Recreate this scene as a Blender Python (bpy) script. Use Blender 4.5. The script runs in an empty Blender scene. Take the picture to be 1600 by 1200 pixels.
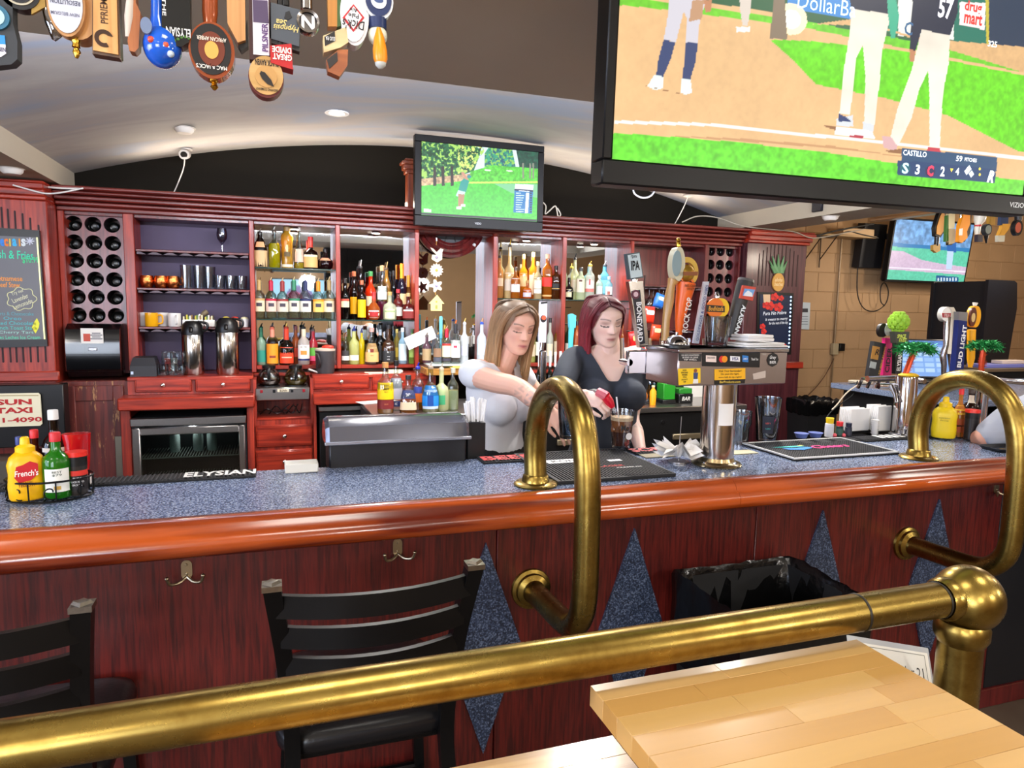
import bpy, bmesh, math, random
import numpy as np
from mathutils import Vector, Matrix
random.seed(7); RNG = np.random.default_rng(5)
SC = bpy.context.scene; COL = SC.collection
# ------------------------------------------------------------------ camera, world, lights, exposure
FPX, CX, CY = 1090.0, 800.0, 600.0
def _n(v):
    v = np.array(v, float); return v / np.linalg.norm(v)
_Z = _n((182, 9680, 1090)); _X = np.array((3200, 65, -1090.0)); _X = _n(_X - _Z * (_X @ _Z)); _Y = np.cross(_Z, _X)
CM = np.stack([_X, _Y, _Z]); CAM = np.array((0, 0, 1.6))
cd = bpy.data.cameras.new('camera'); cam = bpy.data.objects.new('camera', cd); COL.objects.link(cam)
cd.sensor_width = 36; cd.lens = FPX / 1600 * 36; cd.clip_start = .02
mw = Matrix([[*CM[0], CAM[0]], [*CM[1], CAM[1]], [*CM[2], CAM[2]], [0, 0, 0, 1]])
cam.matrix_world = mw; SC.camera = cam
SC.view_settings.view_transform = 'Standard'; SC.view_settings.look = 'None'
SC.view_settings.gamma = 1; SC.view_settings.use_curve_mapping = False
SC.view_settings.exposure = 0.74
SC.cycles.use_denoising = True
SC.cycles.max_bounces = 9; SC.cycles.transmission_bounces = 7; SC.cycles.transparent_max_bounces = 14; SC.cycles.glossy_bounces = 5; SC.cycles.diffuse_bounces = 4
SC.cycles.caustics_reflective = False; SC.cycles.caustics_refractive = False; SC.cycles.sample_clamp_indirect = 4
W = bpy.data.worlds.new('world'); SC.world = W; W.use_nodes = True
W.node_tree.nodes['Background'].inputs[0].default_value = (.55, .68, 1, 1); W.node_tree.nodes['Background'].inputs[1].default_value = 1.2
def lamp(name, kind, loc, energy, color=(1, 1, 1), size=.1, size_y=None, target=None, spot=None, parent=None):
    l = bpy.data.lights.new(name, kind); l.energy = energy; l.color = color
    if kind == 'AREA':
        l.size = size
        if size_y: l.shape = 'RECTANGLE'; l.size_y = size_y
    else: l.shadow_soft_size = size
    if spot: l.spot_size = math.radians(spot); l.spot_blend = .7
    o = bpy.data.objects.new(name, l); COL.objects.link(o); o.location = loc
    if target is not None:
        o.rotation_euler = (Vector(target) - Vector(loc)).to_track_quat('-Z', 'Y').to_euler()
    return o
WARM = (1, .86, .70); NEUT = (1, .95, .88); COOL = (.62, .74, 1)
# daylight through the window of the left wall and through the shopfront behind the camera
lamp('window_daylight', 'AREA', (-4.35, .3, 1.75), 95, COOL, 3.2, 1.5, (0, .3, 1.5))
lamp('window_daylight_rear', 'AREA', (-2.7, -4.35, 1.7), 80, (.8, .88, 1), 2.6, 1.5, (-1.0, 3, 1.2))
# ceiling fixtures on the customers' side (fixture bodies are built with the ceiling)
CEIL_LIGHTS = [(-1.6, .35), (.2, .55), (2.1, .35), (4.2, .9), (-1.2, -2.2), (1.5, -2.4), (4.4, -2.0)]
for i, (x, y) in enumerate(CEIL_LIGHTS):
    lamp('ceiling_lamp', 'AREA', (x, y, 2.93), 7, NEUT, .55, .55, (x, y, 0))
# unseen glass globe fill lights, added behind the camera to lift soffit and bar front
FILL_GLOBES = [(-1.4, -1.5, 1.95), (.6, -1.9, 1.95), (2.6, -1.5, 1.95), (4.6, -.6, 1.95), (-2.6, .6, 1.95)]
for p in FILL_GLOBES: lamp('fill_globe_lamp', 'POINT', p, 54, NEUT, .12)
# cove strip on the back bar cornice, unseen fill added behind the soffit lip, both shining up into the vault
lamp('cove_lamp', 'AREA', (1.4, 5.5, 2.36), 16, WARM, 4.4, .05, (1.4, 4.9, 3.2))
lamp('vault_fill_front', 'AREA', (1.4, 2.46, 2.44), 105, (.85, .88, 1), 4.6, .05, (1.4, 3.1, 3.0))
# downlights in the vault over the bartenders
VAULT_LIGHTS = [(-.45, 3.55), (.62, 4.26), (1.6, 3.3), (2.7, 3.5), (3.4, 4.4)]
for x, y in VAULT_LIGHTS:
    lamp('vault_downlight_lamp', 'SPOT', (x, y, 2.70), 85, NEUT, .05, None, (x, y, 0), 150)
for x, y in ((5.6, 3.4), (6.6, 4.6), (5.4, 1.4)):
    lamp('side_room_lamp', 'POINT', (x, y, 2.2), 26, WARM, .1)
# ------------------------------------------------------------------ helpers
def ray(px, py): return CM @ np.array(((px - CX) / FPX, -(py - CY) / FPX, -1.0))
def at(px, py, Y=None, Z=None, X=None):
    d = ray(px, py)
    k = (Y - CAM[1]) / d[1] if Y is not None else (Z - CAM[2]) / d[2] if Z is not None else (X - CAM[0]) / d[0]
    return Vector(CAM + d * k)
def depth(p): return -float((CM.T @ (np.array(p, float) - CAM))[2])
def pxm(p): return depth(p) / FPX          # metres for one photograph pixel at p
def lin(c):
    if isinstance(c, str):
        c = [int(c[i:i + 2], 16) / 255 for i in (0, 2, 4)]
        return tuple(x / 12.92 if x <= .04045 else ((x + .055) / 1.055) ** 2.4 for x in c)
    return tuple(c)
MATS = {}
def nodes(m):
    m.use_nodes = True; t = m.node_tree; return t, t.nodes, t.links, t.nodes['Principled BSDF']
def mk(col, rough=.5, metal=0, trans=0, emit=0, var=0, vscale=30, bump=0, spec=.5, coat=0, alpha=1, ior=1.45):
    key = (col, rough, metal, trans, emit, var, vscale, bump, spec, coat, alpha, ior)
    if key in MATS: return MATS[key]
    m = bpy.data.materials.new('plain_%s' % col); t, N, L, b = nodes(m)
    c = (*lin(col), 1)
    b.inputs['Base Color'].default_value = c; b.inputs['Roughness'].default_value = rough; b.inputs['Metallic'].default_value = metal
    b.inputs['Transmission Weight'].default_value = trans; b.inputs['Specular IOR Level'].default_value = spec
    b.inputs['Coat Weight'].default_value = coat; b.inputs['Alpha'].default_value = alpha; b.inputs['IOR'].default_value = ior
    if emit: b.inputs['Emission Color'].default_value = c; b.inputs['Emission Strength'].default_value = emit
    if var or bump:
        tc = N.new('ShaderNodeTexCoord'); no = N.new('ShaderNodeTexNoise'); no.inputs['Scale'].default_value = vscale; no.inputs['Detail'].default_value = 4
        L.new(tc.outputs['Object'], no.inputs['Vector'])
        if var:
            mx = N.new('ShaderNodeMix'); mx.data_type = 'RGBA'; L.new(no.outputs['Fac'], mx.inputs['Factor'])
            mx.inputs['A'].default_value = (*[x * (1 - var) for x in c[:3]], 1); mx.inputs['B'].default_value = (*[min(1, x * (1 + var)) for x in c[:3]], 1)
            L.new(mx.outputs['Result'], b.inputs['Base Color'])
        if bump:
            bp = N.new('ShaderNodeBump'); bp.inputs['Strength'].default_value = bump; bp.inputs['Distance'].default_value = .01
            L.new(no.outputs['Fac'], bp.inputs['Height']); L.new(bp.outputs['Normal'], b.inputs['Normal'])
    MATS[key] = m; return m
def thin_glass(col='ffffff', gloss=.12):
    key = ('thin', col, gloss)
    if key in MATS: return MATS[key]
    m = bpy.data.materials.new('thin_glass_%s' % col); m.use_nodes = True; t = m.node_tree; N = t.nodes; L = t.links
    N.remove(N['Principled BSDF']); out = N['Material Output']
    tr = N.new('ShaderNodeBsdfTransparent'); tr.inputs[0].default_value = (*lin(col), 1)
    gl = N.new('ShaderNodeBsdfGlossy'); gl.inputs['Roughness'].default_value = .04
    lw = N.new('ShaderNodeLayerWeight'); lw.inputs[0].default_value = .22
    mp = N.new('ShaderNodeMapRange'); mp.inputs['To Min'].default_value = gloss * .5; mp.inputs['To Max'].default_value = min(1, gloss * 2.6)
    mx = N.new('ShaderNodeMixShader'); L.new(lw.outputs['Fresnel'], mp.inputs['Value']); L.new(mp.outputs['Result'], mx.inputs[0])
    L.new(tr.outputs[0], mx.inputs[1]); L.new(gl.outputs[0], mx.inputs[2]); L.new(mx.outputs[0], out.inputs[0])
    MATS[key] = m; return m
def wood(c1, c2, axis='x', rough=.35, scale=1.0, coat=.3, bump=.05, wear=None):
    key = ('wood', c1, c2, axis, rough, scale, coat, wear)
    if key in MATS: return MATS[key]
    m = bpy.data.materials.new('wood_%s' % c1); t, N, L, b = nodes(m)
    tc = N.new('ShaderNodeTexCoord'); mp = N.new('ShaderNodeMapping'); s = [38 * scale] * 3; s['xyz'.index(axis)] = 2.2 * scale
    mp.inputs['Scale'].default_value = s; L.new(tc.outputs['Object'], mp.inputs['Vector'])
    no = N.new('ShaderNodeTexNoise'); no.inputs['Scale'].default_value = 1; no.inputs['Detail'].default_value = 6; no.inputs['Distortion'].default_value = .6
    L.new(mp.outputs[0], no.inputs['Vector'])
    rp = N.new('ShaderNodeValToRGB'); rp.color_ramp.elements[0].position = .36; rp.color_ramp.elements[1].position = .62
    rp.color_ramp.elements[0].color = (*lin(c2), 1); rp.color_ramp.elements[1].color = (*lin(c1), 1)
    L.new(no.outputs['Fac'], rp.inputs[0]); last = rp.outputs[0]
    if wear:
        n2 = N.new('ShaderNodeTexNoise'); n2.inputs['Scale'].default_value = 9; n2.inputs['Detail'].default_value = 8; n2.inputs['Roughness'].default_value = .7
        mp2 = N.new('ShaderNodeMapping'); mp2.inputs['Scale'].default_value = (3, 3, .6); L.new(tc.outputs['Object'], mp2.inputs[0]); L.new(mp2.outputs[0], n2.inputs[0])
        r2 = N.new('ShaderNodeValToRGB'); r2.color_ramp.elements[0].position = .60; r2.color_ramp.elements[1].position = .68
        L.new(n2.outputs['Fac'], r2.inputs[0]); mx = N.new('ShaderNodeMix'); mx.data_type = 'RGBA'
        L.new(r2.outputs[0], mx.inputs['Factor']); L.new(last, mx.inputs['A']); mx.inputs['B'].default_value = (*lin(wear), 1); last = mx.outputs['Result']
    L.new(last, b.inputs['Base Color']); b.inputs['Roughness'].default_value = rough; b.inputs['Coat Weight'].default_value = coat; b.inputs['Coat Roughness'].default_value = .15
    bp = N.new('ShaderNodeBump'); bp.inputs['Strength'].default_value = bump; bp.inputs['Distance'].default_value = .005
    L.new(no.outputs['Fac'], bp.inputs['Height']); L.new(bp.outputs[0], b.inputs['Normal'])
    MATS[key] = m; return m
def attr_mat(name, rough=.5, emit=0, spec=.4, sub=0, metal=0):
    key = ('attr', rough, emit, spec, sub, metal)
    if key in MATS: return MATS[key]
    m = bpy.data.materials.new(name); t, N, L, b = nodes(m)
    a = N.new('ShaderNodeAttribute'); a.attribute_name = 'Col'
    b.inputs['Roughness'].default_value = rough; b.inputs['Specular IOR Level'].default_value = spec; b.inputs['Metallic'].default_value = metal
    if emit:
        b.inputs['Base Color'].default_value = (.01, .01, .01, 1); L.new(a.outputs['Color'], b.inputs['Emission Color']); b.inputs['Emission Strength'].default_value = emit
    else: L.new(a.outputs['Color'], b.inputs['Base Color'])
    if sub: b.inputs['Subsurface Weight'].default_value = sub; b.inputs['Subsurface Radius'].default_value = (.012, .005, .003)
    MATS[key] = m; return m
class G:
    def __init__(s): s.v = []; s.f = []
    def add(s, v, f):
        o = len(s.v); s.v += [tuple(p) for p in v]; s.f += [tuple(i + o for i in q) for q in f]; return s
    def box(s, x0, x1, y0, y1, z0, z1, b=0):
        if x0 > x1: x0, x1 = x1, x0
        if y0 > y1: y0, y1 = y1, y0
        if z0 > z1: z0, z1 = z1, z0
        if not b:
            return s.add([(x, y, z) for x in (x0, x1) for y in (y0, y1) for z in (z0, z1)],
                         [(0, 1, 3, 2), (4, 6, 7, 5), (0, 4, 5, 1), (2, 3, 7, 6), (0, 2, 6, 4), (1, 5, 7, 3)])
        b = min(b, (x1 - x0) * .49, (y1 - y0) * .49, (z1 - z0) * .49); V = []; I = {}
        for i, X in enumerate((x0, x1)):
            for j, Yy in enumerate((y0, y1)):
                for k, Zz in enumerate((z0, z1)):
                    d = (1 - 2 * i, 1 - 2 * j, 1 - 2 * k)
                    for a in range(3):
                        p = [X + d[0] * b, Yy + d[1] * b, Zz + d[2] * b]; p[a] -= d[a] * b
                        I[i, j, k, a] = len(V); V.append(p)
        F = []
        for a in range(3):
            q, r = [n for n in range(3) if n != a]
            for e in (0, 1):
                c = []
                for m_, n_ in ((0, 0), (1, 0), (1, 1), (0, 1)):
                    t = [0, 0, 0]; t[a] = e; t[q] = m_; t[r] = n_; c.append(I[(*t, a)])
                F.append(tuple(c))
            for m_ in (0, 1):
                for n_ in (0, 1):
                    t = [0, 0, 0]; t[q] = m_; t[r] = n_; u = list(t); u[a] = 1
                    F.append((I[(*t, q)], I[(*u, q)], I[(*u, r)], I[(*t, r)]))
        for i in (0, 1):
            for j in (0, 1):
                for k in (0, 1): F.append((I[i, j, k, 0], I[i, j, k, 1], I[i, j, k, 2]))
        return s.add(V, F)
    def lathe(s, prof, n=20, c=(0, 0, 0), axis='z', cap=True, sx=1, sy=1, a0=0, a1=None):
        V = []; full = a1 is None; a1 = a1 if a1 is not None else a0 + 2 * math.pi
        m = n if full else n + 1
        for r, h in prof:
            for i in range(m):
                a = a0 + (a1 - a0) * i / n; x, y = r * math.cos(a) * sx, r * math.sin(a) * sy
                V.append({'z': (x, y, h), 'y': (x, h, y), 'x': (h, x, y)}[axis])
        V = [(p[0] + c[0], p[1] + c[1], p[2] + c[2]) for p in V]; F = []
        for k in range(len(prof) - 1):
            for i in range(n):
                j = (i + 1) % m; F.append((k * m + i, k * m + j, (k + 1) * m + j, (k + 1) * m + i))
        if cap and full:
            if prof[0][0] > 1e-6: F.append(tuple(range(m))[::-1])
            if prof[-1][0] > 1e-6: F.append(tuple(range((len(prof) - 1) * m, len(prof) * m)))
        return s.add(V, F)
    def cyl(s, p, r, h, n=20, axis='z', r2=None):
        return s.lathe([(r, 0), (r if r2 is None else r2, h)], n, p, axis)
    def rings(s, R, cap=True, closed=True):
        m = len(R[0]); V = [p for r in R for p in r]; F = []
        for k in range(len(R) - 1):
            for i in range(m if closed else m - 1):
                j = (i + 1) % m; F.append((k * m + i, k * m + j, (k + 1) * m + j, (k + 1) * m + i))
        if cap: F.append(tuple(range(m))[::-1]); F.append(tuple(range((len(R) - 1) * m, len(R) * m)))
        return s.add(V, F)
    def tube(s, pts, r, n=8, cap=True, flat=1.0, up=None):
        P = [Vector(p) for p in pts]; rr = r if isinstance(r, (list, tuple)) else [r] * len(P); R = []; prev = None
        for i, p in enumerate(P):
            t = (P[min(i + 1, len(P) - 1)] - P[max(i - 1, 0)]).normalized()
            if prev is None:
                u = Vector(up) if up is not None else (Vector((0, 0, 1)) if abs(t.z) < .9 else Vector((1, 0, 0)))
            else: u = prev
            u = (u - t * u.dot(t)).normalized(); prev = u; w = t.cross(u)
            R.append([p + (u * math.cos(2 * math.pi * k / n) * flat + w * math.sin(2 * math.pi * k / n)) * rr[i] for k in range(n)])
        return s.rings(R, cap)
    def prism(s, poly, d0, d1, axis='y', b=0):
        """poly of 2-D points extruded along axis from d0 to d1 (axis y: points are x,z)"""
        f = {'y': lambda p, d: (p[0], d, p[1]), 'x': lambda p, d: (d, p[0], p[1]), 'z': lambda p, d: (p[0], p[1], d)}[axis]
        n = len(poly); V = [f(p, d0) for p in poly] + [f(p, d1) for p in poly]
        F = [tuple(range(n)), tuple(range(n, 2 * n))[::-1]] + [(i, i + n, (i + 1) % n + n, (i + 1) % n) for i in range(n)]
        return s.add(V, F)
    def ball(s, c, r, n=14, m=9, sx=1, sy=1, sz=1):
        return s.lathe([(r * math.sin(math.pi * k / m), -r * math.cos(math.pi * k / m) * sz) for k in range(m + 1)], n, c, sx=sx, sy=sy)
    def xf(s, M_):
        s.v = [tuple(M_ @ Vector(p)) for p in s.v]; return s
    def mesh(s, name, smooth=True, ang=38):
        me = bpy.data.meshes.new(name); me.from_pydata(s.v, [], s.f)
        bm = bmesh.new(); bm.from_mesh(me); bmesh.ops.remove_doubles(bm, verts=bm.verts, dist=1e-6); bmesh.ops.recalc_face_normals(bm, faces=bm.faces); bm.to_mesh(me); bm.free()
        if smooth:
            me.polygons.foreach_set('use_smooth', [True] * len(me.polygons)); me.set_sharp_from_angle(angle=math.radians(ang))
        return me
    def build(s, name, mat, parent=None, loc=None, label=None, smooth=True, ang=38, rot=None):
        me = s.mesh(name, smooth, ang); me.materials.append(mat); return obj(name, me, parent, loc, label, rot)
def obj(name, me, parent=None, loc=None, label=None, rot=None):
    o = bpy.data.objects.new(name, me); COL.objects.link(o)
    if parent is not None: o.parent = parent
    if loc is not None: o.location = loc
    if rot is not None: o.rotation_euler = rot
    if label: o['label'] = label
    return o
def tag(o, label, cat, group=None):
    o['label'] = label; o['category'] = cat
    if group: o['group'] = group
    return o
def thing(name, label, cat, loc=(0, 0, 0), group=None, rot=None):
    o = bpy.data.objects.new(name, None); COL.objects.link(o); o.location = loc; o.empty_display_size = .05
    if rot is not None: o.rotation_euler = rot
    return tag(o, label, cat, group)
def struct(o, label=None):
    o['kind'] = 'structure'
    if label: o['label'] = label
    return o
def dup(root, loc, label=None, rot=None, scale=None):
    r = root.copy(); COL.objects.link(r); r.location = loc
    if rot is not None: r.rotation_euler = rot
    if scale is not None: r.scale = scale
    if label: r['label'] = label
    for ch in list(root.children):
        c = ch.copy(); COL.objects.link(c); c.parent = r
        for g in list(ch.children):
            d = g.copy(); COL.objects.link(d); d.parent = c
    return r
EX, EY, EZ = Vector((1, 0, 0)), Vector((0, 1, 0)), Vector((0, 0, 1))
_tc = {}
def text_geo(s, bold=0, shear=0):
    k = (s, bold, shear)
    if k in _tc: return _tc[k]
    cu = bpy.data.curves.new('lettering', 'FONT'); cu.body = s; cu.offset = bold; cu.shear = shear; cu.resolution_u = 2
    o = bpy.data.objects.new('lettering', cu); me = bpy.data.meshes.new_from_object(o)
    V = np.array([v.co[:] for v in me.vertices]); F = [tuple(p.vertices) for p in me.polygons]
    bpy.data.objects.remove(o); bpy.data.curves.remove(cu); bpy.data.meshes.remove(me)
    if len(V):
        V = V[:, :2]; mn = V.min(0); mx = V.max(0); V = (V - (mn + mx) / 2); ext = mx - mn
    else: ext = np.array((1, 1.))
    _tc[k] = (V, F, ext); return _tc[k]
def text(s, o, w, h, mat, parent, r=EX, u=EZ, name='lettering', bold=.012, shear=0, lift=0, cyl=None, label=None, ang=0):
    """flat lettering w x h metres centred at o, along r, up u; cyl = radius of the upright round body it wraps (o on its axis, r ignored: faces angle ang)"""
    V, F, ext = text_geo(s, bold, shear)
    if not len(V): return None
    w = w or ext[0] / ext[1] * h; X = V[:, 0] / ext[0] * w; Yy = V[:, 1] / ext[1] * h
    o = Vector(o); P = []
    if cyl:
        for x, y in zip(X, Yy):
            a = ang + x / cyl; P.append((o.x + math.sin(a) * cyl, o.y - math.cos(a) * cyl, o.z + y))
    else:
        r = Vector(r).normalized(); u = Vector(u).normalized(); nn = r.cross(u)
        for x, y in zip(X, Yy): P.append(tuple(o + r * x + u * y + nn * lift))
    me = bpy.data.meshes.new(name); me.from_pydata(P, [], F); me.materials.append(mat)
    return obj(name, me, parent, label=label)
def poly(pts, o, mat, parent, name, r=EX, u=EZ, lift=0, label=None, th=0):
    """flat or thin plate from 2-D points in the plane r,u at o (thickness th backwards)"""
    o = Vector(o); r = Vector(r).normalized(); u = Vector(u).normalized(); nn = r.cross(u)
    A = [o + r * x + u * y + nn * lift for x, y in pts]; n = len(A); g = G()
    if th:
        Bq = [p - nn * th for p in A]; g.add(A + Bq, [tuple(range(n)), tuple(range(n, 2 * n))[::-1]] + [(i, i + n, (i + 1) % n + n, (i + 1) % n) for i in range(n)])
        return g.build(name, mat, parent, label=label, smooth=False)
    me = bpy.data.meshes.new(name); me.from_pydata([tuple(p) for p in A], [], [tuple(range(n))]); me.materials.append(mat)
    return obj(name, me, parent, label=label)
def rect(w, h, cx=0, cy=0): return [(cx - w / 2, cy - h / 2), (cx + w / 2, cy - h / 2), (cx + w / 2, cy + h / 2), (cx - w / 2, cy + h / 2)]
def disc(r, n=24, cx=0, cy=0, sy=1): return [(cx + r * math.cos(2 * math.pi * i / n), cy + r * sy * math.sin(2 * math.pi * i / n)) for i in range(n)]
def rrect(w, h, r, cx=0, cy=0, n=4):
    P = []
    for sx, sy, a in ((1, 1, 0), (-1, 1, 90), (-1, -1, 180), (1, -1, 270)):
        for k in range(n + 1):
            t = math.radians(a + 90 * k / n); P.append((cx + sx * (w / 2 - r) + r * math.cos(t), cy + sy * (h / 2 - r) + r * math.sin(t)))
    return P
def smoothpath(P, n=6):
    P = [Vector(p) for p in P]; Q = [2 * P[0] - P[1]] + P + [2 * P[-1] - P[-2]]; R = []
    for i in range(1, len(Q) - 2):
        a, b, c, d = Q[i - 1:i + 3]
        for k in range(n):
            t = k / n; R.append(.5 * ((2 * b) + (c - a) * t + (2 * a - 5 * b + 4 * c - d) * t * t + (3 * b - a - 3 * c + d) * t ** 3))
    return R + [P[-1]]
def picture(name, o, r, u, w, h, img, parent, emit=1.0):
    """screen picture: a fine grid of coloured points (img rows top to bottom, sRGB 0..1)"""
    ny, nx = img.shape[:2]; r = np.array(r); u = np.array(u); o = np.array(o)
    gx, gy = np.meshgrid(np.linspace(-w / 2, w / 2, nx), np.linspace(h / 2, -h / 2, ny))
    P = o + gx[..., None] * r + gy[..., None] * u
    idx = np.arange(nx * ny).reshape(ny, nx); F = np.stack([idx[1:, :-1], idx[1:, 1:], idx[:-1, 1:], idx[:-1, :-1]], -1).reshape(-1, 4)
    me = bpy.data.meshes.new(name); me.from_pydata(P.reshape(-1, 3).tolist(), [], F.tolist())
    c = np.clip(img.reshape(-1, 3), 0, 1); c = np.where(c <= .04045, c / 12.92, ((c + .055) / 1.055) ** 2.4)
    a = me.color_attributes.new('Col', 'FLOAT_COLOR', 'POINT'); a.data.foreach_set('color', np.c_[c, np.ones(len(c))].astype(np.float32).ravel())
    me.materials.append(attr_mat('screen_picture', .35, emit)); return obj(name, me, parent)
class Img:
    """small painter for screen pictures; coordinates 0..1 across, 0..1 down"""
    def __init__(s, nx, ny, col):
        s.nx, s.ny = nx, ny; s.a = np.zeros((ny, nx, 3)); s.a[:] = s.c(col); s.X, s.Y = np.meshgrid(np.linspace(0, 1, nx), np.linspace(0, 1, ny))
    def c(s, col): return np.array([int(col[i:i + 2], 16) / 255 for i in (0, 2, 4)])
    def noise(s, scale, oct=3, sx=1):
        out = np.zeros((s.ny, s.nx)); amp = 1
        for o in range(oct):
            m = max(2, int(scale * 2 ** o)); k = max(2, int(m * sx * s.nx / s.ny)); g = RNG.random((m + 2, k + 2))
            fx = s.X * k; fy = s.Y * m; ix = fx.astype(int); iy = fy.astype(int); tx = fx - ix; ty = fy - iy
            out += amp * ((g[iy, ix] * (1 - tx) + g[iy, ix + 1] * tx) * (1 - ty) + (g[iy + 1, ix] * (1 - tx) + g[iy + 1, ix + 1] * tx) * ty); amp *= .55
        return out / out.max()
    def mask(s, P):
        ins = np.zeros((s.ny, s.nx), bool); n = len(P)
        for i in range(n):
            (x0, y0), (x1, y1) = P[i], P[(i + 1) % n]
            if y0 == y1: continue
            c = ((y0 > s.Y) != (y1 > s.Y)) & (s.X < (x1 - x0) * (s.Y - y0) / (y1 - y0) + x0); ins ^= c
        return ins
    def fill(s, P, col, nz=None, amt=.15):
        m = s.mask(P); c = s.c(col) * np.ones_like(s.a)
        if nz is not None: c = c * (1 + amt * (nz[..., None] * 2 - 1))
        s.a[m] = c[m]; return s
    def ell(s, cx, cy, rx, ry, col): return s.fill([(cx + rx * math.cos(t), cy + ry * math.sin(t)) for t in np.linspace(0, 6.283, 20)[:-1]], col)
    def rect(s, x0, y0, x1, y1, col): return s.fill([(x0, y0), (x1, y0), (x1, y1), (x0, y1)], col)
    def limb(s, pts, w, col):
        for (x0, y0, w0), (x1, y1, w1) in zip([(*p, q) for p, q in zip(pts, w)][:-1], [(*p, q) for p, q in zip(pts, w)][1:]):
            s.fill([(x0 - w0, y0), (x0 + w0, y0), (x1 + w1, y1), (x1 - w1, y1)], col)
        return s
# ------------------------------------------------------------------ materials of the place
PAINT_BROWN = mk('b4a994', .85, var=.05, vscale=3)
PAINT_TAN = mk('b08d66', .75, var=.08, vscale=4)
PAINT_DARK = mk('1a1712', .9, var=.1, vscale=3, spec=.15)
RED = wood('a8341f', '741f16', 'z', .42, 1, .2)
REDX = wood('a8341f', '741f16', 'x', .32, 1, .35)
REDDK = wood('6b2220', '4a1617', 'z', .35, 1, .3)
REDCAST = wood('56262c', '3c181f', 'z', .4, 1, .25)  # red wood with the purple cast of bluish light put into its colour
WORN = wood('6e2a22', '4a1a18', 'z', .5, 1, .1, wear='b98a58')
RAILWOOD = wood('b04e1c', '5c1c0c', 'x', .2, .5, .5)
PANEL = wood('641a14', '3e0e0c', 'z', .4, 3.2, .2)
BLACK = mk('0c0c0d', .35); BLACKM = mk('16161a', .6); CHROME = mk('d8d8dc', .12, 1); STEEL = mk('b6b2b0', .28, 1, var=.06, vscale=60)
WHITE = mk('ececea', .5); IVORY = mk('e4dccb', .5); RUBBER = mk('111113', .75)
MIRROR = mk('d9dde0', .02, 1)
def brass_mat():
    m = bpy.data.materials.new('aged_brass'); t, N, L, b = nodes(m)
    tc = N.new('ShaderNodeTexCoord'); no = N.new('ShaderNodeTexNoise'); no.inputs['Scale'].default_value = 14; no.inputs['Detail'].default_value = 7; no.inputs['Roughness'].default_value = .65
    L.new(tc.outputs['Object'], no.inputs['Vector']); rp = N.new('ShaderNodeValToRGB')
    rp.color_ramp.elements[0].position = .35; rp.color_ramp.elements[0].color = (*lin('80662e'), 1); rp.color_ramp.elements[1].position = .6; rp.color_ramp.elements[1].color = (*lin('a08846'), 1)
    L.new(no.outputs['Fac'], rp.inputs[0]); L.new(rp.outputs[0], b.inputs['Base Color']); b.inputs['Metallic'].default_value = 1
    mr = N.new('ShaderNodeMapRange'); mr.inputs['To Min'].default_value = .4; mr.inputs['To Max'].default_value = .18; L.new(no.outputs['Fac'], mr.inputs[0]); L.new(mr.outputs[0], b.inputs['Roughness']); return m
BRASS = brass_mat()
def granite_mat(name, c1, c2, c3, rough=.2):
    m = bpy.data.materials.new(name); t, N, L, b = nodes(m); tc = N.new('ShaderNodeTexCoord')
    n1 = N.new('ShaderNodeTexNoise'); n1.inputs['Scale'].default_value = 210; n1.inputs['Detail'].default_value = 3; L.new(tc.outputs['Object'], n1.inputs['Vector'])
    rp = N.new('ShaderNodeValToRGB'); e = rp.color_ramp.elements; e[0].position = .38; e[0].color = (*lin(c1), 1); e[1].position = .52; e[1].color = (*lin(c2), 1)
    x = e.new(.66); x.color = (*lin(c3), 1)
    L.new(n1.outputs['Fac'], rp.inputs[0]); L.new(rp.outputs[0], b.inputs['Base Color']); b.inputs['Roughness'].default_value = rough; return m
GRANITE = granite_mat('blue_speckled_counter', '3a4862', '6c7c9e', 'bcc6d6', .17)
DIAMONDM = granite_mat('blue_mottled_laminate', '1f2636', '33405a', '6c7a94', .4)
def cloud_mat():
    m = bpy.data.materials.new('cloud_painted_plaster'); t, N, L, b = nodes(m); tc = N.new('ShaderNodeTexCoord'); mp = N.new('ShaderNodeMapping'); mp.inputs['Scale'].default_value = (.55, 2.2, 1)
    L.new(tc.outputs['Object'], mp.inputs[0]); n1 = N.new('ShaderNodeTexNoise'); n1.inputs['Scale'].default_value = 1.3; n1.inputs['Detail'].default_value = 5; n1.inputs['Distortion'].default_value = .8; L.new(mp.outputs[0], n1.inputs['Vector'])
    rp = N.new('ShaderNodeValToRGB'); e = rp.color_ramp.elements; e[0].position = .36; e[0].color = (*lin('98a0ae'), 1); e[1].position = .66; e[1].color = (*lin('b4b2ac'), 1); x = e.new(.5); x.color = (*lin('a8a3a0'), 1)
    L.new(n1.outputs['Fac'], rp.inputs[0]); L.new(rp.outputs[0], b.inputs['Base Color']); b.inputs['Roughness'].default_value = .85; return m
# ------------------------------------------------------------------ the room
XL, XR, YR, YB, ZC = -4.5, 9.5, -4.5, 5.75, 3.0
struct(G().box(XL, XR, YR, 6.1, -.1, 0).build('floor', mk('5c4e42', .5, var=.15, vscale=6), smooth=False), 'dark floor under the bar stools')
def wall_hole(name, axis, pos, th, a0, a1, h0, h1, z1, mat, lo, hi):
    g = G(); B = (lambda a, b, z0, z2: g.box(a, b, pos, pos + th, z0, z2)) if axis == 'y' else (lambda a, b, z0, z2: g.box(pos, pos + th, a, b, z0, z2))
    B(lo, a0, 0, z1); B(a1, hi, 0, z1); B(a0, a1, 0, h0); B(a0, a1, h1, z1); return struct(g.build(name, mat, smooth=False))
wall_hole('wall_left', 'x', XL - .1, .1, -1.3, 1.9, .95, 2.5, ZC, PAINT_TAN, YR, 6.1)
wall_hole('wall_rear', 'y', YR - .1, .1, -4.0, -1.4, .9, 2.45, ZC, PAINT_TAN, XL, XR)
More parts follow.
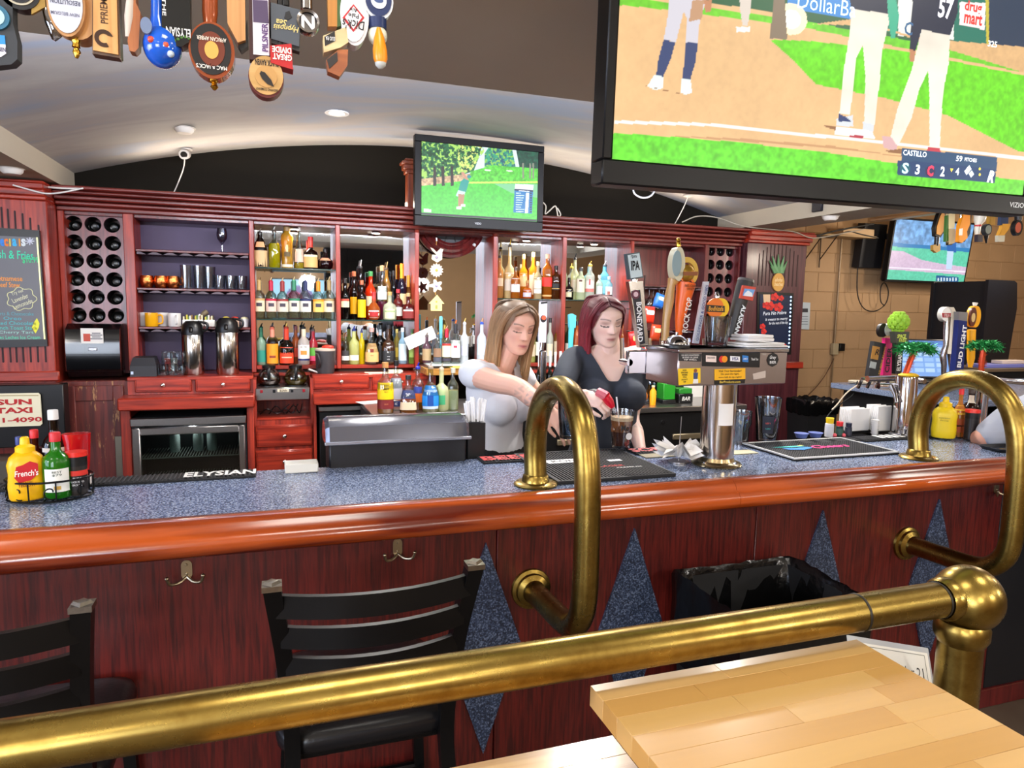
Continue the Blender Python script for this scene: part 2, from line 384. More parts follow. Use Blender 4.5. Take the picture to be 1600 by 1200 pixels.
struct(G().box(XR, XR + .1, YR, 6.1, 0, ZC).build('wall_right', PAINT_TAN, smooth=False))
struct(G().box(XL, 4.76, YB, YB + .2, 0, ZC).build('wall_back', PAINT_DARK, smooth=False), 'dark painted arched wall above the back bar')
for i, (ax, pos, a0, a1, h0, h1) in enumerate((('x', XL - .05, -1.3, 1.9, .95, 2.5), ('y', YR - .05, -4.0, -1.4, .9, 2.45))):
    g = G(); n = 4
    for k in range(n + 1):
        a = a0 + (a1 - a0) * k / n
        (g.box(pos - .02, pos + .02, a - .025, a + .025, h0, h1) if ax == 'x' else g.box(a - .025, a + .025, pos - .02, pos + .02, h0, h1))
    for z in (h0, h1): (g.box(pos - .02, pos + .02, a0, a1, z - .025, z + .025) if ax == 'x' else g.box(a0, a1, pos - .02, pos + .02, z - .025, z + .025))
    w = struct(g.build('window_%d' % (i + 1), WHITE, smooth=False))
# block wall at right: joint slab and one block per piece
WBX, WBY = 4.76, 5.9
bw = struct(G().box(WBX, XR, WBY + .006, WBY + .2, 0, ZC).build('wall_back_right', mk('a88760', .85), smooth=False), 'tan painted concrete block wall')
blk = G().box(-.196, .196, 0, .03, -.096, .096, .003).mesh('block'); blk.materials.append(mk('b08e68', .75, var=.1, vscale=5, bump=.15))
half = G().box(-.096, .096, 0, .03, -.096, .096, .003).mesh('block'); half.materials.append(mk('b08e68', .75, var=.1, vscale=5, bump=.15))
for r_ in range(15):
    z = .1 + .2 * r_
    if r_ % 2: obj('block', half, bw, (WBX + .1, WBY, z))
    for c_ in range(11): obj('block', blk, bw, (WBX + .2 + (.2 if r_ % 2 else 0) + .4 * c_, WBY, z))
# ceilings: flat soffit ring (underside z 2.33), cloud vault, high ceiling on the customers' side
ZS, SX0, SX1, SY0, SY1 = 2.33, -1.3, 4.0, 1.45, 2.37
VX, VR, VZ = 1.35, 9.18, 2.855
def vz(x): return VZ - VR + math.sqrt(VR ** 2 - (x - VX) ** 2)
g = G(); n = 40; xs = [SX0 + (SX1 - SX0) * i / n for i in range(n + 1)]
g.rings([[(x, y, vz(x)) for x in xs] for y in np.linspace(SY1, YB, 6)], cap=False, closed=False)
g2 = G().rings([[(x, y, vz(x) + .06) for x in xs] for y in (SY1, YB)], cap=False, closed=False); g.add(g2.v, g2.f)
struct(g.build('ceiling_vault', cloud_mat()), 'barrel vault painted with grey blue clouds')
struct(G().prism([(SX0, 2.36), (SX1, 2.36)] + [(x, vz(x) + .05) for x in xs[::-1]], SY1 - .05, SY1).box(-2.6, 4.4, SY0, SY1, ZS, 2.36).box(-2.6, 4.4, SY0, SY0 + .05, 2.36, ZC).build('ceiling_soffit', PAINT_BROWN, smooth=False), 'brown flat soffit over the front of the bar')
struct(G().box(-2.6, SX0, SY1, YB, ZS, 2.36).box(SX0 - .04, SX0, SY1, YB, 2.36, 2.56).box(-2.6, -2.55, SY1, YB, 2.36, ZC).build('ceiling_soffit_left', PAINT_BROWN, smooth=False), 'brown soffit beam over the left end of the bar')
struct(G().box(SX1, 4.4, SY1, YB + .15, ZS, 2.36).box(SX1, SX1 + .04, SY1, YB, 2.36, 2.56).box(4.35, 4.4, SY1, YB + .15, 2.36, ZC).build('ceiling_soffit_right', PAINT_BROWN, smooth=False), 'brown soffit beam over the right end of the bar')
struct(G().box(XL, XR, YR, SY0 + .02, ZC, ZC + .1).box(XL, -2.55, SY0, 6.1, ZC, ZC + .1).box(4.35, XR, SY0, 6.1, ZC, ZC + .1).box(-2.6, 4.4, SY0, 6.1, ZC, ZC + .1).build('ceiling', mk('b9ad9c', .85), smooth=False), 'pale ceiling over the customers')
for i, (x, y) in enumerate(CEIL_LIGHTS):
    t = thing('ceiling_light', 'square ceiling light panel on the high ceiling', 'ceiling light', (x, y, 2.94), 'ceiling lights behind the camera')
    G().box(-.32, .32, -.32, -.28, 0, .06).box(-.32, .32, .28, .32, 0, .06).box(-.32, -.28, -.28, .28, 0, .06).box(.28, .32, -.28, .28, 0, .06).build('frame', WHITE, t, smooth=False)
    G().box(-.28, .28, -.28, .28, .03, .05).build('diffuser', mk('fff4e0', .5, emit=2.0), t, smooth=False)
for x, y, z in FILL_GLOBES:
    t = thing('fill_globe', 'white glass globe pendant over the tables behind the camera', 'pendant light', (x, y, z), 'globe pendants behind the camera')
    G().ball((0, 0, 0), .11, 18, 10).build('globe', mk('fff3e2', .4, emit=1.2, alpha=.25), t); G().cyl((0, 0, .1), .006, 3 - z - .1, 8).build('cord', BLACK, t); G().cyl((0, 0, .095), .04, .05, 14).build('cap', BRASS, t)
for i, (x, y) in enumerate(VAULT_LIGHTS):
    if (x, y) == (.62, 4.26): x, y = .41, 4.75
    t = thing('downlight', ('bright round recessed downlight in the cloud painted vault' if i == 1 else 'recessed vault downlight hidden by the big screen'), 'downlight', (x, y, vz(x) - .004), 'vault downlights')
    G().lathe([(.05, -.004), (.075, -.006), (.078, 0), (.05, .004)], 24, cap=False).build('trim_ring', WHITE, t)
    G().cyl((0, 0, -.003), .052, .004, 24).build('lens', mk('fff2dc', .5, emit=9), t)
# ------------------------------------------------------------------ front bar
bar = thing('bar_counter', 'long front bar with blue speckled top and glossy wooden arm rail', 'bar counter', (0, 1.9, 0))
BX0, BX1 = -2.4, 4.5
def L3(p): return (p[0], p[1] - 1.9, p[2])
G().box(BX0, BX1, -.09, .385, 1.045, 1.07, .003).build('countertop', GRANITE, bar)
prof = [(-.086, 1.068), (-.095, 1.079), (-.115, 1.083), (-.136, 1.079), (-.150, 1.066), (-.156, 1.052), (-.166, 1.047), (-.176, 1.036), (-.178, 1.02), (-.172, 1.004), (-.158, .995), (-.13, .990), (.02, .990), (.02, 1.044), (-.086, 1.044)]
XS = [BX0, -1.1, 1.33, 3.1, BX1]
for a, b in zip(XS[:-1], XS[1:]):
    G().prism(prof, a + .0006, b - .0006, 'x').build('arm_rail', RAILWOOD, bar, ang=60)
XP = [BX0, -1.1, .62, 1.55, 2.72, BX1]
for a, b in zip(XP[:-1], XP[1:]): G().box(a + .0015, b - .0015, .02, .045, .08, .99, .002).build('front_panel', PANEL if b < 3 else BLACKM, bar)  # last panel black: deep shade at the right end put into its colour
G().box(BX0, BX1, .01, .045, 0, .08, .003).build('kickboard', REDDK, bar)
G().box(BX0, BX1, .34, .37, 0, 1.045).build('back_panel', BLACKM, bar, smooth=False)
for x in (-1.3, .585, 1.08, 1.83, 2.38, 3.2):
    G().prism([(x, .90), (x - .115, .575), (x, .232), (x + .115, .575)], .012, .021).build('diamond_inlay', DIAMONDM, bar, smooth=False, label='blue mottled diamond inlay')
# coat hooks
def coat_hook(x, z, label):
    t = thing('coat_hook', label, 'coat hook', (x, 1.92, z), 'coat hooks under the bar rail')
    m = mk('b8a98c', .3, 1)
    G().prism(rrect(.026, .05, .0125, 0, .006, 5), -.004, 0).build('plate', m, t)
    for s in (-1, 1):
        G().tube(smoothpath([(0, -.004, -.012), (s * .018, -.02, -.022), (s * .036, -.034, -.018), (s * .042, -.04, -.002)], 5), [.004] * 16, 8).ball((s * .042, -.04, 0), .0055, 8, 6).build('prong', m, t)
    G().ball((0, -.005, .02), .0035, 8, 5).ball((0, -.005, -.004), .0035, 8, 5).build('screw', m, t)
for x, y, l in ((292, 893, 'double brass coat hook under the rail above the left bar stool gap'), (621, 858, 'double brass coat hook just above the middle bar stool backrest'), (1556, 763, 'dim double coat hook under the rail at the far right')):
    p = at(x, y, Y=1.92); coat_hook(p.x, p.z, l)
# brass service arms
def service_arm(x, label):
    t = thing('brass_service_rail', label, 'brass rail', (x, 1.9, 1.07), 'brass service arms on the bar')
    path = [(0, 0, .02), (0, .01, .10), (0, 0, .18), (0, -.035, .245), (0, -.095, .292), (0, -.18, .311), (0, -.26, .29), (0, -.318, .235), (0, -.35, .15), (0, -.362, .05), (0, -.364, -.08), (0, -.362, -.19), (0, -.345, -.255), (0, -.3, -.302), (0, -.24, -.32), (0, -.14, -.325), (0, .016, -.33)]
    G().tube(smoothpath(path, 5), .0335, 22).build('tube', BRASS, t, ang=60)
    G().lathe([(.064, 0), (.066, .004), (.06, .009), (.042, .012), (.038, .03), (.034, .034)], 28, cap=False).build('base_flange', BRASS, t)
    for a in range(3): G().cyl((.053 * math.cos(a * 2.1 + .6), .053 * math.sin(a * 2.1 + .6), .008), .004, .003, 8).build('screw', mk('5a4420', .4, 1), t)
    G().lathe([(.03, -.05), (.036, -.03), (.05, -.022), (.052, -.012), (.062, -.008), (.064, 0)], 28, c=(0, .02, -.33), axis='y', cap=False).build('wall_flange', BRASS, t)
    return t
service_arm(.732, 'arched brass service rail standing between the two bartenders and us')
service_arm(2.237, 'arched brass service rail at the right beside the yellow mustard')
service_arm(-1.55, 'arched brass service rail beyond the left edge of the view')
# brass barrier rail in the foreground
t = thing('brass_barrier', 'thick aged brass barrier rail crossing the foreground to a ball post', 'brass rail', (1.27, .95, 0))
zr = 1.053
G().tube([(-3.2, 0, zr), (-.27, 0, zr)], .0335, 28).build('rail_tube', BRASS, t, ang=60)
G().tube([(-.266, 0, zr), (-.03, 0, zr)], .0335, 28).build('rail_tube', BRASS, t, ang=60)
for x in (-.27, -.075): G().lathe([(.034, x), (.0347, x + .0015), (.0347, x + .004), (.034, x + .0055)], 28, c=(0, 0, zr), axis='x', cap=False).build('joint_ring', mk('1a140a', .5), t)
G().lathe([(.036, -.068), (.041, -.06), (.041, -.045), (.037, -.04)], 28, c=(0, 0, zr), axis='x', cap=False).build('collar', BRASS, t)
G().ball((.008, 0, zr - .006), .064, 30, 18).build('ball', BRASS, t)
G().lathe([(.041, -.095), (.049, -.08), (.049, -.06), (.044, -.05)], 28, c=(0, 0, zr), cap=False).build('collar', BRASS, t)
G().cyl((0, 0, 0), .040, zr - .05, 28).lathe([(.075, 0), (.07, .012), (.04, .02)], 28, cap=False).build('post', BRASS, t)
G().cyl((-2.4, 0, 0), .034, zr, 24).build('post', BRASS, t)
# taped paper notice on the post
p = at(1393, 1042, Y=1.05)
t = thing('paper_notice', 'white age limit notice in a clear sleeve hanging by the ball post', 'notice', tuple(p), rot=(math.radians(-30), math.radians(14), math.radians(-4)))
G().prism(rrect(.22, .1, .002), -.0006, .0006).build('sleeve', mk('dfe3e8', .15, trans=.3), t, smooth=False)
G().prism(rect(.21, .078), -.0009, -.0007).build('paper', mk('f3f1ea', .7), t, smooth=False)
for a, b, w, h in ((0, .033, .19, .0012), (0, -.033, .19, .0012), (.095, 0, .0012, .066), (-.095, 0, .0012, .066)): poly(rect(w, h, a, b), (0, -.0012, 0), mk('777770', .7), t, 'border_line')
text('No one under 21', (.005, -.0014, -.004), .16, .02, mk('1c1c1c', .7), t, bold=0)
# foreground butcher block table
t = thing('butcher_block_table', 'pale butcher block high table in the right foreground', 'table', (.738, .4, 0))
TW, T0, T1, TZ = .27, -.45, .552, 1.0
tones = ['c8a062', 'caa266', 'c69d5f', 'cba368', 'bf9353', 'c9a164']
y = T1; k = 0
while y > T0 + .01:
    x = -TW; w_ = .046
    while x < TW - .001:
        ln = random.uniform(.14, .42); x2 = min(TW, x + ln)
        if TW - x2 < .06: x2 = TW
        c = random.choice(tones); G().box(x + .0002, x2 - .0002, y - w_ + .0002, y - .0002, TZ - .034, TZ, .0004).build('stave', wood(c, ''.join('%02x' % int(int(c[i:i + 2], 16) * .975) for i in (0, 2, 4)), 'x', .34, .6, .15, .01), t); x = x2
    y -= w_
G().box(-.03, .03, -.03, .03, .02, TZ - .035, .004).build('pedestal', BLACK, t); G().box(-.2, .2, -.2, .2, 0, .02, .004).build('base_plate', BLACK, t)
p0, p1 = at(700, 1199, Z=.90), at(940, 1152, Z=.90)
t = thing('side_ledge', 'low strip of pale wooden table under the foreground table', 'table', (p1.x - .2, p1.y - .25, 0))
for k in range(9): G().box(-.4, .22, .25 - .05 * k - .0495, .25 - .05 * k, .87, .90, .0005).build('stave', wood(tones[k % 5], 'a87840', 'x', .25, .6, .4, .01), t)
G().box(-.2, -.14, -.03, .03, 0, .87, .004).build('pedestal', BLACK, t); G().box(-.34, 0, -.17, .17, 0, .02, .004).build('base_plate', BLACK, t)
# bar stools
def stool(x, y, label, rz=0):
    t = thing('bar_stool', label, 'bar stool', (x, y, 0), 'black ladder back bar stools', (0, 0, rz)); bm = mk('060607', .38, spec=.35)
    for s in (-1, 1):
        P = smoothpath([(s * .215, -.26, 0), (s * .185, -.225, .4), (s * .172, -.205, .62), (s * .185, -.25, .85), (s * .207, -.31, 1.04)], 5)
        G().tube(P, .0235, 4, up=(s * .7, .7, 0)).build('rear_leg', bm, t, ang=30)
        G().prism([(s * .207 - .019, -.329), (s * .207 + .019, -.329), (s * .207 + .019, -.291), (s * .207 - .019, -.291)], 1.036, 1.047, 'z').ball((s * .207, -.31, 1.047), .019, 4, 4, sz=.4).build('post_cap', mk('8a8378', .3, 1, var=.3, vscale=90), t)
        G().tube([(s * .2, .2, 0), (s * .17, .17, .61)], .02, 4, up=(.7, .7, 0)).build('front_leg', bm, t, ang=30)
        G().tube([(s * .21, -.235, .25), (s * .19, .19, .25)], .011, 8).build('stretcher', bm, t)
    G().tube([(-.19, .19, .25), (.19, .19, .25)], .011, 8).build('stretcher', bm, t); G().tube([(-.21, -.24, .25), (.21, -.24, .25)], .011, 8).build('stretcher', bm, t)
    for z, hh in ((.995, .048), (.92, .046), (.845, .044)):
        R = []
        yb = -.31 + (1.04 - z) * .27; wx = .207 - (1.04 - z) * .12
        for k in range(13):
            u = k / 6 - 1; yy = yb - .045 * (1 - u * u); R.append([(u * wx, yy - .007, z - hh / 2), (u * wx, yy + .007, z - hh / 2), (u * wx, yy + .007, z + hh / 2), (u * wx, yy - .007, z + hh / 2)])
        G().rings(R).build('back_slat', bm, t, ang=30)
    def pad(w, z): return [(px_, py_, z) for px_, py_ in rrect(w, w, .07, 0, 0, 5)]
    G().rings([pad(.38, .595), pad(.41, .605), pad(.415, .625), pad(.405, .643), pad(.36, .654), pad(.2, .658)]).build('seat_cushion', mk('17171a', .28, bump=.05, vscale=90), t, ang=70)
    G().box(-.18, .18, -.18, .18, .575, .597, .005).build('seat_frame', bm, t)
stool(.195, 1.71, 'black ladder back bar stool facing the bar in front of the middle')
stool(-.545, 1.71, 'black ladder back bar stool cut off by the left edge')
# trash can in front of the bar
pa, pb = at(1060, 905, Y=1.55), at(1268, 880, Y=1.86)
t = thing('trash_can', 'square trash can lined with a black bag against the bar front', 'trash can', (1.43, 1.70, 0))
zt = .75; o_ = [(.225, .175), (-.225, .175), (-.225, -.175), (.225, -.175)]
G().rings([[(x * .8, y * .8, 0) for x, y in o_], [(x, y, zt - .01) for x, y in o_], [(x * .96, y * .96, zt - .01) for x, y in o_], [(x * .78, y * .78, .02) for x, y in o_]]).build('bin', mk('1c1c1e', .6), t, smooth=False)
R = []
for zz, sc in ((.52, 1.0), (.62, 1.02), (.72, 1.03), (.80, 1.04), (.815, 1.015), (.80, .97), (.7, .93), (.55, .88)):
    ring = []
    for i in range(48):
        a = 2 * math.pi * i / 48; c, s_ = math.cos(a), math.sin(a); m_ = max(abs(c), abs(s_)); j = 1 + random.uniform(-.02, .02) + .012 * math.sin(9 * a + zz * 20)
        ring.append((c / m_ * .225 * sc * j, s_ / m_ * .175 * sc * j, zz - .05 + random.uniform(-.004, .004) + .005 * math.sin(3 * a)))
    R.append(ring)
G().rings(R, cap=False).build('bag_liner', mk('0b0b0c', .18, bump=.4, vscale=25), t, ang=80)
# ------------------------------------------------------------------ back bar
def fr(x0, y0, x1, y1, Y):
    xm, ym = (x0 + x1) / 2, (y0 + y1) / 2
    return at(x0, ym, Y=Y).x, at(x1, ym, Y=Y).x, at(xm, y1, Y=Y).z, at(xm, y0, Y=Y).z
YF, YM, ZB, ZT = 5.4, 5.655, 1.10, 2.175
BAYS = dict(A=(-1.295, -.95), B=(-.884, -.153), C=(-.119, .45), D=(.483, 1.042), E=(1.077, 1.673), F=(1.716, 2.272), G=(2.312, 2.907), H=(2.938, 3.642), I=(3.688, 4.0))
names = dict(A='tall wine rack cabinet at the left end of the back bar', B='open back bar bay with cups and hanging stemware shelves', C='mirrored liquor bay with two glass shelves of vodka', D='mirrored liquor bay full of dark liqueurs', E='central mirrored bay below the golf screen', F='mirrored whisky bay right of the central mirror', G='mirrored gin bay behind the red haired bartender', H='dark open bay hung with wine glasses behind the beer tower', I='narrow wine rack cabinet at the right end of the back bar')
BLUEBK = mk('4a3c58', .55, var=.1, vscale=5)
UNIT = {}
keys = list(BAYS)
for i, k in enumerate(keys):
    a, b = BAYS[k]; t = thing('back_bar_bay', names[k], 'cabinet', (a, YF, ZB)); UNIT[k] = t; w = b - a
    pr = (BAYS[keys[i + 1]][0] - b) if k != 'I' else .02
    wd = REDDK if k in 'HI' else RED
    G().box(w, w + pr, 0, .275, 0 if k not in 'BH' else -.02, ZT - ZB, .004).build('post', wd, t)
    if k == 'A': G().box(-.038, 0, 0, .275, 0, ZT - ZB, .004).build('post', RED, t)
    G().box(0, w, .02, .275, ZT - ZB - .03, ZT - ZB - .002, .003).build('top_board', REDDK, t)
    if k in 'CDEFG':
        g = G().box(0, w, YM - YF, YM - YF + .006, -.02, ZT - ZB - .03); g.build('mirror', MIRROR, t, smooth=False)
        if k != 'E': G().box(0, w, .005, .26, -.0, .028, .003).build('bottom_board', REDX, t)
    else:
        G().box(0, w, YM - YF, YM - YF + .012, -.02, ZT - ZB - .03).build('back_panel', BLUEBK if k == 'B' else REDDK if k == 'H' else REDCAST, t, smooth=False)
    if k in 'CDFG':
        zs = {'C': (1.468, 1.841), 'D': (1.47,), 'F': (1.657,), 'G': (1.658,)}[k]
        for z in zs:
            s = G().box(.003, w - .003, .01, .25, z - ZB - .009, z - ZB, .001).build('glass_shelf', thin_glass('d2e8e2', .16), t, smooth=False)
            G().box(.003, w - .003, .006, .0099, z - ZB - .009, z - ZB).build('polished_edge', mk('1b332f', .15), s, smooth=False)
        l = G().lathe([(.034, -.008), (.036, 0), (.03, .006)], 20, (w * .5, .11, ZT - ZB - .036), cap=True).build('puck_light', CHROME, t)
        G().cyl((w * .5, .11, ZT - ZB - .047), .028, .004, 18).build('lens', mk('fff1d8', .4, emit=14), l)
        lamp('puck_lamp', 'SPOT', (a + w * .5, YF + .11, ZT - .06), 13, (1, .93, .82), .025, None, (a + w * .5, YF + .11, 0), 140)
def wood_shelf(t, w, z, rack=True):
    s = G().box(.002, w - .002, .01, .25, z - ZB - .016, z - ZB, .003).build('shelf', REDDK, t)
    if rack:
        for q in range(8):
            x = .02 + (w - .04) * q / 7
            G().prism([(x - .012, -.018), (x + .012, -.018), (x + .045 if q < 7 else x + .012, -.034), (x - .045 if q else x - .012, -.034)], .02, .24).xf(Matrix.Translation((0, 0, z - ZB))).build('stemware_rail', mk('5d5058', .5), s, smooth=False)
t = UNIT['B']; wB = BAYS['B'][1] - BAYS['B'][0]
for z in (1.937, 1.675, 1.406): wood_shelf(t, wB, z)
t = UNIT['H']; wH = BAYS['H'][1] - BAYS['H'][0]
for z in (1.80, 1.42): wood_shelf(t, wH, z)
# wine racks: panel with round holes, a bottle lying in every hole
def wine_rack(k, cols, rows, x0, dx, z0, dz, rad, side):
    t = UNIT[k]; a, b = BAYS[k]; w = b - a; g = G(); n = 24; yp = .06
    xb = [0] + [x0 + dx * (c - .5) for c in range(1, cols)] + [w]; zb = [ZT - ZB - .03] + [z0 - dz * (r - .5) - ZB for r in range(1, rows)] + [z0 - dz * (rows - .5) - ZB, -.02]
    for c in range(cols):
        for r in range(rows):
            cx, cz = x0 + dx * c, z0 - dz * r - ZB; X0, X1, Z1, Z0 = xb[c], xb[c + 1], zb[r], zb[r + 1]; V = []; sq = []
            for q in range(n):
                an = 2 * math.pi * q / n; ca, sa = math.cos(an), math.sin(an); V.append((cx + rad * ca, yp, cz + rad * sa))
                ts = [((X1 - cx) / ca if ca > 1e-6 else (X0 - cx) / ca if ca < -1e-6 else 9), ((Z1 - cz) / sa if sa > 1e-6 else (Z0 - cz) / sa if sa < -1e-6 else 9)]; m_ = min(ts)
                sq.append((cx + m_ * ca, yp, cz + m_ * sa))
            cor = []
            base = len(g.v); g.v += V + sq + [(v[0], yp + .02, v[2]) for v in V]
            for q in range(n):
                j = (q + 1) % n; g.f.append((base + q, base + j, base + n + j, base + n + q)); g.f.append((base + q, base + 2 * n + q, base + 2 * n + j, base + j))
            for X, Z in ((X1, Z1), (X0, Z1), (X0, Z0), (X1, Z0)):   # corner fillers
                near = sorted(range(n), key=lambda q: (sq[q][0] - X) ** 2 + (sq[q][2] - Z) ** 2)
                e1 = [q for q in near if abs(sq[q][0] - X) < 1e-5][:1]; e2 = [q for q in near if abs(sq[q][2] - Z) < 1e-5][:1]
                if e1 and e2 and e1 != e2: g.v.append((X, yp, Z)); g.f.append((base + n + e1[0], len(g.v) - 1, base + n + e2[0]))
            tb = G().lathe([(rad, yp + .019), (rad, .25)], 20, (cx, 0, cz), 'y', cap=False).build('slot_liner', mk('120d0f', .6), t)
            bo = wine0.copy(); COL.objects.link(bo); bo.location = (a + cx, YF + yp + .035, ZB + cz - rad + .0385)
            tag(bo, 'dark wine bottle in the %s wine rack, %s row, %s hole' % (side, ('top', 'second', 'third', 'fourth', 'fifth', 'bottom')[r], ('left', 'middle', 'right')[c]), 'wine bottle', 'bottles in the %s wine rack' % side)
    g.add([(0, yp, zb[-2]), (w, yp, zb[-2]), (w, yp, zb[-1]), (0, yp, zb[-1])], [(0, 1, 2, 3)])
    g.build('rack_panel', wood('7c3a3c', '57262c', 'z', .35, 1, .4), t, smooth=False)
wine0 = G().lathe([(0, .03), (.022, .026), (.03, .012), (.0365, .008), (.0375, .014), (.0375, .13), (.03, .16), (.014, .185)], 18, axis='y', cap=False).mesh('wine_bottle'); wine0.materials.append(mk('060706', .2, spec=.4))
w0 = bpy.data.objects.new('wine_bottle', wine0); wine0 = w0
pA = [at(115, 349, Y=YF + .06), at(175, 352, Y=YF + .06), at(125, 492, Y=YF + .06)]
wine_rack('A', 3, 6, pA[0].x - BAYS['A'][0], (pA[1].x - pA[0].x) / 2, pA[0].z, (pA[0].z - pA[2].z) / 5, .0505, 'left')
pI = [at(1115, 392, Y=YF + .06), at(1147, 394, Y=YF + .06), at(1113, 456, Y=YF + .06)]
wine_rack('I', 3, 6, .058, .1, pI[0].z, (pI[0].z - pI[2].z) / 3, .0445, 'right')
# end pillars
def pillar(x0, x1, label, fx, ftop, flow, yf=5.2):
    t = thing('end_pillar', label, 'pillar', (x0, yf, 0)); w = x1 - x0; dp = 5.74 - yf
    G().box(0, w, 0, dp, 0, 2.2, .006).build('body', RED if x0 < 0 else REDCAST, t)
    for q, (dy, z0, z1) in enumerate(((.02, 2.2, 2.225), (.035, 2.225, 2.265), (.055, 2.265, 2.30), (.045, 2.30, 2.315))): G().box(-dy if x0 < 0 else 0, w + (dy if x0 > 0 else 0), -dy, dp, z0, z1, .006).build('cap_moulding', REDX, t)
    G().box(-.02 if x0 < 0 else 0, w + .025, -.03, .0, 1.06, 1.125, .008).build('ledge', REDX, t)
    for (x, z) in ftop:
        G().prism(rrect(.011, z - flow, .0053, x - x0, (z + flow) / 2, 3), -.0015, .002).build('flute', mk('2c0e10', .6), t)  # raised dark strip; the shade of a groove is put into its colour
    return t
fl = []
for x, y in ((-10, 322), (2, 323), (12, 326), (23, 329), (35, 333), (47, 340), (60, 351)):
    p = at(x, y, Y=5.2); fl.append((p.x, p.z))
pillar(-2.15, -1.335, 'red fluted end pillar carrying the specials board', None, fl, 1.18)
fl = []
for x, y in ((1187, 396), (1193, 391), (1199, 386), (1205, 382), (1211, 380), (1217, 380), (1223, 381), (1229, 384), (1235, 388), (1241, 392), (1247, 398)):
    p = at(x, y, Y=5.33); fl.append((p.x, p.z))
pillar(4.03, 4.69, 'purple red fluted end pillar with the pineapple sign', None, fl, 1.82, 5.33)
# cornice
t = thing('cornice', 'long ridged red wooden cornice along the top of the back bar', 'cornice', (-1.335, YF, 0)); wc = 4.03 + 1.335
for y0, z0, z1 in ((-.012, 2.165, 2.2), (-.04, 2.2, 2.228), (-.065, 2.232, 2.262), (-.09, 2.266, 2.29), (-.115, 2.292, 2.318)):
    G().box(0, wc, y0, .33, z0, z1, .009).build('moulding', wood('7e2c22', '561a16', 'x', .4, 1, .2), t)
# worktop and base units
t = thing('back_worktop', 'red wooden worktop running under the back bar bays', 'worktop', (-.93, 5.2, 1.05)); G().box(0, .79, 0, .47, 0, .025, .005).build('left_board', REDX, t); G().box(1.19, 2.1, 0, .47, 0, .025, .005).build('middle_board', REDX, t); G().box(2.1, 4.85, .12, .47, 0, .025, .005).build('right_board', REDX, t); G().box(.79, 1.19, .2, .47, 0, .025, .004).build('recessed_board', REDX, t)
KNOB = mk('d0c8c0', .2, 1)
def drawer(t, rc, y, yo):
    x0, x1, z0, z1 = rc; o = t.location
    d = G().box(x0 - o.x, x1 - o.x, y - o.y - .018, y - o.y, z0, z1, .006).box(x0 - o.x + .012, x1 - o.x - .012, y - o.y - .022, y - o.y - .017, z0 + .012, z1 - .012, .004).build('drawer', REDX, t)
    G().lathe([(.006, 0), (.005, -.012), (.013, -.018), (.014, -.026), (.008, -.031), (0, -.032)], 14, ((x0 + x1) / 2 - o.x, y - o.y - .022, (z0 + z1) / 2), 'y', cap=False).build('knob', KNOB, d)
t = thing('drawer_cabinet', 'red cabinet with two shallow drawers above the glass door fridge', 'cabinet', (-.93, 5.22, 0))
G().box(0, .79, 0, .43, .955, 1.05).build('carcass', RED, t, smooth=False)
drawer(t, fr(210, 590, 299, 613, 5.2), 5.22, 0); drawer(t, fr(305, 589, 391, 612, 5.2), 5.22, 0)
G().box(-.035, .80, -.17, .43, .87, .953, .008).build('ledge', REDX, t)
G().box(-.035, .025, -.09, .43, 0, .87, .004).build('side_panel', RED, t); G().box(.745, .79, -.09, .43, 0, .87, .004).build('side_panel', RED, t)
G().box(.02, .75, .4, .43, 0, .87).build('back_board', BLACKM, t, smooth=False)
# fridge
X0, X1, Z0, Z1 = fr(205, 648, 386, 760, 5.12)
t = thing('glass_fridge', 'small glass door bar fridge with a stainless frame', 'fridge', ((X0 + X1) / 2, 5.12, .06)); hw = (X1 - X0) / 2; zt = .81 - .06
G().box(-hw, hw, .02, .42, .0, .01).box(-hw, -hw + .02, .02, .42, 0, zt).box(hw - .02, hw, .02, .42, 0, zt).box(-hw, hw, .4, .42, 0, zt).box(-hw, hw, .02, .42, zt - .02, zt).build('cabinet', BLACKM, t, smooth=False)
G().box(-hw, hw, -.015, .02, zt - .055, zt, .006).build('header', STEEL, t)
d = G().box(-hw + .01, -hw + .06, -.02, .02, 0, zt - .065, .006).box(hw - .05, hw - .01, -.02, .02, 0, zt - .065, .006).box(-hw + .06, hw - .05, -.02, .02, zt - .115, zt - .065, .006).box(-hw + .06, hw - .05, -.02, .02, 0, .06, .006).build('door', STEEL, t)
G().box(-hw + .06, hw - .05, -.005, .0, .06, zt - .115).build('pane', thin_glass('b9c4c0', .18), d, smooth=False)
for z in (.3, .47):
    s = G()
    for q in range(34): s.box(-hw + .05 + q * .0185, -hw + .054 + q * .0185, .03, .36, z, z + .004)
    s.box(-hw + .03, hw - .03, .03, .036, z - .006, z + .002); s.build('wire_shelf', mk('d4d4cc', .35, .6), t, smooth=False)
lamp('fridge_lamp', 'POINT', (t.location.x, 5.3, .74), 1.6, (.9, .96, 1), .03)
for q, x in enumerate((-.12, .03, .12, -.22)):
    if q < 3:
        b = G().lathe([(.03, 0), (.034, .02), (.034, .11), (.02, .15), (.018, .17)], 14).build('milk_jug', mk('d8dad8', .4), loc=(t.location.x + x, 5.32, .06 + .475)); tag(b, 'pale jug standing on the fridge shelf, %s of three' % ('leftmost', 'middle', 'rightmost')[q], 'jug', 'jugs in the fridge')
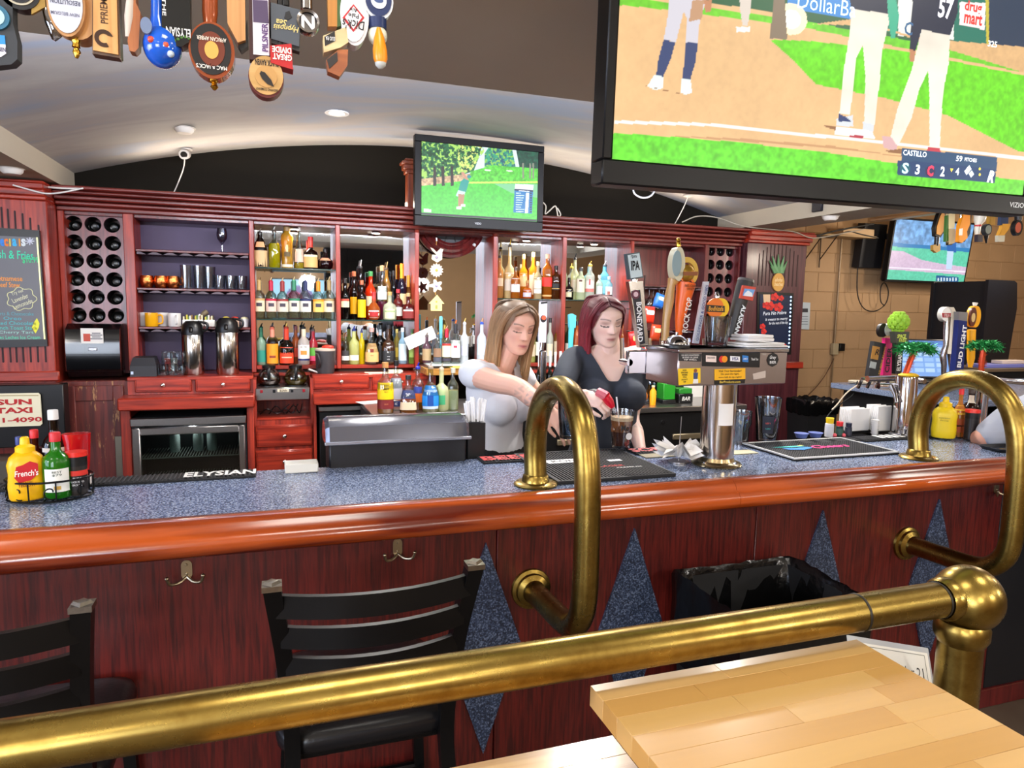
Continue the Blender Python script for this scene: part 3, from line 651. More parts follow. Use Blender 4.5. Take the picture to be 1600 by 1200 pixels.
# worn cabinet at left under wine rack
t = thing('worn_cupboard', 'scuffed red cupboard with a worn panelled door below the wine rack', 'cupboard', (-1.33, 5.25, 0))
G().box(0, .4, .0, .4, 0, 1.05, .004).build('carcass', WORN, t)
d = G().box(.03, .37, -.02, -.001, .2, 1.02, .005).box(.03, .09, -.03, -.019, .2, 1.02, .003).box(.31, .37, -.03, -.019, .2, 1.02, .003).box(.09, .31, -.03, -.019, .92, 1.02, .003).build('door', WORN, t)
G().tube(smoothpath([(.055, -.03, .76), (.055, -.05, .74), (.055, -.05, .70), (.055, -.03, .68)], 4), .004, 8).build('handle', BLACK, d)
x0, x1, z0, z1 = fr(180, 682, 197, 746, 5.2); G().box(x0 + 1.33, x1 + 1.33, -.04, -.031, z0, z1, .002).build('metal_plate', mk('8f8a7c', .4, 1), t)
# middle low unit: coffee warmer bay and drawers
t = thing('drawer_unit', 'red unit with two drawers below the coffee warmer', 'cabinet', (-.14, 5.18, 0))
G().box(0, .40, 0, .47, 0, .76).box(0, .02, 0, .47, .76, 1.05).box(.385, .405, 0, .47, .76, 1.05).build('carcass', RED, t, smooth=False)
G().box(.02, .385, .3, .32, .76, 1.05).build('back_board', RED, t, smooth=False)
drawer(t, fr(400, 663, 488, 697, 5.18), 5.18, 0); drawer(t, fr(400, 702, 488, 737, 5.18), 5.18, 0)
G().box(.02, .385, -.005, .3, .76, .775, .003).build('open_shelf', REDX, t)
for q in range(4):
    c = G().tube(smoothpath([(-.1 + q * .06, 5.3, .785), (-.05 + q * .06, 5.24, .83 + .02 * (q % 2)), (.02 + q * .05, 5.28, .79), (.1 + q * .03, 5.25, .86)], 6), .004, 6).build('cable', BLACK)
    tag(c, 'black cable looped in the dark opening below the coffee warmer', 'cable', 'cables below the coffee warmer')
# D low unit
t = thing('drawer_cabinet', 'red cabinet with shallow drawers left of the tequila bottles', 'cabinet', (.262, 5.22, 0))
G().box(0, .91, 0, .43, .955, 1.05).build('carcass', RED, t, smooth=False)
for rc in ((488, 584, 577, 608), (582, 584, 670, 609)): drawer(t, fr(*rc, 5.2), 5.22, 0)
G().box(-.005, .91, -.17, .43, .875, .953, .008).build('ledge', REDX, t); G().box(0, .02, -.09, .43, 0, .875, .003).build('side_panel', RED, t)
t = thing('under_counter_fridge', 'black under counter fridge with a stainless lid strip behind the garnish tray', 'fridge', (.30, 5.1, .04)); G().box(0, .5, 0, .42, 0, .78, .006).build('cabinet', BLACK, t); G().box(-.005, .5, -.015, .42, .782, .82, .006).build('lid_strip', STEEL, t)
# stainless back counter in front of the central bays
t = thing('steel_counter', 'stainless topped black bottle cooler behind the bartenders', 'bottle cooler', (.58, 4.30, 0)); wS = 2.75
G().box(0, wS, 0, .72, .862, .90, .004).build('steel_top', STEEL, t)
for q in range(3):
    a = .03 + q * .9; d = G().box(a, a + .88, .02, .04, .06, .855, .006).build('door', BLACK, t)
    G().box(a + .3, a + .6, .0, .02, .66, .70, .004).build('grip_plate', mk('8f8268', .35, .8), d); G().cyl((a + .22, .02, .79), .014, -.006, 14, 'y').build('lock', CHROME, d)
G().box(0, wS, .04, .72, 0, .862).build('cabinet', BLACKM, t, smooth=False)
# ------------------------------------------------------------------ bottles and things on the back bar
def liquid(col, k=.5, rough=.06):
    key = ('liq', col, k)
    if key in MATS: return MATS[key]
    m = bpy.data.materials.new('bottle_liquid_%s' % col); t, N, L, b = nodes(m); out = N['Material Output']
    b.inputs['Base Color'].default_value = (*lin(col), 1); b.inputs['Roughness'].default_value = rough; b.inputs['Coat Weight'].default_value = .6
    tr = N.new('ShaderNodeBsdfTransparent'); tr.inputs[0].default_value = (*[min(1, x * 1.3 + .02) for x in lin(col)], 1)
    mx = N.new('ShaderNodeMixShader'); mx.inputs[0].default_value = k; L.new(tr.outputs[0], mx.inputs[1]); L.new(b.outputs[0], mx.inputs[2]); L.new(mx.outputs[0], out.inputs[0])
    MATS[key] = m; return m
CLEAR = thin_glass('e4ece8', .2)
PROF = dict(
    std=[(.9, 0), (1, .02), (1, .6), (.88, .68), (.45, .76), (.37, .8), (.36, 1)], slim=[(.9, 0), (1, .02), (1, .7), (.85, .76), (.45, .84), (.4, .88), (.4, 1)],
    taper=[(.9, 0), (1, .03), (.9, .35), (.6, .62), (.38, .78), (.34, .84), (.34, 1)], round=[(.6, 0), (.92, .1), (1, .28), (.92, .46), (.5, .62), (.28, .68), (.26, 1)],
    wine=[(.95, 0), (1, .02), (1, .58), (.82, .66), (.42, .74), (.38, .8), (.38, 1)], monk=[(.95, 0), (1, .03), (.98, .5), (.9, .62), (.7, .75), (.4, .86), (.34, .9), (.34, 1)],
    flute=[(.9, 0), (.95, .04), (.8, .35), (.9, .65), (1, .8), (.8, .88), (.5, .92), (.5, 1)], squat=[(.9, 0), (1, .03), (1, .45), (.85, .58), (.35, .66), (.3, .7), (.3, 1)],
    trap=[(1, 0), (1, .04), (.82, .5), (.62, .66), (.34, .76), (.3, .8), (.3, 1)], blade=[(1, 0), (1, .02), (1, .55), (.9, .66), (.5, .8), (.3, .86), (.28, 1)])
def ringpts(r, z, p, n=20, a0=0, a1=None):
    full = a1 is None; a1 = a0 + 2 * math.pi if full else a1; out = []
    for i in range(n if full else n + 1):
        a = a0 + (a1 - a0) * i / n; c, s = math.cos(a), math.sin(a)
        k = (abs(c) ** p + abs(s) ** p) ** (-1 / p); out.append((r * k * c, r * k * s, z))
    return out
def prof_r(P, z):
    for (r0, z0), (r1, z1) in zip(P[:-1], P[1:]):
        if z0 <= z <= z1: return r0 + (r1 - r0) * (z - z0) / max(1e-6, z1 - z0)
    return P[-1][0]
ORD = ['first', 'second', 'third', 'fourth', 'fifth', 'sixth', 'seventh', 'eighth', 'ninth', 'tenth', 'eleventh']
def bottle(loc, h, r, style, glass, label, lab=None, cap='1a1a1a', pour=None, p=2.0, group=None, fill=None, words=None, ang=None, foil=None, cat='bottle'):
    """lab: list of (colour, z0, z1, half angle in degrees); fill: (colour, height) for a part filled clear bottle"""
    x, y, z = loc; t = thing('bottle', label, cat, loc, group); P = PROF[style]; hb = h * (.86 if pour else .93)
    rz = math.atan2(-x, y) if ang is None else ang; t.rotation_euler = (0, 0, rz)
    R = [ringpts(r * q, hb * zz, p if q > .55 else 2, 20) for q, zz in P]; gm = glass if not isinstance(glass, str) else liquid(glass)
    G().rings(R).build('glass_body', gm, t, ang=50)
    if fill:
        c, f = fill; Q = [(q, zz) for q, zz in P if zz < f] + [(prof_r(P, f), f)]; G().rings([ringpts(r * q * .95, hb * zz + .002, p if q > .55 else 2, 16) for q, zz in Q]).build('drink', liquid(c, .6), t, ang=50)
    for i, (c, z0, z1, ha) in enumerate(lab or []):
        e = 1.012 + .004 * i; zz = [z0, (z0 + z1) / 2, z1]; a0 = -math.pi / 2 - math.radians(ha); a1 = -math.pi / 2 + math.radians(ha)
        G().rings([ringpts(r * prof_r(P, q) * e, hb * q, p, 10, a0, a1) for q in zz], cap=False, closed=False).build('paper_label', mk(c, .55), t)
    rn = r * P[-1][0]
    if foil: G().lathe([(rn * 1.06, hb * foil[1]), (rn * 1.06, hb)], 14, cap=False).build('neck_foil', mk(foil[0], .35), t)
    if pour:
        s = G().lathe([(rn * 1.1, hb), (rn * 1.1, hb + .012), (rn * .6, hb + .02)], 12).build('pourer', mk(cap, .4), t)
        G().tube([(0, 0, hb + .018), (.002, -.002, hb + .03), (.008, -.006, h)], [.0055, .005, .0035], 8).build('spout', mk(pour, .3, .5), s)
    else: G().lathe([(rn * 1.12, hb - .012), (rn * 1.12, h - .002), (rn * 1.0, h)], 14).build('cap', mk(cap, .4), t)
    for wd in words or []:
        s_, c_, zz, w_, h_ = wd; text(s_, (0, 0, hb * zz), w_, h_, mk(c_, .6), t, cyl=r * prof_r(P, zz) * 1.035, bold=.01)
    return t
def B(px, ytop, wpx, Y, z, style, glass, look, where, **k):
    p = at(px, ytop, Y=Y); q = Vector((p.x, Y, z)); m = pxm(q); return bottle((p.x, Y, z), p.z - z, wpx * m / 2, style, glass, '%s, %s' % (look, where), **k)
g1 = 'bottles on the top vodka bay shelf'; zc1, zc2, zc3 = 1.842, 1.469, 1.129; Yb = 5.50
B(406, 357, 21, Yb, zc1, 'monk', '160d08', 'dark brown bottle with a big tan label', 'left end of top shelf', lab=[('c9a878', .02, .5, 70), ('d8a070', .6, .76, 40)], cap='1c1612', pour='8a8278', group=g1, p=3)
B(428, 354, 18, Yb, zc1, 'std', CLEAR, 'tall clear bottle of bright yellow liqueur', 'second on top shelf', fill=('d8c400', .68), cap='4a3a30', pour='b0a89a', group=g1)
B(448, 354, 19, Yb, zc1, 'flute', 'b78f2e', 'gold fluted liqueur bottle with a brass cap', 'on top shelf', lab=[('5a4a2a', .3, .42, 35), ('d8c48a', .42, .6, 10), ('d8d0b0', 0.03, .1, 60)], cap='8a6a38', group=g1)
B(467, 354, 15, Yb, zc1, 'taper', CLEAR, 'slender clear bottle with a pale pink label', 'on top shelf', fill=('c8a818', .14), lab=[('d8b4a0', .17, .5, 75)], cap='d8d4cc', group=g1)
B(485, 370, 23, Yb, zc1, 'squat', '1c0d08', 'round shouldered dark bottle with red cap and orange label', 'on top shelf', lab=[('d8a868', .05, .46, 62), ('e8d8b0', .40, .47, 62)], cap='a81c1c', group=g1, foil=('c03020', .72))
B(508, 389, 24, Yb, zc1, 'round', '22080c', 'small spherical dark berry liqueur bottle', 'right end of top shelf', lab=[('c89070', .46, .6, 50)], cap='141010', group=g1)
g2 = 'flavoured vodka bottles on the middle shelf'
for i, (x, c, l, w_) in enumerate(((404, 'b89860', 'd8c8a8', 'tan'), (423, 'b01838', 'd8b8a8', 'crimson'), (441, '8a2a28', 'd4c4b0', 'maroon'), (459, '2e7a58', 'd0ccb8', 'green'), (477, '1c2350', 'd8d4c8', 'navy'), (497, 'ee8a14', 'e8b860', 'orange'), (514, 'a08858', 'dcccac', 'beige'))):
    B(x, 432 + (i % 3), 17.5, Yb + .01 * (i % 2), zc2, 'std', CLEAR, 'clear vodka bottle with %s neck foil' % w_, ORD[i] + ' on middle shelf', lab=[(l, .2, .56, 70), (c, .50, .56, 70), ('3a3440', .34, .44, 28)], cap=c, pour='c8a878', foil=(c, .78), group=g2)
g3 = 'bottles on the bottom vodka bay board'
B(407, 507, 15, Yb, zc3, 'std', '9fc2a8', 'pale green bottle with teal label', 'bottom left of the vodka bay', lab=[('2a8a78', .08, .42, 75)], cap='1e5a44', pour='1a2a24', foil=('2a6a50', .62), group=g3)
B(425, 506, 18, Yb - .02, zc3, 'std', CLEAR, 'clear bottle with wide orange label', 'bottom board of vodka bay', lab=[('f0921e', .04, .6, 75), ('8a3a1e', .2, .27, 30)], cap='c8604a', pour='2a2a30', foil=('e08a70', .78), group=g3)
B(447, 505, 23, Yb - .03, zc3, 'squat', '140d08', 'black bottle with round red orange label', 'bottom board of vodka bay', lab=[('d8401c', .05, .5, 60), ('f0b898', .2, .23, 40)], cap='8a2a1a', pour='c8a050', foil=('c8381c', .7), group=g3)
B(462, 509, 13, Yb + .04, zc3, 'std', 'b0582a', 'amber bottle with maroon cap', 'behind the white label bottle', lab=[('c83a20', .2, .45, 60)], cap='5a1420', group=g3)
B(474, 505, 18, Yb - .03, zc3, 'std', 'd0c8c0', 'bottle with white label showing an orange fruit', 'bottom board of vodka bay', lab=[('ece6dc', .12, .56, 70), ('e08a3a', .28, .4, 30), ('2a3468', .12, .17, 70)], cap='1a1a1c', pour='1c1c1c', foil=('d8c8a8', .72), group=g3, words=[('FAT TIRE', '2a2a2a', .5, .045, .012)])
B(489, 509, 14, Yb + .02, zc3, 'std', 'c03040', 'reddish bottle with green and pink label', 'beside the dark grey jug', lab=[('5aa03a', .25, .5, 60), ('d84a70', .1, .25, 60)], cap='3a2a2a', pour='2a2a2a', group=g3)
g4 = 'liqueur bottles on the glass shelf left of the centre'; zd = 1.471; a, b = 5.45, 5.55
Dk = [(539, 435, 16, a, 'std', '0d0a08', 'black cream liqueur bottle with oval cream label', [('d8c8a0', .32, .52, 50), ('b0402a', .48, .54, 50)], '14100c', {}), (553, 424, 15, b, 'std', '150a06', 'dark coffee liqueur bottle leaning yellow label', [('e8a400', .12, .5, 50)], 'b0603a', {}), (565, 438, 15, a, 'std', '1c0c06', 'front dark bottle with tall yellow label', [('f0b000', .06, .55, 55)], 'a85a3a', {}),
      (563, 406, 15, b + .05, 'std', '0c0c0e', 'tall black bottle with silver neck', [('c8c0b0', .3, .5, 50)], '26262a', dict(pour='d0d0d0')), (579, 424, 17, b, 'std', 'd8360c', 'bright red aperitif bottle', [('e8d8b0', .3, .52, 55)], '3a8a4a', {}), (584, 456, 21, a - .01, 'round', 'b0561a', 'squat orange liqueur bottle with red ribbon and white label', [('f0e8e0', .08, .36, 50), ('a82828', .13, .31, 40)], 'c82a2a', dict(foil=('d83a3a', .6))),
      (597, 415, 17, b, 'std', CLEAR, 'clear bottle half full of purple liqueur', [('e4ece8', .4, .66, 55)], 'b8986a', dict(fill=('8a1a50', .36))), (604, 409, 13, b + .06, 'slim', 'a87a30', 'tall gold bottle', [('c8a050', .3, .5, 50)], '3a2a1a', dict(pour='b09060')), (609, 456, 21, a, 'squat', 'c8d0b8', 'squat clear bottle with pale arched label', [('e8dca8', .06, .42, 45), ('8aa878', .3, .36, 55)], 'b89a5a', {}),
      (615, 423, 9, b + .04, 'slim', '0c0c0e', 'thin black bottle', [], '101014', {}), (628, 412, 15, b, 'std', '1c1a30', 'dark blue bottle with orange foil and ivory label', [('e0cc98', .3, .5, 60)], 'f09018', dict(foil=('f09a20', .74))), (638, 430, 14, b + .02, 'std', '7a4a18', 'brown bottle with gold neck', [('d8c080', .3, .5, 60)], 'e0962a', dict(foil=('d89a30', .75))), (638, 458, 19, a, 'squat', '5a1410', 'square dark red whiskey bottle', [('7a1c18', .08, .4, 50), ('d8ccb8', .36, .42, 40)], 'b89868', dict(p=4)), (622, 452, 15, a + .04, 'std', '6a1a18', 'short bottle with white label and red seal', [('d8d4cc', .14, .45, 55)], 'b83038', {})]
for x, yt, w, Y, st, gl, look, lb, cp, kw in Dk: B(x, yt, w, Y, zd, st, gl, look, 'liqueur bay shelf', lab=lb, cap=cp, group=g4, **kw)
g5 = 'bottles on the board left of the centre'
for x, yt, w, Y, st, gl, look, lb, cp, kw in [(540, 519, 14, 5.48, 'std', CLEAR, 'clear bottle with black and white label', [('3a3a3c', .3, .5, 60), ('e8e8e4', .14, .3, 60)], '6a4a3a', dict(pour='8a5a40')), (553, 509, 16, 5.46, 'std', 'd4d890', 'pale yellow bottle with navy pourer', [('e8ecd8', .12, .28, 60)], '1c2a6a', dict(pour='1c2a8a')), (565, 512, 9, 5.47, 'slim', 'e0c814', 'thin bright yellow bottle', [], '1a2050', dict(pour='141c60')), (581, 512, 21, 5.44, 'squat', CLEAR, 'clear vodka bottle with peach orange label', [('e0a868', .08, .62, 62), ('7a2a18', .36, .46, 14)], 'd89a90', dict(words=[("Tito's", '8a4a20', .56, .045, .014), ('Handmade', '6a4020', .27, .06, .008)], p=3)),
     (594, 508, 14, 5.5, 'std', '141414', 'black bottle with pale grey neck', [('2a2a2c', .1, .5, 60)], '22262c', dict(foil=('a8b4c0', .7))), (607, 507, 21, 5.44, 'squat', '50301a', 'square whiskey bottle with black label', [('121214', .08, .64, 62)], '1c1c20', dict(p=4, words=[('JACK', 'e8e8e8', .56, .05, .014), ('DANIELS', 'e8e8e8', .46, .06, .012), ('No. 7', 'd8d8d8', .34, .03, .016), ('Tennessee', 'c8c8c8', .22, .055, .01), ('WHISKEY', 'c8c8c8', .14, .045, .009)])), (620, 514, 10, 5.5, 'slim', '8a7a30', 'olive gold bottle', [('a89030', .2, .5, 60)], 'c8b060', {}), (629, 512, 13, 5.46, 'std', 'a8cce0', 'pale blue frosted bottle', [('c8dce8', .1, .6, 70)], 'd8dce0', {}), (644, 514, 11, 5.46, 'std', '8ab040', 'lime green bottle', [('a8c860', .2, .5, 60)], '2a4a2a', {})]:
    B(x, yt, w, Y, zc3, st, gl, look, 'bottom board beside the centre mirror', lab=lb, cap=cp, group=g5, **kw)
g6 = 'tequila bottles on the steel counter'; ys = 4.44
B(602, 566, 25, ys, .9, 'std', CLEAR, 'gold tequila bottle with yellow and maroon labels', 'on the steel counter', fill=('d8920c', .52), lab=[('f4c400', .31, .66, 70), ('7a2222', .11, .3, 78)], cap='b8824a', group=g6, words=[('Jose', '5a3a10', .6, .03, .012), ('Cuervo', '2a1a0a', .54, .075, .02), ('ESPECIAL', '4a3010', .47, .06, .008), ('TEQUILA', 'c87a50', .21, .06, .01)], p=3, ang=-.05)
B(619, 563, 19, ys + .10, .9, 'std', CLEAR, 'frosted patterned tequila bottle with thick black cap', 'behind the gold tequila', lab=[('c0bcc8', .25, .7, 80), ('2a3468', .1, .22, 80)], cap='0e0e10', group=g6, words=[('1800', 'e8e8f0', .16, .05, .018)], p=4)
B(638, 586, 27, ys, .9, 'trap', CLEAR, 'trapezoid reposado bottle with navy label', 'on the steel counter', fill=('b0622a', .3), lab=[('26305a', .42, .66, 62), ('d8c0a0', .1, .32, 62)], cap='2a2a2c', group=g6, words=[('1800', 'f0f0f0', .53, .06, .022)], p=4)
B(653, 566, 19, ys + .1, .9, 'std', CLEAR, 'tequila bottle with orange label and blue pourer', 'on the steel counter', fill=('d89a20', .25), lab=[('e8702a', .2, .42, 70), ('3a4a9a', .42, .58, 40)], cap='1a2a9a', pour='1a2ab0', group=g6)
B(673, 565, 27, ys, .9, 'squat', CLEAR, 'tequila bottle with large bright blue label', 'on the steel counter', fill=('d8cc90', .3), lab=[('1a80d4', .14, .62, 68), ('1a4a9a', .16, .4, 20), ('c8d8e8', .09, .15, 60)], cap='8a7a6a', pour='c0b8b0', group=g6, words=[('CORRALEJO', 'd0e8ff', .5, .085, .018)])
B(690, 568, 24, ys + .05, .9, 'squat', 'dce0b0', 'pale tequila bottle with green oval label', 'on the steel counter', lab=[('3a9a68', .16, .6, 30)], cap='b8a890', pour='c8c0a8', group=g6)
B(708, 575, 18, ys + .06, .9, 'std', CLEAR, 'plain clear bottle nearest the white shirt', 'on the steel counter', fill=('e0e4c0', .5), cap='b8b4a8', group=g6)
# riser and bottles of the central bay
rz_ = thing('wooden_riser', 'low wooden riser stacked with yellow papers under the central bottles', 'riser', (1.06, 5.02, 1.076)); G().box(0, .60, .01, .24, 0, .05, .004).build('box', wood('b8863c', '8a5a20', 'x'), rz_); G().box(.18, .42, .0, .2, .051, .058).box(.2, .44, .01, .21, .059, .066).build('yellow_papers', mk('dcc860', .7), rz_, smooth=False); G().box(.02, .58, .02, .22, .067, .08, .003).build('top_tray', mk('c8d4d4', .2), rz_)
zr_ = 1.157; g7 = 'bottles in front of the central mirror'
for x, yt, w, Y, st, gl, look, lb, cp, kw in [(667, 520, 14, 5.2, 'std', '6a4a58', 'mauve patterned bottle', [('a8906a', .1, .55, 70)], '4a3a3a', dict(pour='8a7a6a')), (684, 520, 14, 5.13, 'std', CLEAR, 'clear bottle with brown crest label', [('8a6a50', .25, .58, 60), ('4a4c58', .08, .24, 60)], '3a4048', dict(pour='c8a060')), (698, 509, 15, 5.13, 'std', CLEAR, 'clear vodka bottle with red cap', [('e8d8b8', .2, .56, 64), ('a83028', .55, .62, 64), ('3a3440', .08, .16, 64)], 'b01c30', dict(pour='c8a080', foil=('b82038', .8))), (712, 500, 16, 5.13, 'std', CLEAR, 'clear vodka bottle with white label and orange pourers', [('e8e6e4', .16, .62, 66), ('a83048', .42, .48, 20)], '2a2a2e', dict(pour='f0702a', foil=('26262a', .8))), (726, 497, 13, 5.15, 'std', 'd8dce0', 'frosted white vodka bottle', [('b8b8e0', .2, .45, 40)], 'b8c0d0', dict(pour='d8b868')), (753, 497, 15, 5.2, 'std', 'd8e0e8', 'frosted bottle with blue collar behind her hair', [('b8c8e8', .2, .5, 50)], '2a4aa8', dict(pour='d89a60'))]:
    B(x, yt, w, Y, zr_, st, gl, look, 'before the central mirror', lab=lb, cap=cp, group=g7, **kw)
t = thing('bar_paddle', 'teal blue paddle handle standing among the central bottles', 'paddle', (at(689, 494, Y=5.24).x, 5.24, zr_)); hh = at(689, 494, Y=5.24).z - zr_
G().tube([(0, 0, .0), (0, 0, hh * .5)], .008, 10).build('shaft', mk('5aa8b8', .4), t); G().box(-.013, .013, -.008, .008, hh * .5, hh, .006).build('grip', mk('62b4c6', .4), t)
# whisky and gin shelves
zf, zg = 1.658, 1.659; g8 = 'whisky bottles on the right shelf'; g9 = 'gin bottles on the right shelf'
for x, yt, w, Y, st, gl, look, lb, cp, kw in [(781, 393, 13, 5.5, 'std', 'c89050', 'amber bottle with silver stopper', [('c8b090', .3, .5, 60)], '2a2622', dict(pour='b8b0a8')), (797, 373, 17, 5.53, 'squat', 'd8c898', 'tall ornate pale bottle with gold stopper', [('d0c8b8', .15, .5, 60)], '2a2018', dict(pour='d8b040')), (806, 417, 15, 5.44, 'std', 'b0661c', 'single malt bottle with tall white label', [('e4e0dc', .22, .68, 62), ('8a8a88', .45, .47, 20)], '5a4a3a', {}), (818.5, 398, 14, 5.55, 'std', 'd8901c', 'golden whisky bottle with cream label', [('e0c890', .3, .62, 55)], 'd0b070', {}), (824, 438, 14, 5.44, 'squat', 'c0641c', 'stout amber bottle with blue grey label', [('c0bcc8', .1, .5, 60)], 'a0763a', {}), (834, 394, 15, 5.55, 'std', 'd89020', 'rear amber whisky bottle with cream cap', [('e0d0b0', .1, .55, 55)], 'd8c890', {}), (841, 409, 13, 5.45, 'std', 'c8b890', 'scotch bottle with double white labels', [('e4e0d0', .3, .62, 62), ('f0ece4', .16, .28, 62)], 'd8c8a0', {}), (856, 397, 15, 5.48, 'slim', 'a85c14', 'square whisky bottle with slanted red label', [('d8281c', .3, .52, 64), ('c8a060', .06, .1, 60)], 'e0a888', dict(p=5)), (869, 415, 13, 5.46, 'slim', '50280c', 'square whisky bottle with slanted black label', [('141210', .3, .5, 64), ('c8a050', .33, .35, 64)], '181410', dict(p=5))]:
    B(x, yt, w, Y, zf, st, gl, look, 'whisky shelf', lab=lb, cap=cp, group=g8, **kw)
for x, yt, w, Y, st, gl, look, lb, cp, kw in [(889.5, 434, 14, 5.46, 'squat', '0a0a0c', 'squat black apothecary gin bottle with ivory diamond label', [('e0d4a8', .12, .5, 38)], '0c0c0e', {}), (899, 396, 13, 5.53, 'std', 'd8dcb8', 'tall clear gin bottle with dark pourer', [('d8d0b0', .2, .5, 50)], '1c1a1a', dict(pour='3a3a3a')), (908, 418, 14, 5.46, 'slim', 'd0d8b8', 'gin bottle with cream label', [('e4dcc0', .25, .7, 60), ('5a3028', .6, .66, 20)], '3a3a38', {}), (922.5, 408, 15, 5.46, 'slim', 'd8dcd0', 'gin bottle with pink and white label', [('e8dcd4', .3, .72, 60), ('d87a70', .24, .34, 60), ('b83a3a', .45, .62, 8)], 'c8b040', dict(pour='d8b848')), (937, 430, 11, 5.46, 'slim', 'd4e0d4', 'small clear gin bottle', [('d8dcd8', .1, .6, 60)], 'c8c8c0', {}), (945.5, 408, 15, 5.5, 'slim', '6ec0d8', 'sky blue gin bottle', [('8ad0e4', .2, .6, 60)], '26303a', dict(pour='c0c8cc', p=5)), (952, 432, 12, 5.45, 'slim', '9cd0dc', 'front pale blue bottle with white label', [('e0e4e0', .1, .62, 60), ('b86a5a', .25, .4, 20)], 'a8c0c8', {})]:
    B(x, yt, w, Y, zg, st, gl, look, 'gin shelf', lab=lb, cap=cp, group=g9, **kw)
# lower boards right of centre and wine bottles on the steel counter
g10 = 'assorted bottles low behind the bartenders'; cols = [('8a5a1c', 'amber'), ('d0d4c8', 'clear'), ('2a1a10', 'dark'), ('a8b060', 'yellow green'), ('c86a2a', 'orange'), ('385030', 'green')]
for i, x in enumerate((785, 797, 808, 820, 832, 843, 860, 872, 890, 902, 914, 926, 938, 950, 962, 974)):
    c, nm = cols[(i * 5 + 1) % 6]; where = 'whisky' if x < 880 else 'gin'; k_ = i if x < 880 else i - 8
    B(x, 487 + (i * 7) % 16, 11 + i % 3, 5.5, 1.129, ('std', 'slim', 'wine', 'squat')[i % 4], c, '%s bottle low in the %s bay' % (nm, where), ORD[k_] + ' from left', lab=[(('d8ccb0', 'c8b898', 'e0d8c8')[i % 3], .15, .45, 60)], cap=('1c1c1c', '8a2a2a', 'c8b070')[i % 3], group=g10)
g11 = 'corked wine bottles on the steel counter'
for i, x in enumerate((843, 851, 860, 868, 876)): B(x, 549 + i % 2, 9.5, 4.5 + .03 * (i % 2), .9, 'wine', '0e120c', 'dark wine bottle with white capsule', ORD[i] + ' of the row between the bartenders', lab=[('cfc8b8', .15, .4, 50)], cap='e0dedc', foil=('e4e2e0', .78), group=g11, cat='wine bottle')
# ---- cups, glasses and machines of the open left bay
def lathe_thing(name, label, cat, loc, prof, mat, group=None, n=20):
    return tag(G().lathe(prof, n, cap=False).build(name, mat, loc=loc), label, cat, group)
def on(px, Y, z): return (at(px, 450, Y=Y).x, Y, z)
GL = thin_glass('e6ecee', .22)
def tumbler(name, label, loc, h, r, r0=None, group=None, mat=GL):
    r0 = r0 or r * .82; return lathe_thing(name, label, 'glass', loc, [(0, .004), (r0 * .9, .0), (r0, .003), (r, h), (r - .002, h), (r0 - .003, .012), (0, .01)], mat, group, 20)
lathe_thing('wine_glass', 'single stemmed glass alone on the top left shelf', 'wine glass', on(349, 5.52, 1.938), [(0, 0), (.03, .001), (.031, .003), (.006, .01), (.004, .06), (.012, .07), (.033, .1), (.037, .13), (.03, .175), (.029, .175), (.035, .13), (.03, .1), (0, .072)], thin_glass('d8dce4', .3))
COPPER = mk('c8703a', .22, 1, var=.3, vscale=60, bump=.3)
for i, x in enumerate((230, 252, 271)):
    t = thing('copper_mug', 'hammered copper mug, %s of three on the middle shelf' % ('left', 'middle', 'right')[i], 'mug', on(x, 5.5, 1.676), 'copper mugs'); G().lathe([(0, .002), (.034, 0), (.046, .03), (.047, .05), (.041, .085), (.039, .085), (.044, .05), (.03, .01), (0, .01)], 20, cap=False).build('cup', COPPER, t); G().tube(smoothpath([(.043, 0, .07), (.066, 0, .066), (.068, 0, .035), (.044, 0, .025)], 5), .004, 8).build('handle', COPPER, t)
for i, (x, h) in enumerate(((292, .165), (312, .165), (328, .16))): tumbler('highball_glass', 'tall clear highball glass, %s of the tall three' % ('left', 'middle', 'right')[i], on(x, 5.48 + .02 * i, 1.676), h, .042, group='highball glasses')
for i, x in enumerate((344, 361, 378)): tumbler('rocks_glass', 'short clear rocks glass, %s of the short three' % ('left', 'middle', 'right')[i], on(x, 5.5, 1.676), .1, .04, group='rocks glasses')
def mug(label, loc, col, h=.095, r=.042, a=0):
    t = thing('coffee_mug', label, 'mug', loc, 'coffee mugs on the lower shelf', (0, 0, a)); m = mk(col, .25, coat=.3); G().lathe([(0, .002), (r * .9, 0), (r, .006), (r, h), (r - .004, h), (r - .005, .01), (0, .008)], 22, cap=False).build('cup', m, t); G().tube(smoothpath([(r - .002, 0, h * .82), (r + .024, 0, h * .8), (r + .026, 0, h * .3), (r - .002, 0, h * .2)], 5), .0055, 8).build('handle', m, t)
mug('yellow coffee mug on the left shelf', on(235, 5.46, 1.407), 'e0a010'); mug('white coffee mug behind the yellow one', on(252, 5.53, 1.407), 'd8d4d0'); mug('white coffee mug right of the yellow one', on(271, 5.46, 1.407), 'e0dcd6', a=-1.2); mug('plain white mug at the back of the shelf', on(222, 5.55, 1.407), 'd0ccc8')
for i, x in enumerate((292, 308, 326)):
    t = thing('sugar_caddy', 'white packet caddy, %s of three beside the mugs' % ('left', 'middle', 'right')[i], 'caddy', on(x, 5.47, 1.407), 'packet caddies'); G().box(-.034, .034, -.025, .025, 0, .05, .004).build('tray', mk('e8e4dc', .4), t)
    for q in range(6): G().box(-.03 + q * .0105, -.021 + q * .0105, -.02 + .004 * (q % 2), .012, .02, .072 + .006 * (q % 3)).build('packet', mk(('e8dcb0', '3a2a20', 'c8b840', '5a7a3a', 'd8d0c0', '8a6a40')[(q + i) % 6], .6), t, smooth=False)
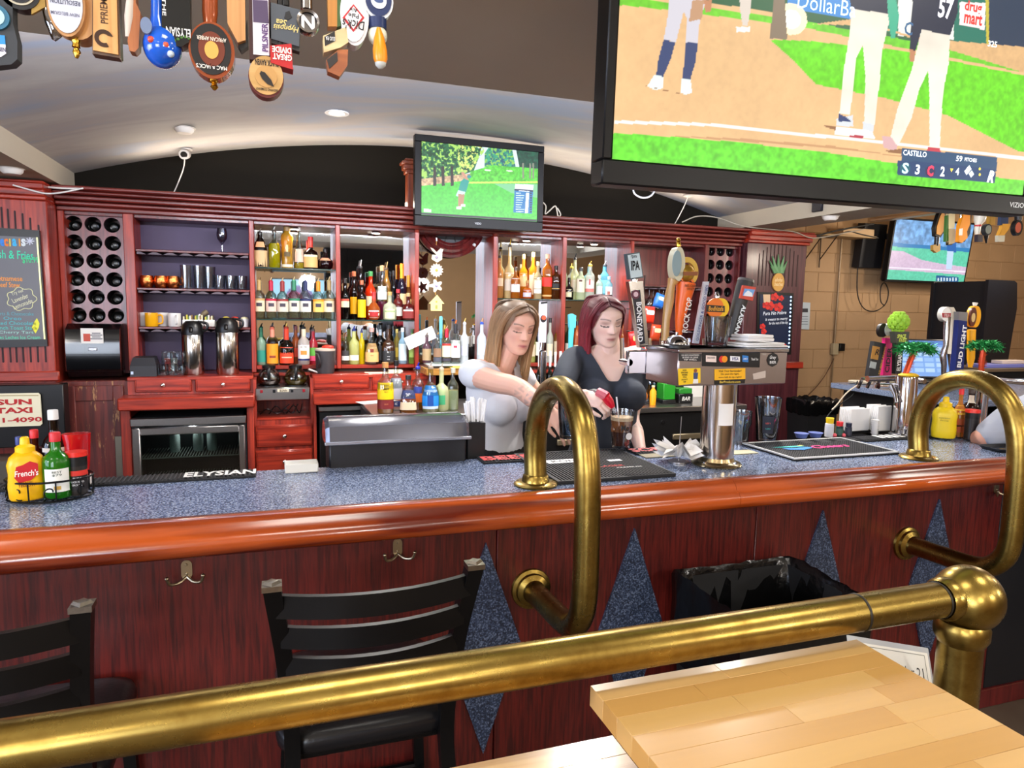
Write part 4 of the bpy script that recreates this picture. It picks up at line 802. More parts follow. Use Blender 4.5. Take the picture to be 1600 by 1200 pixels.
for i, x in enumerate((352, 366, 381)):
    t = thing('condiment_tub', ('yellow topped tub beside the caddies', 'red rimmed tub beside the caddies', 'small white tub at the end of the lower shelf')[i], 'tub', on(x, 5.48, 1.407), 'small tubs'); G().lathe([(.026, 0), (.03, .06), (.028, .06)], 16).build('cup', mk(('d8c8a0', 'c8a890', 'dcdcdc')[i], .4), t); G().ball((0, 0, .062), .026, 12, 6, sz=.5).build('contents', mk(('d8c040', 'c83a2a', 'd8d0a8')[i], .6), t)
t = thing('wrapped_bottle', 'little bottle lying against a white card above the caddies', 'bottle', on(306, 5.55, 1.46), rot=(0, .9, 0)); G().lathe([(.012, 0), (.014, .05), (.02, .06), (.018, .09), (0, .095)], 14).build('body', mk('7a6a50', .5), t); G().box(-.016, .016, -.012, .012, -.03, .04).build('card', mk('e0dcd8', .6), t, smooth=False)
# airpots
def airpot(x, label, top, w):
    zc = 1.076; p = at(x, top, Y=5.36); h = p.z - zc; r = w * pxm(p) / 2; t = thing('airpot', label, 'airpot', (p.x, 5.36, zc), 'coffee airpots')
    G().lathe([(r * .92, 0), (r, .012), (r, h * .74), (r * .96, h * .76)], 28).build('body', mk('b8b4ae', .16, 1), t)
    G().lathe([(r * 1.02, h * .74), (r * 1.03, h * .80), (r * .95, h * .92), (r * .6, h * .99), (0, h)], 24).build('lid', BLACK, t)
    G().tube(smoothpath([(0, -r * .6, h * .84), (0, -r * 1.25, h * .86), (0, -r * 1.45, h * .8)], 4), .012, 10).build('spout', BLACK, t)
    G().tube(smoothpath([(r, 0, h * .8), (r * 1.35, 0, h * .86), (r * 1.3, 0, h * .95), (r * .5, 0, h * .98)], 4), .009, 8).build('handle', BLACK, t)
airpot(300, 'stainless airpot with black lid, the left one', 501, 32); airpot(354, 'stainless airpot with black lid, the right one', 496, 34)
for i, (x, dz, Y) in enumerate(((250, 0, 5.3), (264, 0, 5.31), (277, 0, 5.3), (257, .085, 5.31), (271, .085, 5.31))):
    t = thing('glass_mug', 'upturned clear glass mug, %s of the little stack' % ('bottom left', 'bottom middle', 'bottom right', 'upper left', 'upper right')[i], 'mug', on(x, Y, 1.076 + dz), 'glass mugs by the airpots'); G().lathe([(.034, 0), (.036, .004), (.034, .08), (0, .083)], 18, cap=False).build('cup', GL, t); G().tube(smoothpath([(.034, 0, .015), (.054, 0, .02), (.054, 0, .06), (.034, 0, .066)], 4), .004, 8).build('handle', GL, t)
t = thing('receipt_printer', 'dark grey counter machine beside the glass mugs', 'machine', (at(225, 560, Y=5.32).x, 5.32, 1.076)); G().rings([[(-.075, -.08, 0), (.085, -.08, 0), (.085, .08, 0), (-.075, .08, 0)], [(-.075, -.08, .07), (.085, -.08, .07), (.085, .08, .08), (-.075, .08, .08)], [(-.06, -.05, .125), (.07, -.05, .125), (.07, .07, .13), (-.06, .07, .13)]]).build('housing', mk('26262a', .45), t, smooth=False); G().box(-.07, -.055, -.083, -.079, .015, .035).build('sticker', mk('b8c8e0', .5), t, smooth=False)
for i, (x, c, nm) in enumerate(((258, 'c83a3a', 'red'), (268, 'd8d4cc', 'white'))): lathe_thing('small_jar', 'small jar with %s lid behind the glass mugs' % nm, 'jar', on(x, 5.5, 1.09), [(.02, 0), (.022, .07), (.023, .07), (.023, .09), (0, .09)], mk(c, .4))
# paper towel dispenser
X0, X1, Z0, Z1 = fr(106, 506, 190, 588, 5.3)
t = thing('towel_dispenser', 'glossy black paper towel dispenser below the left wine rack', 'towel dispenser', ((X0 + X1) / 2, 5.38, Z0)); hw = (X1 - X0) / 2; hh = Z1 - Z0
G().rings([[(x, y, z) for y, z in ((.02, 0), (-.09, 0), (-.13, .05), (-.14, hh * .6), (-.12, hh * .9), (-.06, hh), (.02, hh))] for x in (-hw, -hw + .015, hw - .015, hw)]).build('housing', mk('09090b', .12, coat=.4), t, ang=25)
poly(rect(.13, .1), (-.0, -.1425, hh * .78), mk('dcd8d0', .6), t, 'notice_label'); poly(rect(.04, .05), (-.03, -.1432, hh * .75), mk('b84a3a', .6), t, 'notice_picture')
for q in range(4): poly(rect(.05 + .02 * (q % 2), .006), (.025, -.1432, hh * (.83 - .035 * q)), mk('5a5a60', .6), t, 'notice_line')
G().box(-.025, .025, -.146, -.138, hh * .5, hh * .56, .003).build('latch', mk('a8a8ac', .3, .8), t)
# coffee warmer with two glass pots
X0, X1, Z0, Z1 = fr(399, 606, 484, 621, 5.16)
t = thing('coffee_warmer', 'stainless two plate coffee warmer with red switches', 'coffee warmer', ((X0 + X1) / 2, 5.17, .90)); hw = (X1 - X0) / 2; zw = Z1 - .9
G().box(-hw, hw, 0, .3, .0, zw, .006).build('body', STEEL, t); G().box(-hw * .2, hw * .22, -.003, .001, .06, zw - .01, .001).build('badge', mk('d8ccb0', .5), t); text('BUNN', (0.004, -.0042, (zw + .05) / 2), .05, .016, mk('3a2a20', .5), t)
for s in (-.78, .78, -.32, .34): G().box(hw * s - .009, hw * s + .009, -.006, .0, zw * .62, zw * .86, .002).build('switch', mk('8a1420' if abs(s) > .5 else '16161a', .3), t)
for s in (-1, 1): G().cyl((s * hw * .5, .14, zw), .075, .006, 22).build('hot_plate', BLACK, t)
for i, s in enumerate((-1, 1)):
    c = thing('coffee_pot', 'glass coffee pot on the %s plate of the warmer' % ('left', 'right')[i], 'coffee pot', (t.location.x + s * hw * .5, 5.31, .9 + zw + .0065), 'coffee pots')
    G().lathe([(0, .002), (.06, 0), (.078, .025), (.08, .05), (.066, .09), (.042, .115), (.044, .125)], 24, cap=False).build('glass_bowl', thin_glass(('c8b8a8', 'ccc8a0')[i], .3), c); G().lathe([(.046, .118), (.048, .14), (.03, .148), (0, .15)], 18).build('lid', BLACK, c); G().lathe([(0, .004), (.058, .004), (.074, .025), (.074, .035)], 20).build('coffee', liquid(('6a3a2a', 'b8a860')[i], .5), c)
    G().tube(smoothpath([(0, -.04, .13), (0, -.095, .125), (0, -.1, .07), (0, -.09, .04)], 5), .011, 8, flat=.6).build('handle', BLACK, c)
# dark grey jug and papers by the drawers
t = thing('ice_jug', 'dark grey plastic jug with red rimmed lid on the drawer cabinet', 'jug', (at(508, 560, Y=5.27).x, 5.27, 1.076)); r = .072
G().lathe([(r * .82, 0), (r * .9, .02), (r, .17), (r * .97, .17), (r * .8, .02)], 24).build('body', mk('3a3638', .45), t); G().lathe([(r * 1.02, .17), (r * 1.02, .182), (r * .6, .19), (0, .19)], 22).build('rim', mk('b8a898', .5), t); G().ball((.02, 0, .195), .045, 14, 6, sz=.4).build('red_lid', mk('c83020', .4), t)
G().tube(smoothpath([(-r * .9, -.045, .15), (-r * .75, -.085, .14), (-r * .6, -.09, .09), (-r * .72, -.06, .05)], 5), .009, 8).build('handle', mk('2a2628', .4), t)
t = thing('ice_scoop', 'pale scoop handle poking out left of the grey jug', 'scoop', (at(487, 573, Y=5.22).x, 5.225, 1.085)); G().tube([(-.02, 0, .03), (.05, .03, -.0)], .007, 8).build('handle', mk('d8d0c8', .5), t); G().ball((.07, .03, 0), .02, 12, 6, sz=.45).build('bowl', mk('2a2a2c', .4), t)
tag(G().box(-.13, .13, -.05, .05, 0, .004).box(.05, .15, -.02, .06, .004, .02).build('paper_stack', mk('dcd2bc', .7), loc=(at(598, 580, Y=5.26).x, 5.27, 1.076), smooth=False), 'flat pile of cream papers on the drawer cabinet edge', 'papers')
p = at(657, 528, Y=5.36); tag(G().prism(rect(.24, .1), -.001, .001).build('white_slip', mk('ecebea', .6), loc=tuple(p), rot=(0, math.radians(-24), 0), smooth=False), 'white paper slip taped askew to the post left of the mirror', 'paper')
q_ = at(585, 627, Z=.904); tag(G().box(-.12, .16, -.06, .06, 0, .003).build('white_sheet', mk('e8e6e4', .6), loc=(q_.x, q_.y - .02, .9005), smooth=False, rot=(0, 0, .3)), 'white sheet on the left end of the steel counter', 'paper')
# round wooden window and hanging garland in the central bay
p = at(704, 345, Y=5.6); t = thing('round_window', 'round red wooden frame half hidden behind the golf screen', 'round frame', (p.x, 5.6, p.z)); r = 57 * pxm(p)
for a_, b_, y in ((.6, .72, -.02), (.72, .86, -.03), (.86, 1.0, -.02)): G().lathe([(r * a_, .03), (r * a_, y), (r * (a_ + b_) / 2, y - .012), (r * b_, y), (r * b_, .03)], 48, axis='y', cap=False, a0=math.radians(201), a1=math.radians(339)).build('ring_moulding', REDDK, t)
G().prism([(r * .61 * math.cos(a), r * .61 * math.sin(a)) for a in np.linspace(math.radians(217), math.radians(323), 24)], .005, .025).build('disc', mk('3a3c40', .5), t)
for q in range(4): an = math.radians(225 + q * 30); G().tube([(r * .38 * math.cos(an) / abs(math.sin(an)), 0, -r * .38), (r * .58 * math.cos(an), 0, r * .58 * math.sin(an))], .004, 6).build('spoke', mk('16181a', .5), t)
p = at(682, 390, Y=5.39); t = thing('wooden_garland', 'hanging wooden garland of butterfly, two flowers and a yellow birdhouse', 'garland', tuple(p)); m_ = pxm(p); WHW = mk('e8dcc4', .6)
def gp(px, py): return ((px - 682) * m_, (390 - py) * m_)
for (x0, y0, x1, y1) in ((682, 376, 682, 383), (682, 404, 682, 412), (682, 432, 682, 438), (681, 454, 681, 460)): G().tube([(*[gp(x0, y0)[0]], .004, gp(x0, y0)[1]), (gp(x1, y1)[0], .004, gp(x1, y1)[1])], .003, 6).build('cord', mk('c89a4a', .7), t)
bt = [(682, 398), (675, 392), (672, 387), (677, 389), (682, 394), (688, 388), (693, 389), (691, 394), (691, 405), (683, 410), (674, 405), (675, 398)]
G().prism([gp(*q) for q in bt][::-1], -.006, .0).build('butterfly', WHW, t); G().ball((*[gp(682, 402)[0]], -.008, gp(682, 402)[1]), .012, 10, 6).build('butterfly_body', mk('a8a0b8', .6), t)
def flower(cx, cy, R, k, dp, c):
    P = []
    for q in range(72): an = 2 * math.pi * q / 72; rr = R * (1 - dp * (.5 + .5 * math.cos(k * an))); x, z = gp(cx, cy); P.append((x + rr * math.cos(an), z + rr * math.sin(an)))
    f = G().prism(P[::-1], -.006, 0).build('flower', WHW, t); x, z = gp(cx, cy); G().ball((x, -.007, z), .011, 10, 6).build('flower_centre', mk(c, .6), f)
flower(682, 422, 11 * m_, 14, .22, 'c8b048'); flower(682, 446, 10.5 * m_, 5, .45, 'a8a0c8')
hs = [(673, 485), (691, 485), (691, 474), (695, 474), (683, 460), (670, 474), (673, 474)]
hh_ = G().prism([gp(*q) for q in hs], -.01, .0).build('birdhouse', mk('e0d48a', .6), t); x, z = gp(682, 471); G().cyl((x, -.012, z), .008, .003, 12, 'y').build('entrance', mk('a89838', .6), hh_); x, z = gp(682, 479); G().box(x - .009, x + .009, -.012, -.009, z - .016, z + .014).build('little_door', mk('9a9a4a', .6), hh_, smooth=False)
G().tube([(0, -.004, gp(682, 377)[1]), (0, .004, gp(682, 372)[1])], .006, 8).build('hook', WHITE, t)
tag(G().lathe([(.014, 0), (.016, .004), (.008, .02), (0, .022)], 12, axis='y').build('wall_hook', WHITE, loc=tuple(at(741, 383, Y=5.58)), rot=(0, 0, math.pi)), 'small white adhesive hook on the round frame', 'hook')
# ------------------------------------------------------------------ screens
class TVP:
    """a screen: plane through centre c with right r and up u; uv() turns a photo pixel into its place on the picture"""
    def __init__(s, c, w, h, tilt=0, yaw=0):
        s.c = Vector(c); s.w, s.h = w, h; s.rot = Matrix.Rotation(yaw, 3, 'Z') @ Matrix.Rotation(tilt, 3, 'X'); s.e = (tilt, 0, yaw)
        s.r = s.rot @ EX; s.u = s.rot @ EZ; s.n = s.rot @ Vector((0, -1, 0))
    def uv(s, px, py):
        d = Vector(ray(px, py)); k = (s.c - Vector(CAM)).dot(s.n) / d.dot(s.n); p = Vector(CAM) + d * k - s.c
        return (p.dot(s.r) / s.w + .5, .5 - p.dot(s.u) / s.h)
    def P(s, pts): return [s.uv(*q) for q in pts]
    def loc(s, px, py, lift=.0015):
        u, v = s.uv(px, py); return ((u - .5) * s.w, -lift, (.5 - v) * s.h)
def tv(tp, label, bez, depth, botb, logo=None, name='television', bcol='0b0b0c'):
    t = thing(name, label, 'television', tuple(tp.c), rot=tp.e); w, h = tp.w / 2, tp.h / 2; m = mk(bcol, .4, spec=.3)
    G().box(-w - bez, w + bez, 0, depth, h, h + bez, .004).box(-w - bez, w + bez, 0, depth, -h - botb, -h, .004).box(-w - bez, -w, 0, depth, -h, h, .003).box(w, w + bez, 0, depth, -h, h, .003).build('bezel', m, t)
    G().box(-w - bez * .6, w + bez * .6, .006, depth + .03, -h - botb * .6, h + bez * .6, .01).build('housing', BLACKM, t)
    if logo: text(logo[0], (logo[1], -.001, -h - botb * .5), logo[2], logo[3], mk('c8ccd0', .4), t, name='logo')
    return t
# golf screen over the centre bay
T = TVP((1.487, 5.13, 2.503), .90, .52); t = tv(T, 'golf tournament screen hanging over the centre of the back bar', .05, .06, .075, ('VIZIO', -.02, .05, .014)); GOLF = t
im = Img(340, 196, '4cc83c'); nz = im.noise(34); n2 = im.noise(40, 2); q = T.P
im.a *= (1 + .25 * (n2[..., None] - .5)); im.fill(q([(655, 222), (845, 236), (845, 262), (655, 280)]), 'd8f0f8')
for (pts, c) in (([(757, 262), (757, 240), (765, 228), (800, 232), (806, 262)], '2a8a6a'), ([(655, 215), (730, 215), (752, 236), (740, 268), (655, 292)], '1e6a3a'), ([(806, 232), (850, 236), (850, 280), (812, 264)], '0e4a34')): im.fill(q(pts), c, nz, .5)
m1 = im.mask(q([(655, 215), (750, 215), (757, 236), (735, 268), (655, 290)])); k = (nz > .62) & m1; im.a[k] = im.c('a8d860'); k = (n2 > .6) & m1 & (im.X > .3); im.a[k] = im.c('d8e878'); k = (nz < .42) & m1; im.a[k] = im.c('0e4420')
m2 = im.mask(q([(757, 262), (757, 240), (765, 228), (800, 232), (806, 262)])); im.a[m2 & (n2 > .55)] = im.c('8ac850'); im.a[m2 & (nz < .45)] = im.c('1a5a70')
im.fill(q([(655, 291), (720, 283), (745, 270), (655, 280)]), 'c8a880', n2, .4)
for x in (677, 690, 704): im.fill(q([(x, 260), (x + 4, 260), (x + 5, 290), (x, 291)]), '2a2018')
im.fill(q([(735, 268), (770, 258), (845, 264), (845, 288), (735, 284)]), '58c838', n2, .3); im.fill(q([(728, 284), (845, 283), (845, 286), (728, 287)]), 'c8e860'); im.fill(q([(772, 287), (845, 288), (845, 310), (800, 302)]), '7cc890')
im.ell(*T.uv(762, 266), .03, .012, 'f4f4e8'); im.ell(*T.uv(796, 267), .03, .01, 'f0f4e0')
for x in (816, 827, 832): im.fill(q([(x, 255), (x + 2.5, 255), (x + 2.5, 280), (x, 278)]), '8a8a78')
im.fill(q([(720, 283), (729, 276), (733, 284), (728, 300), (716, 298)]), '1a9a90'); im.fill(q([(716, 297), (727, 300), (725, 309), (712, 306)]), 'c8f0e8'); im.fill(q([(727, 280), (720, 270), (724, 268), (733, 282)]), 'c89078'); im.ell(*T.uv(733, 276), .018, .022, '2a8a9a')
for a in ([(716, 303), (721, 303), (720, 324), (716, 324)], [(721, 304), (726, 303), (724, 321), (720, 321)]): im.fill(q(a), 'b88868')
im.fill(q([(713, 323), (721, 322), (721, 327), (713, 327)]), 'f0f0ec'); im.fill(q([(720, 319), (727, 319), (727, 323), (720, 323)]), 'f0f0ec')
im.fill(q([(805, 287), (834, 289), (833, 297), (804, 295)]), 'dce4e4'); im.fill(q([(804, 295), (833, 297), (831, 334), (802, 332)]), '1478b8'); im.fill(q([(822, 301), (827, 301), (825, 333), (820, 333)]), 'e0e8ec'); im.fill(q([(804, 295), (833, 297), (833, 300), (804, 298)]), '1a2a50')
for i in range(9): im.fill(q([(806, 301 + i * 3.6), (806 + 8 + (i * 5) % 6, 301.4 + i * 3.6), (806 + 8 + (i * 5) % 6, 302.6 + i * 3.6), (806, 302.4 + i * 3.6)]), 'd0ecf8'); im.fill(q([(828, 301 + i * 3.6), (831, 301 + i * 3.6), (831, 303 + i * 3.6), (828, 303 + i * 3.6)]), '22303a')
im.fill(q([(662, 326), (674, 327), (674, 332), (662, 331)]), 'e8f8f0'); im.rect(0, .965, 1, 1, '101c18')
picture('picture', (0, -.0005, 0), EX, EZ, T.w, T.h, im.a, t, .75)
G().tube([(0, .09, .0), (0, .5, .1)], .03, 12).box(-.2, .2, .085, .1, -.15, .15, .004).build('wall_mount', BLACKM, t)
text('LEADERBOARD', tuple(T.loc(819, 298.6)), .085, .007, mk('e8f0f8', .5, emit=.7), t, name='caption')
# big baseball screen
T = TVP((1.278, 1.35, 2.245), 1.182, .665, math.radians(2), math.radians(-1.5)); t = tv(T, 'large baseball screen hanging at the upper right above the bar', .022, .06, .052, ('VIZIO', .575, .05, .013)); q = T.P
im = Img(520, 292, 'd0a878'); nz = im.noise(5, 4); n2 = im.noise(70, 2); im.a *= (1 + .12 * (nz[..., None] - .5) + .06 * (n2[..., None] - .5))
im.fill(q([(955, -260), (1620, -260), (1620, 60), (1390, 20), (1255, 10), (1100, 0), (955, -5)]), '3aa034')
im.fill(q([(955, -60), (1620, -60), (1620, 90), (1490, 70), (1360, 62), (1210, 20), (955, -20)]), '2c5a3c')
im.fill(q([(1230, -40), (1360, -40), (1360, 35), (1230, 12)]), '3a80c0'); im.fill(q([(1355, -30), (1400, -30), (1405, 56), (1360, 40)]), '2a7a60'); im.fill(q([(1403, -30), (1490, -30), (1490, 62), (1403, 56)]), 'd8d8d0'); im.fill(q([(1490, -30), (1545, -30), (1545, 78), (1490, 66)]), '1a6a58'); im.fill(q([(1545, -30), (1620, -30), (1620, 95), (1545, 80)]), '1c3048'); im.fill(q([(1499, 3), (1540, 5), (1538, 47), (1499, 38)]), 'e8d8d4'); im.fill(q([(1539, -20), (1545, -20), (1545, 78), (1541, 77)]), 'b8a838')
im.fill(q([(955, 7), (1010, 12), (1240, 40), (1620, 118), (1620, 100), (1240, 30), (975, -5), (955, -5)]), '66b82a', n2, .12)
im.fill(q([(1270, 38), (1360, 40), (1620, 120), (1620, 75), (1440, 60), (1330, 30)]), 'c8a070', n2, .06)
im.fill(q([(1203, 62), (1262, 64), (1400, 78), (1620, 122), (1620, 240), (1590, 236), (1480, 180), (1385, 154), (1275, 132), (1240, 95)]), '62c21c', n2, .14)
im.fill(q([(960, 188), (1100, 192), (1400, 222), (1600, 245), (1600, 250), (1400, 227), (1100, 197), (960, 193)]), 'e8dcd8')
im.fill(q([(950, 208), (1000, 210), (1150, 222), (1290, 238), (1440, 262), (1620, 285), (1620, 340), (950, 300)]), '5cc42a', n2, .2)
im.fill(q([(1030, 212), (1150, 216), (1300, 228), (1420, 246), (1300, 232), (1150, 220)]), 'b88a60')
im.ell(*T.uv(1237, 30), .035, .05, 'ffe8b8'); im.ell(*T.uv(1237, 30), .02, .03, 'fffff4')
SK, PANT, NAVY = 'b07a58', 'd8cfc0', '1a2238'
# left fielder standing: grey trousers, navy socks
im.fill(q([(1046, -40), (1112, -40), (1100, 10), (1092, 40), (1090, 68), (1071, 66), (1074, 30), (1068, 18), (1056, 66), (1037, 62), (1044, 20)]), 'c0bcc4'); im.fill(q([(1082, 0), (1100, 0), (1096, 30), (1076, 34)]), 'b08868')
for a in ([(1037, 62), (1055, 66), (1048, 92), (1036, 120), (1025, 118), (1029, 90)], [(1071, 66), (1090, 68), (1087, 95), (1078, 126), (1066, 124), (1069, 95)]): im.fill(q(a), '2c3c66')
for a in ([(1022, 117), (1036, 120), (1036, 138), (1024, 141), (1011, 135)], [(1065, 122), (1079, 124), (1081, 145), (1071, 148), (1063, 145)]): im.fill(q(a), 'd0dcd8')
im.fill(q([(1100, 0), (1112, 0), (1111, 18), (1102, 20)]), SK)
im.fill(q([(1155, -30), (1175, -30), (1172, 18), (1168, 40), (1160, 40), (1156, 15)]), 'c8bcb0'); im.fill(q([(1150, 42), (1172, 42), (1172, 50), (1150, 50)]), 'e0dcd8')
im.fill(q([(1203, 60), (1208, 0), (1225, -20), (1230, 62)]), '7a6a58')
# two men near the base
im.fill(q([(1318, -60), (1395, -60), (1392, 24), (1330, 16)]), NAVY); im.fill(q([(1330, 14), (1392, 22), (1378, 80), (1374, 130), (1366, 195), (1350, 192), (1352, 120), (1348, 70), (1338, 90), (1328, 180), (1311, 178), (1318, 110), (1326, 60)]), PANT, nz, .12)
im.fill(q([(1306, 186), (1332, 180), (1333, 198), (1307, 197)]), 'c8ccd0'); im.fill(q([(1310, 177), (1320, 182), (1330, 190), (1310, 190)]), '2a3a68'); im.fill(q([(1348, 190), (1366, 195), (1364, 206), (1348, 204)]), 'c8ccd0')
im.fill(q([(1305, 198), (1362, 205), (1368, 218), (1303, 211)]), 'e4e4e4'); im.fill(q([(1327, 211), (1349, 212), (1349, 216), (1327, 215)]), 'a83040')
im.fill(q([(1385, -10), (1397, -10), (1405, 25), (1398, 60), (1392, 60), (1388, 30)]), '3aa080')
im.fill(q([(1432, -70), (1500, -70), (1496, 20), (1484, 56), (1440, 46), (1430, 80), (1421, 78), (1424, 20)]), NAVY); im.fill(q([(1421, 76), (1430, 80), (1428, 98), (1421, 96)]), SK)
im.fill(q([(1440, 46), (1484, 56), (1482, 100), (1474, 140), (1470, 190), (1468, 235), (1452, 232), (1452, 150), (1450, 110), (1436, 140), (1424, 185), (1404, 226), (1389, 222), (1402, 170), (1424, 110)]), PANT, nz, .12)
im.fill(q([(1378, 212), (1392, 214), (1402, 228), (1400, 238), (1380, 230)]), 'c8a0a0'); im.fill(q([(1450, 230), (1468, 232), (1472, 242), (1446, 240)]), 'b83a48')
for a in ([(1000, 132), (1035, 140), (1080, 150), (1040, 142)], [(1283, 196), (1306, 198), (1306, 204)], [(1380, 236), (1410, 232), (1450, 240), (1400, 240)]): im.fill(q(a), '8a6040')
im.fill(q([(1409, 231), (1558, 246), (1557, 267), (1408, 252)]), '26486a'); im.fill(q([(1402, 250), (1556, 264), (1554, 286), (1402, 274)]), '1c3c66')
im.ell(*T.uv(1414, 263), .014, .02, '1a5a6a'); im.ell(*T.uv(1453, 268), .014, .02, '2a2c50')
picture('picture', (0, -.0005, 0), EX, EZ, T.w, T.h, im.a, t, .88)
def cap(s, px, py, w, h, c='e8f0f8', bold=.015, shear=0): text(s, T.loc(px, py), w, h, mk(c, .5, emit=.72), t, name='caption', bold=bold, shear=shear)
cap('CASTILLO', 1429, 240, .073, .013); cap('59', 1498, 248, .02, .014); cap('PITCHES', 1516, 250, .04, .009); cap('3', 1433, 265, .014, .024, bold=.03); cap('2', 1472, 268, .014, .024, bold=.03); cap('4', 1495, 268, .012, .018); cap('S', 1414, 263, .02, .026, 'a8d8e0', .03); cap('C', 1453, 267, .02, .026, 'e0304a', .05); cap('R', 1547, 276, .022, .03, bold=.05, shear=.3)
cap('57', 1477, 14, .045, .045, 'd8d8e0', .03); cap('drug', 1520, 13, .055, .03, 'c8201c', .03); cap('mart', 1520, 30, .058, .026, 'c8201c', .03); cap('325', 1550, 69, .03, .014); cap('DollarBa', 1292, 8, .16, .034, 'b0cce8', .0); cap('C', 1419, 45, .025, .03, '2a4a6a', .02)
for a, b in ((1510, 268), (1517, 272), (1513, 264)): poly([(0, -.009), (.009, 0), (0, .009), (-.009, 0)], T.loc(a, b), mk('d8e0e8', .5, emit=.7), t, 'base_icon')
for b in (264, 273): poly(disc(.0035, 10), T.loc(1530, b), mk('f0d040', .5, emit=.8), t, 'out_icon')
poly([(-.005, .004), (.005, .004), (0, -.005)], T.loc(1486, 266), mk('f0d040', .5, emit=.8), t, 'inning_icon')
G().box(-.3, .3, .09, .105, -.1, .3, .004).tube([(0, .1, .1), (0, .13, .12)], .04, 10).build('wall_mount', BLACKM, t)
# screen on the block wall
T = TVP((6.47, 5.55, 2.235), 1.06, .60, math.radians(6), 0); t = tv(T, 'small baseball screen on the block wall at the right', .02, .05, .025); q = T.P
im = Img(200, 114, '6a98c8'); nz = im.noise(16, 3); n2 = im.noise(40, 2); im.a *= (1 + .7 * (nz[..., None] - .5)); im.fill(q([(1380, 378), (1515, 388), (1515, 395), (1380, 385)]), '2a78b0'); im.fill(q([(1380, 384), (1515, 394), (1515, 450), (1375, 445)]), '5ac0a0', n2, .1)
im.fill(q([(1375, 390), (1410, 392), (1440, 406), (1470, 412), (1515, 418), (1515, 430), (1375, 420)]), 'c8b0c8', n2, .06); im.fill(q([(1375, 416), (1515, 424), (1515, 426), (1375, 418)]), 'e8e0f0'); im.fill(q([(1478, 360), (1494, 360), (1494, 395), (1480, 394)]), '2060a8'); im.fill(q([(1480, 392), (1490, 393), (1487, 421), (1478, 420)]), 'b8d0f0'); im.fill(q([(1463, 430), (1498, 433), (1497, 442), (1462, 439)]), '1a5a8a')
for i in range(7): im.fill(q([(1465 + i * 4.6, 434), (1467 + i * 4.6, 434), (1467 + i * 4.6, 439), (1465 + i * 4.6, 439)]), 'd8e8f0')
picture('picture', (0, -.0005, 0), EX, EZ, T.w, T.h, im.a, t, .75); G().tube([(-.2, .08, .1), (-.5, .3, .15)], .03, 8).box(-.72, -.42, .2, .3, -.2, .25, .004).build('wall_mount', BLACKM, t)
# screens seen only at the right edge and in the mirror
T = TVP((6.75, 4.2, 1.93), .5, .3, 0, math.radians(-50)); t = tv(T, 'blue screen poking in at the right edge beside the arcade cabinet', .02, .05, .03); im = Img(40, 24, '88a8e0'); picture('picture', (0, -.0005, 0), EX, EZ, T.w, T.h, im.a, t, .75); G().box(-.06, .06, .05, .2, .05, .4, .005).build('wall_mount', BLACKM, t)
T = TVP((.55, -4.4, 1.75), 1.1, .62, 0, math.pi); t = tv(T, 'blue and purple screen on the rear wall reflected in the vodka mirror', .02, .06, .03); im = Img(60, 34, 'a8d8f0'); im.ell(.5, .55, .25, .35, '6a5a98'); im.ell(.6, .65, .16, .25, 'c03a70'); picture('picture', (0, -.0005, 0), EX, EZ, T.w, T.h, im.a, t, .9)
# ------------------------------------------------------------------ pixel outlines turned into plates at a real distance
class PX:
    def __init__(s, t, Y): s.t, s.Y, s.o = t, Y, t.location
    def p(s, x, y): v = at(x, y, Y=s.Y); return (v.x - s.o.x, v.z - s.o.z)
    def plate(s, pts, d0, d1, mat, name, par=None, **k): return G().prism([s.p(*q) for q in pts], s.Y - s.o.y + d0, s.Y - s.o.y + d1).build(name, mat, par or s.t, **k)
    def disc(s, x, y, r, d0, d1, mat, name, sy=1.0, par=None, n=28):
        cx, cz = s.p(x, y); R = r * pxm(at(x, y, Y=s.Y)); e = min(.25 * abs(d1 - d0), .005)
        return G().prism(disc(R, n, cx, cz, sy), s.Y - s.o.y + d0, s.Y - s.o.y + d1).build(name, mat, par or s.t)
    def text(s, w, x, y, wp, hp, col, d, down=False, dirn=None, par=None, bold=.012, shear=0):
        cx, cz = s.p(x, y); m = pxm(at(x, y, Y=s.Y)); r, u = EX, EZ
        if down: r, u = -EX, -EZ
        if dirn is not None: r = Vector((dirn[0], 0, dirn[1])).normalized(); u = Vector((-dirn[1], 0, dirn[0])).normalized()
        return text(w, (cx, s.Y - s.o.y + d, cz), wp * m, hp * m, mk(col, .55), par or s.t, r=r, u=u, bold=bold, shear=shear)
    def rod(s, pts, rp, mat, name, d=0, n=14, par=None):
        m = pxm(at(*pts[0], Y=s.Y)); P = [(s.p(*q)[0], s.Y - s.o.y + d, s.p(*q)[1]) for q in pts]; rr = [a * m for a in rp] if isinstance(rp, (list, tuple)) else rp * m
        return G().tube(P, rr, n).build(name, mat, par or s.t, ang=50)
GOLD = mk('c89a3a', .22, 1)
def hang(label, px, Y=1.42, top=2.30):
    t = thing('beer_tap', label, 'tap handle', (at(px, 50, Y=Y).x, Y, top), 'tap handles hung upside down from the soffit'); x = PX(t, Y)
    G().lathe([(.008, -.03), (.008, .0), (.012, .004), (.012, .0295)], 12).build('ferrule', CHROME, t); return t, x
tr = thing('tap_display_board', 'wooden board under the soffit from which tap handles hang', 'board', (0, 1.42, 2.302)); G().box(-1.2, .5, -.05, .05, .0, .027, .003).build('board', wood('8a5a30', '6a4020', 'x'), tr)
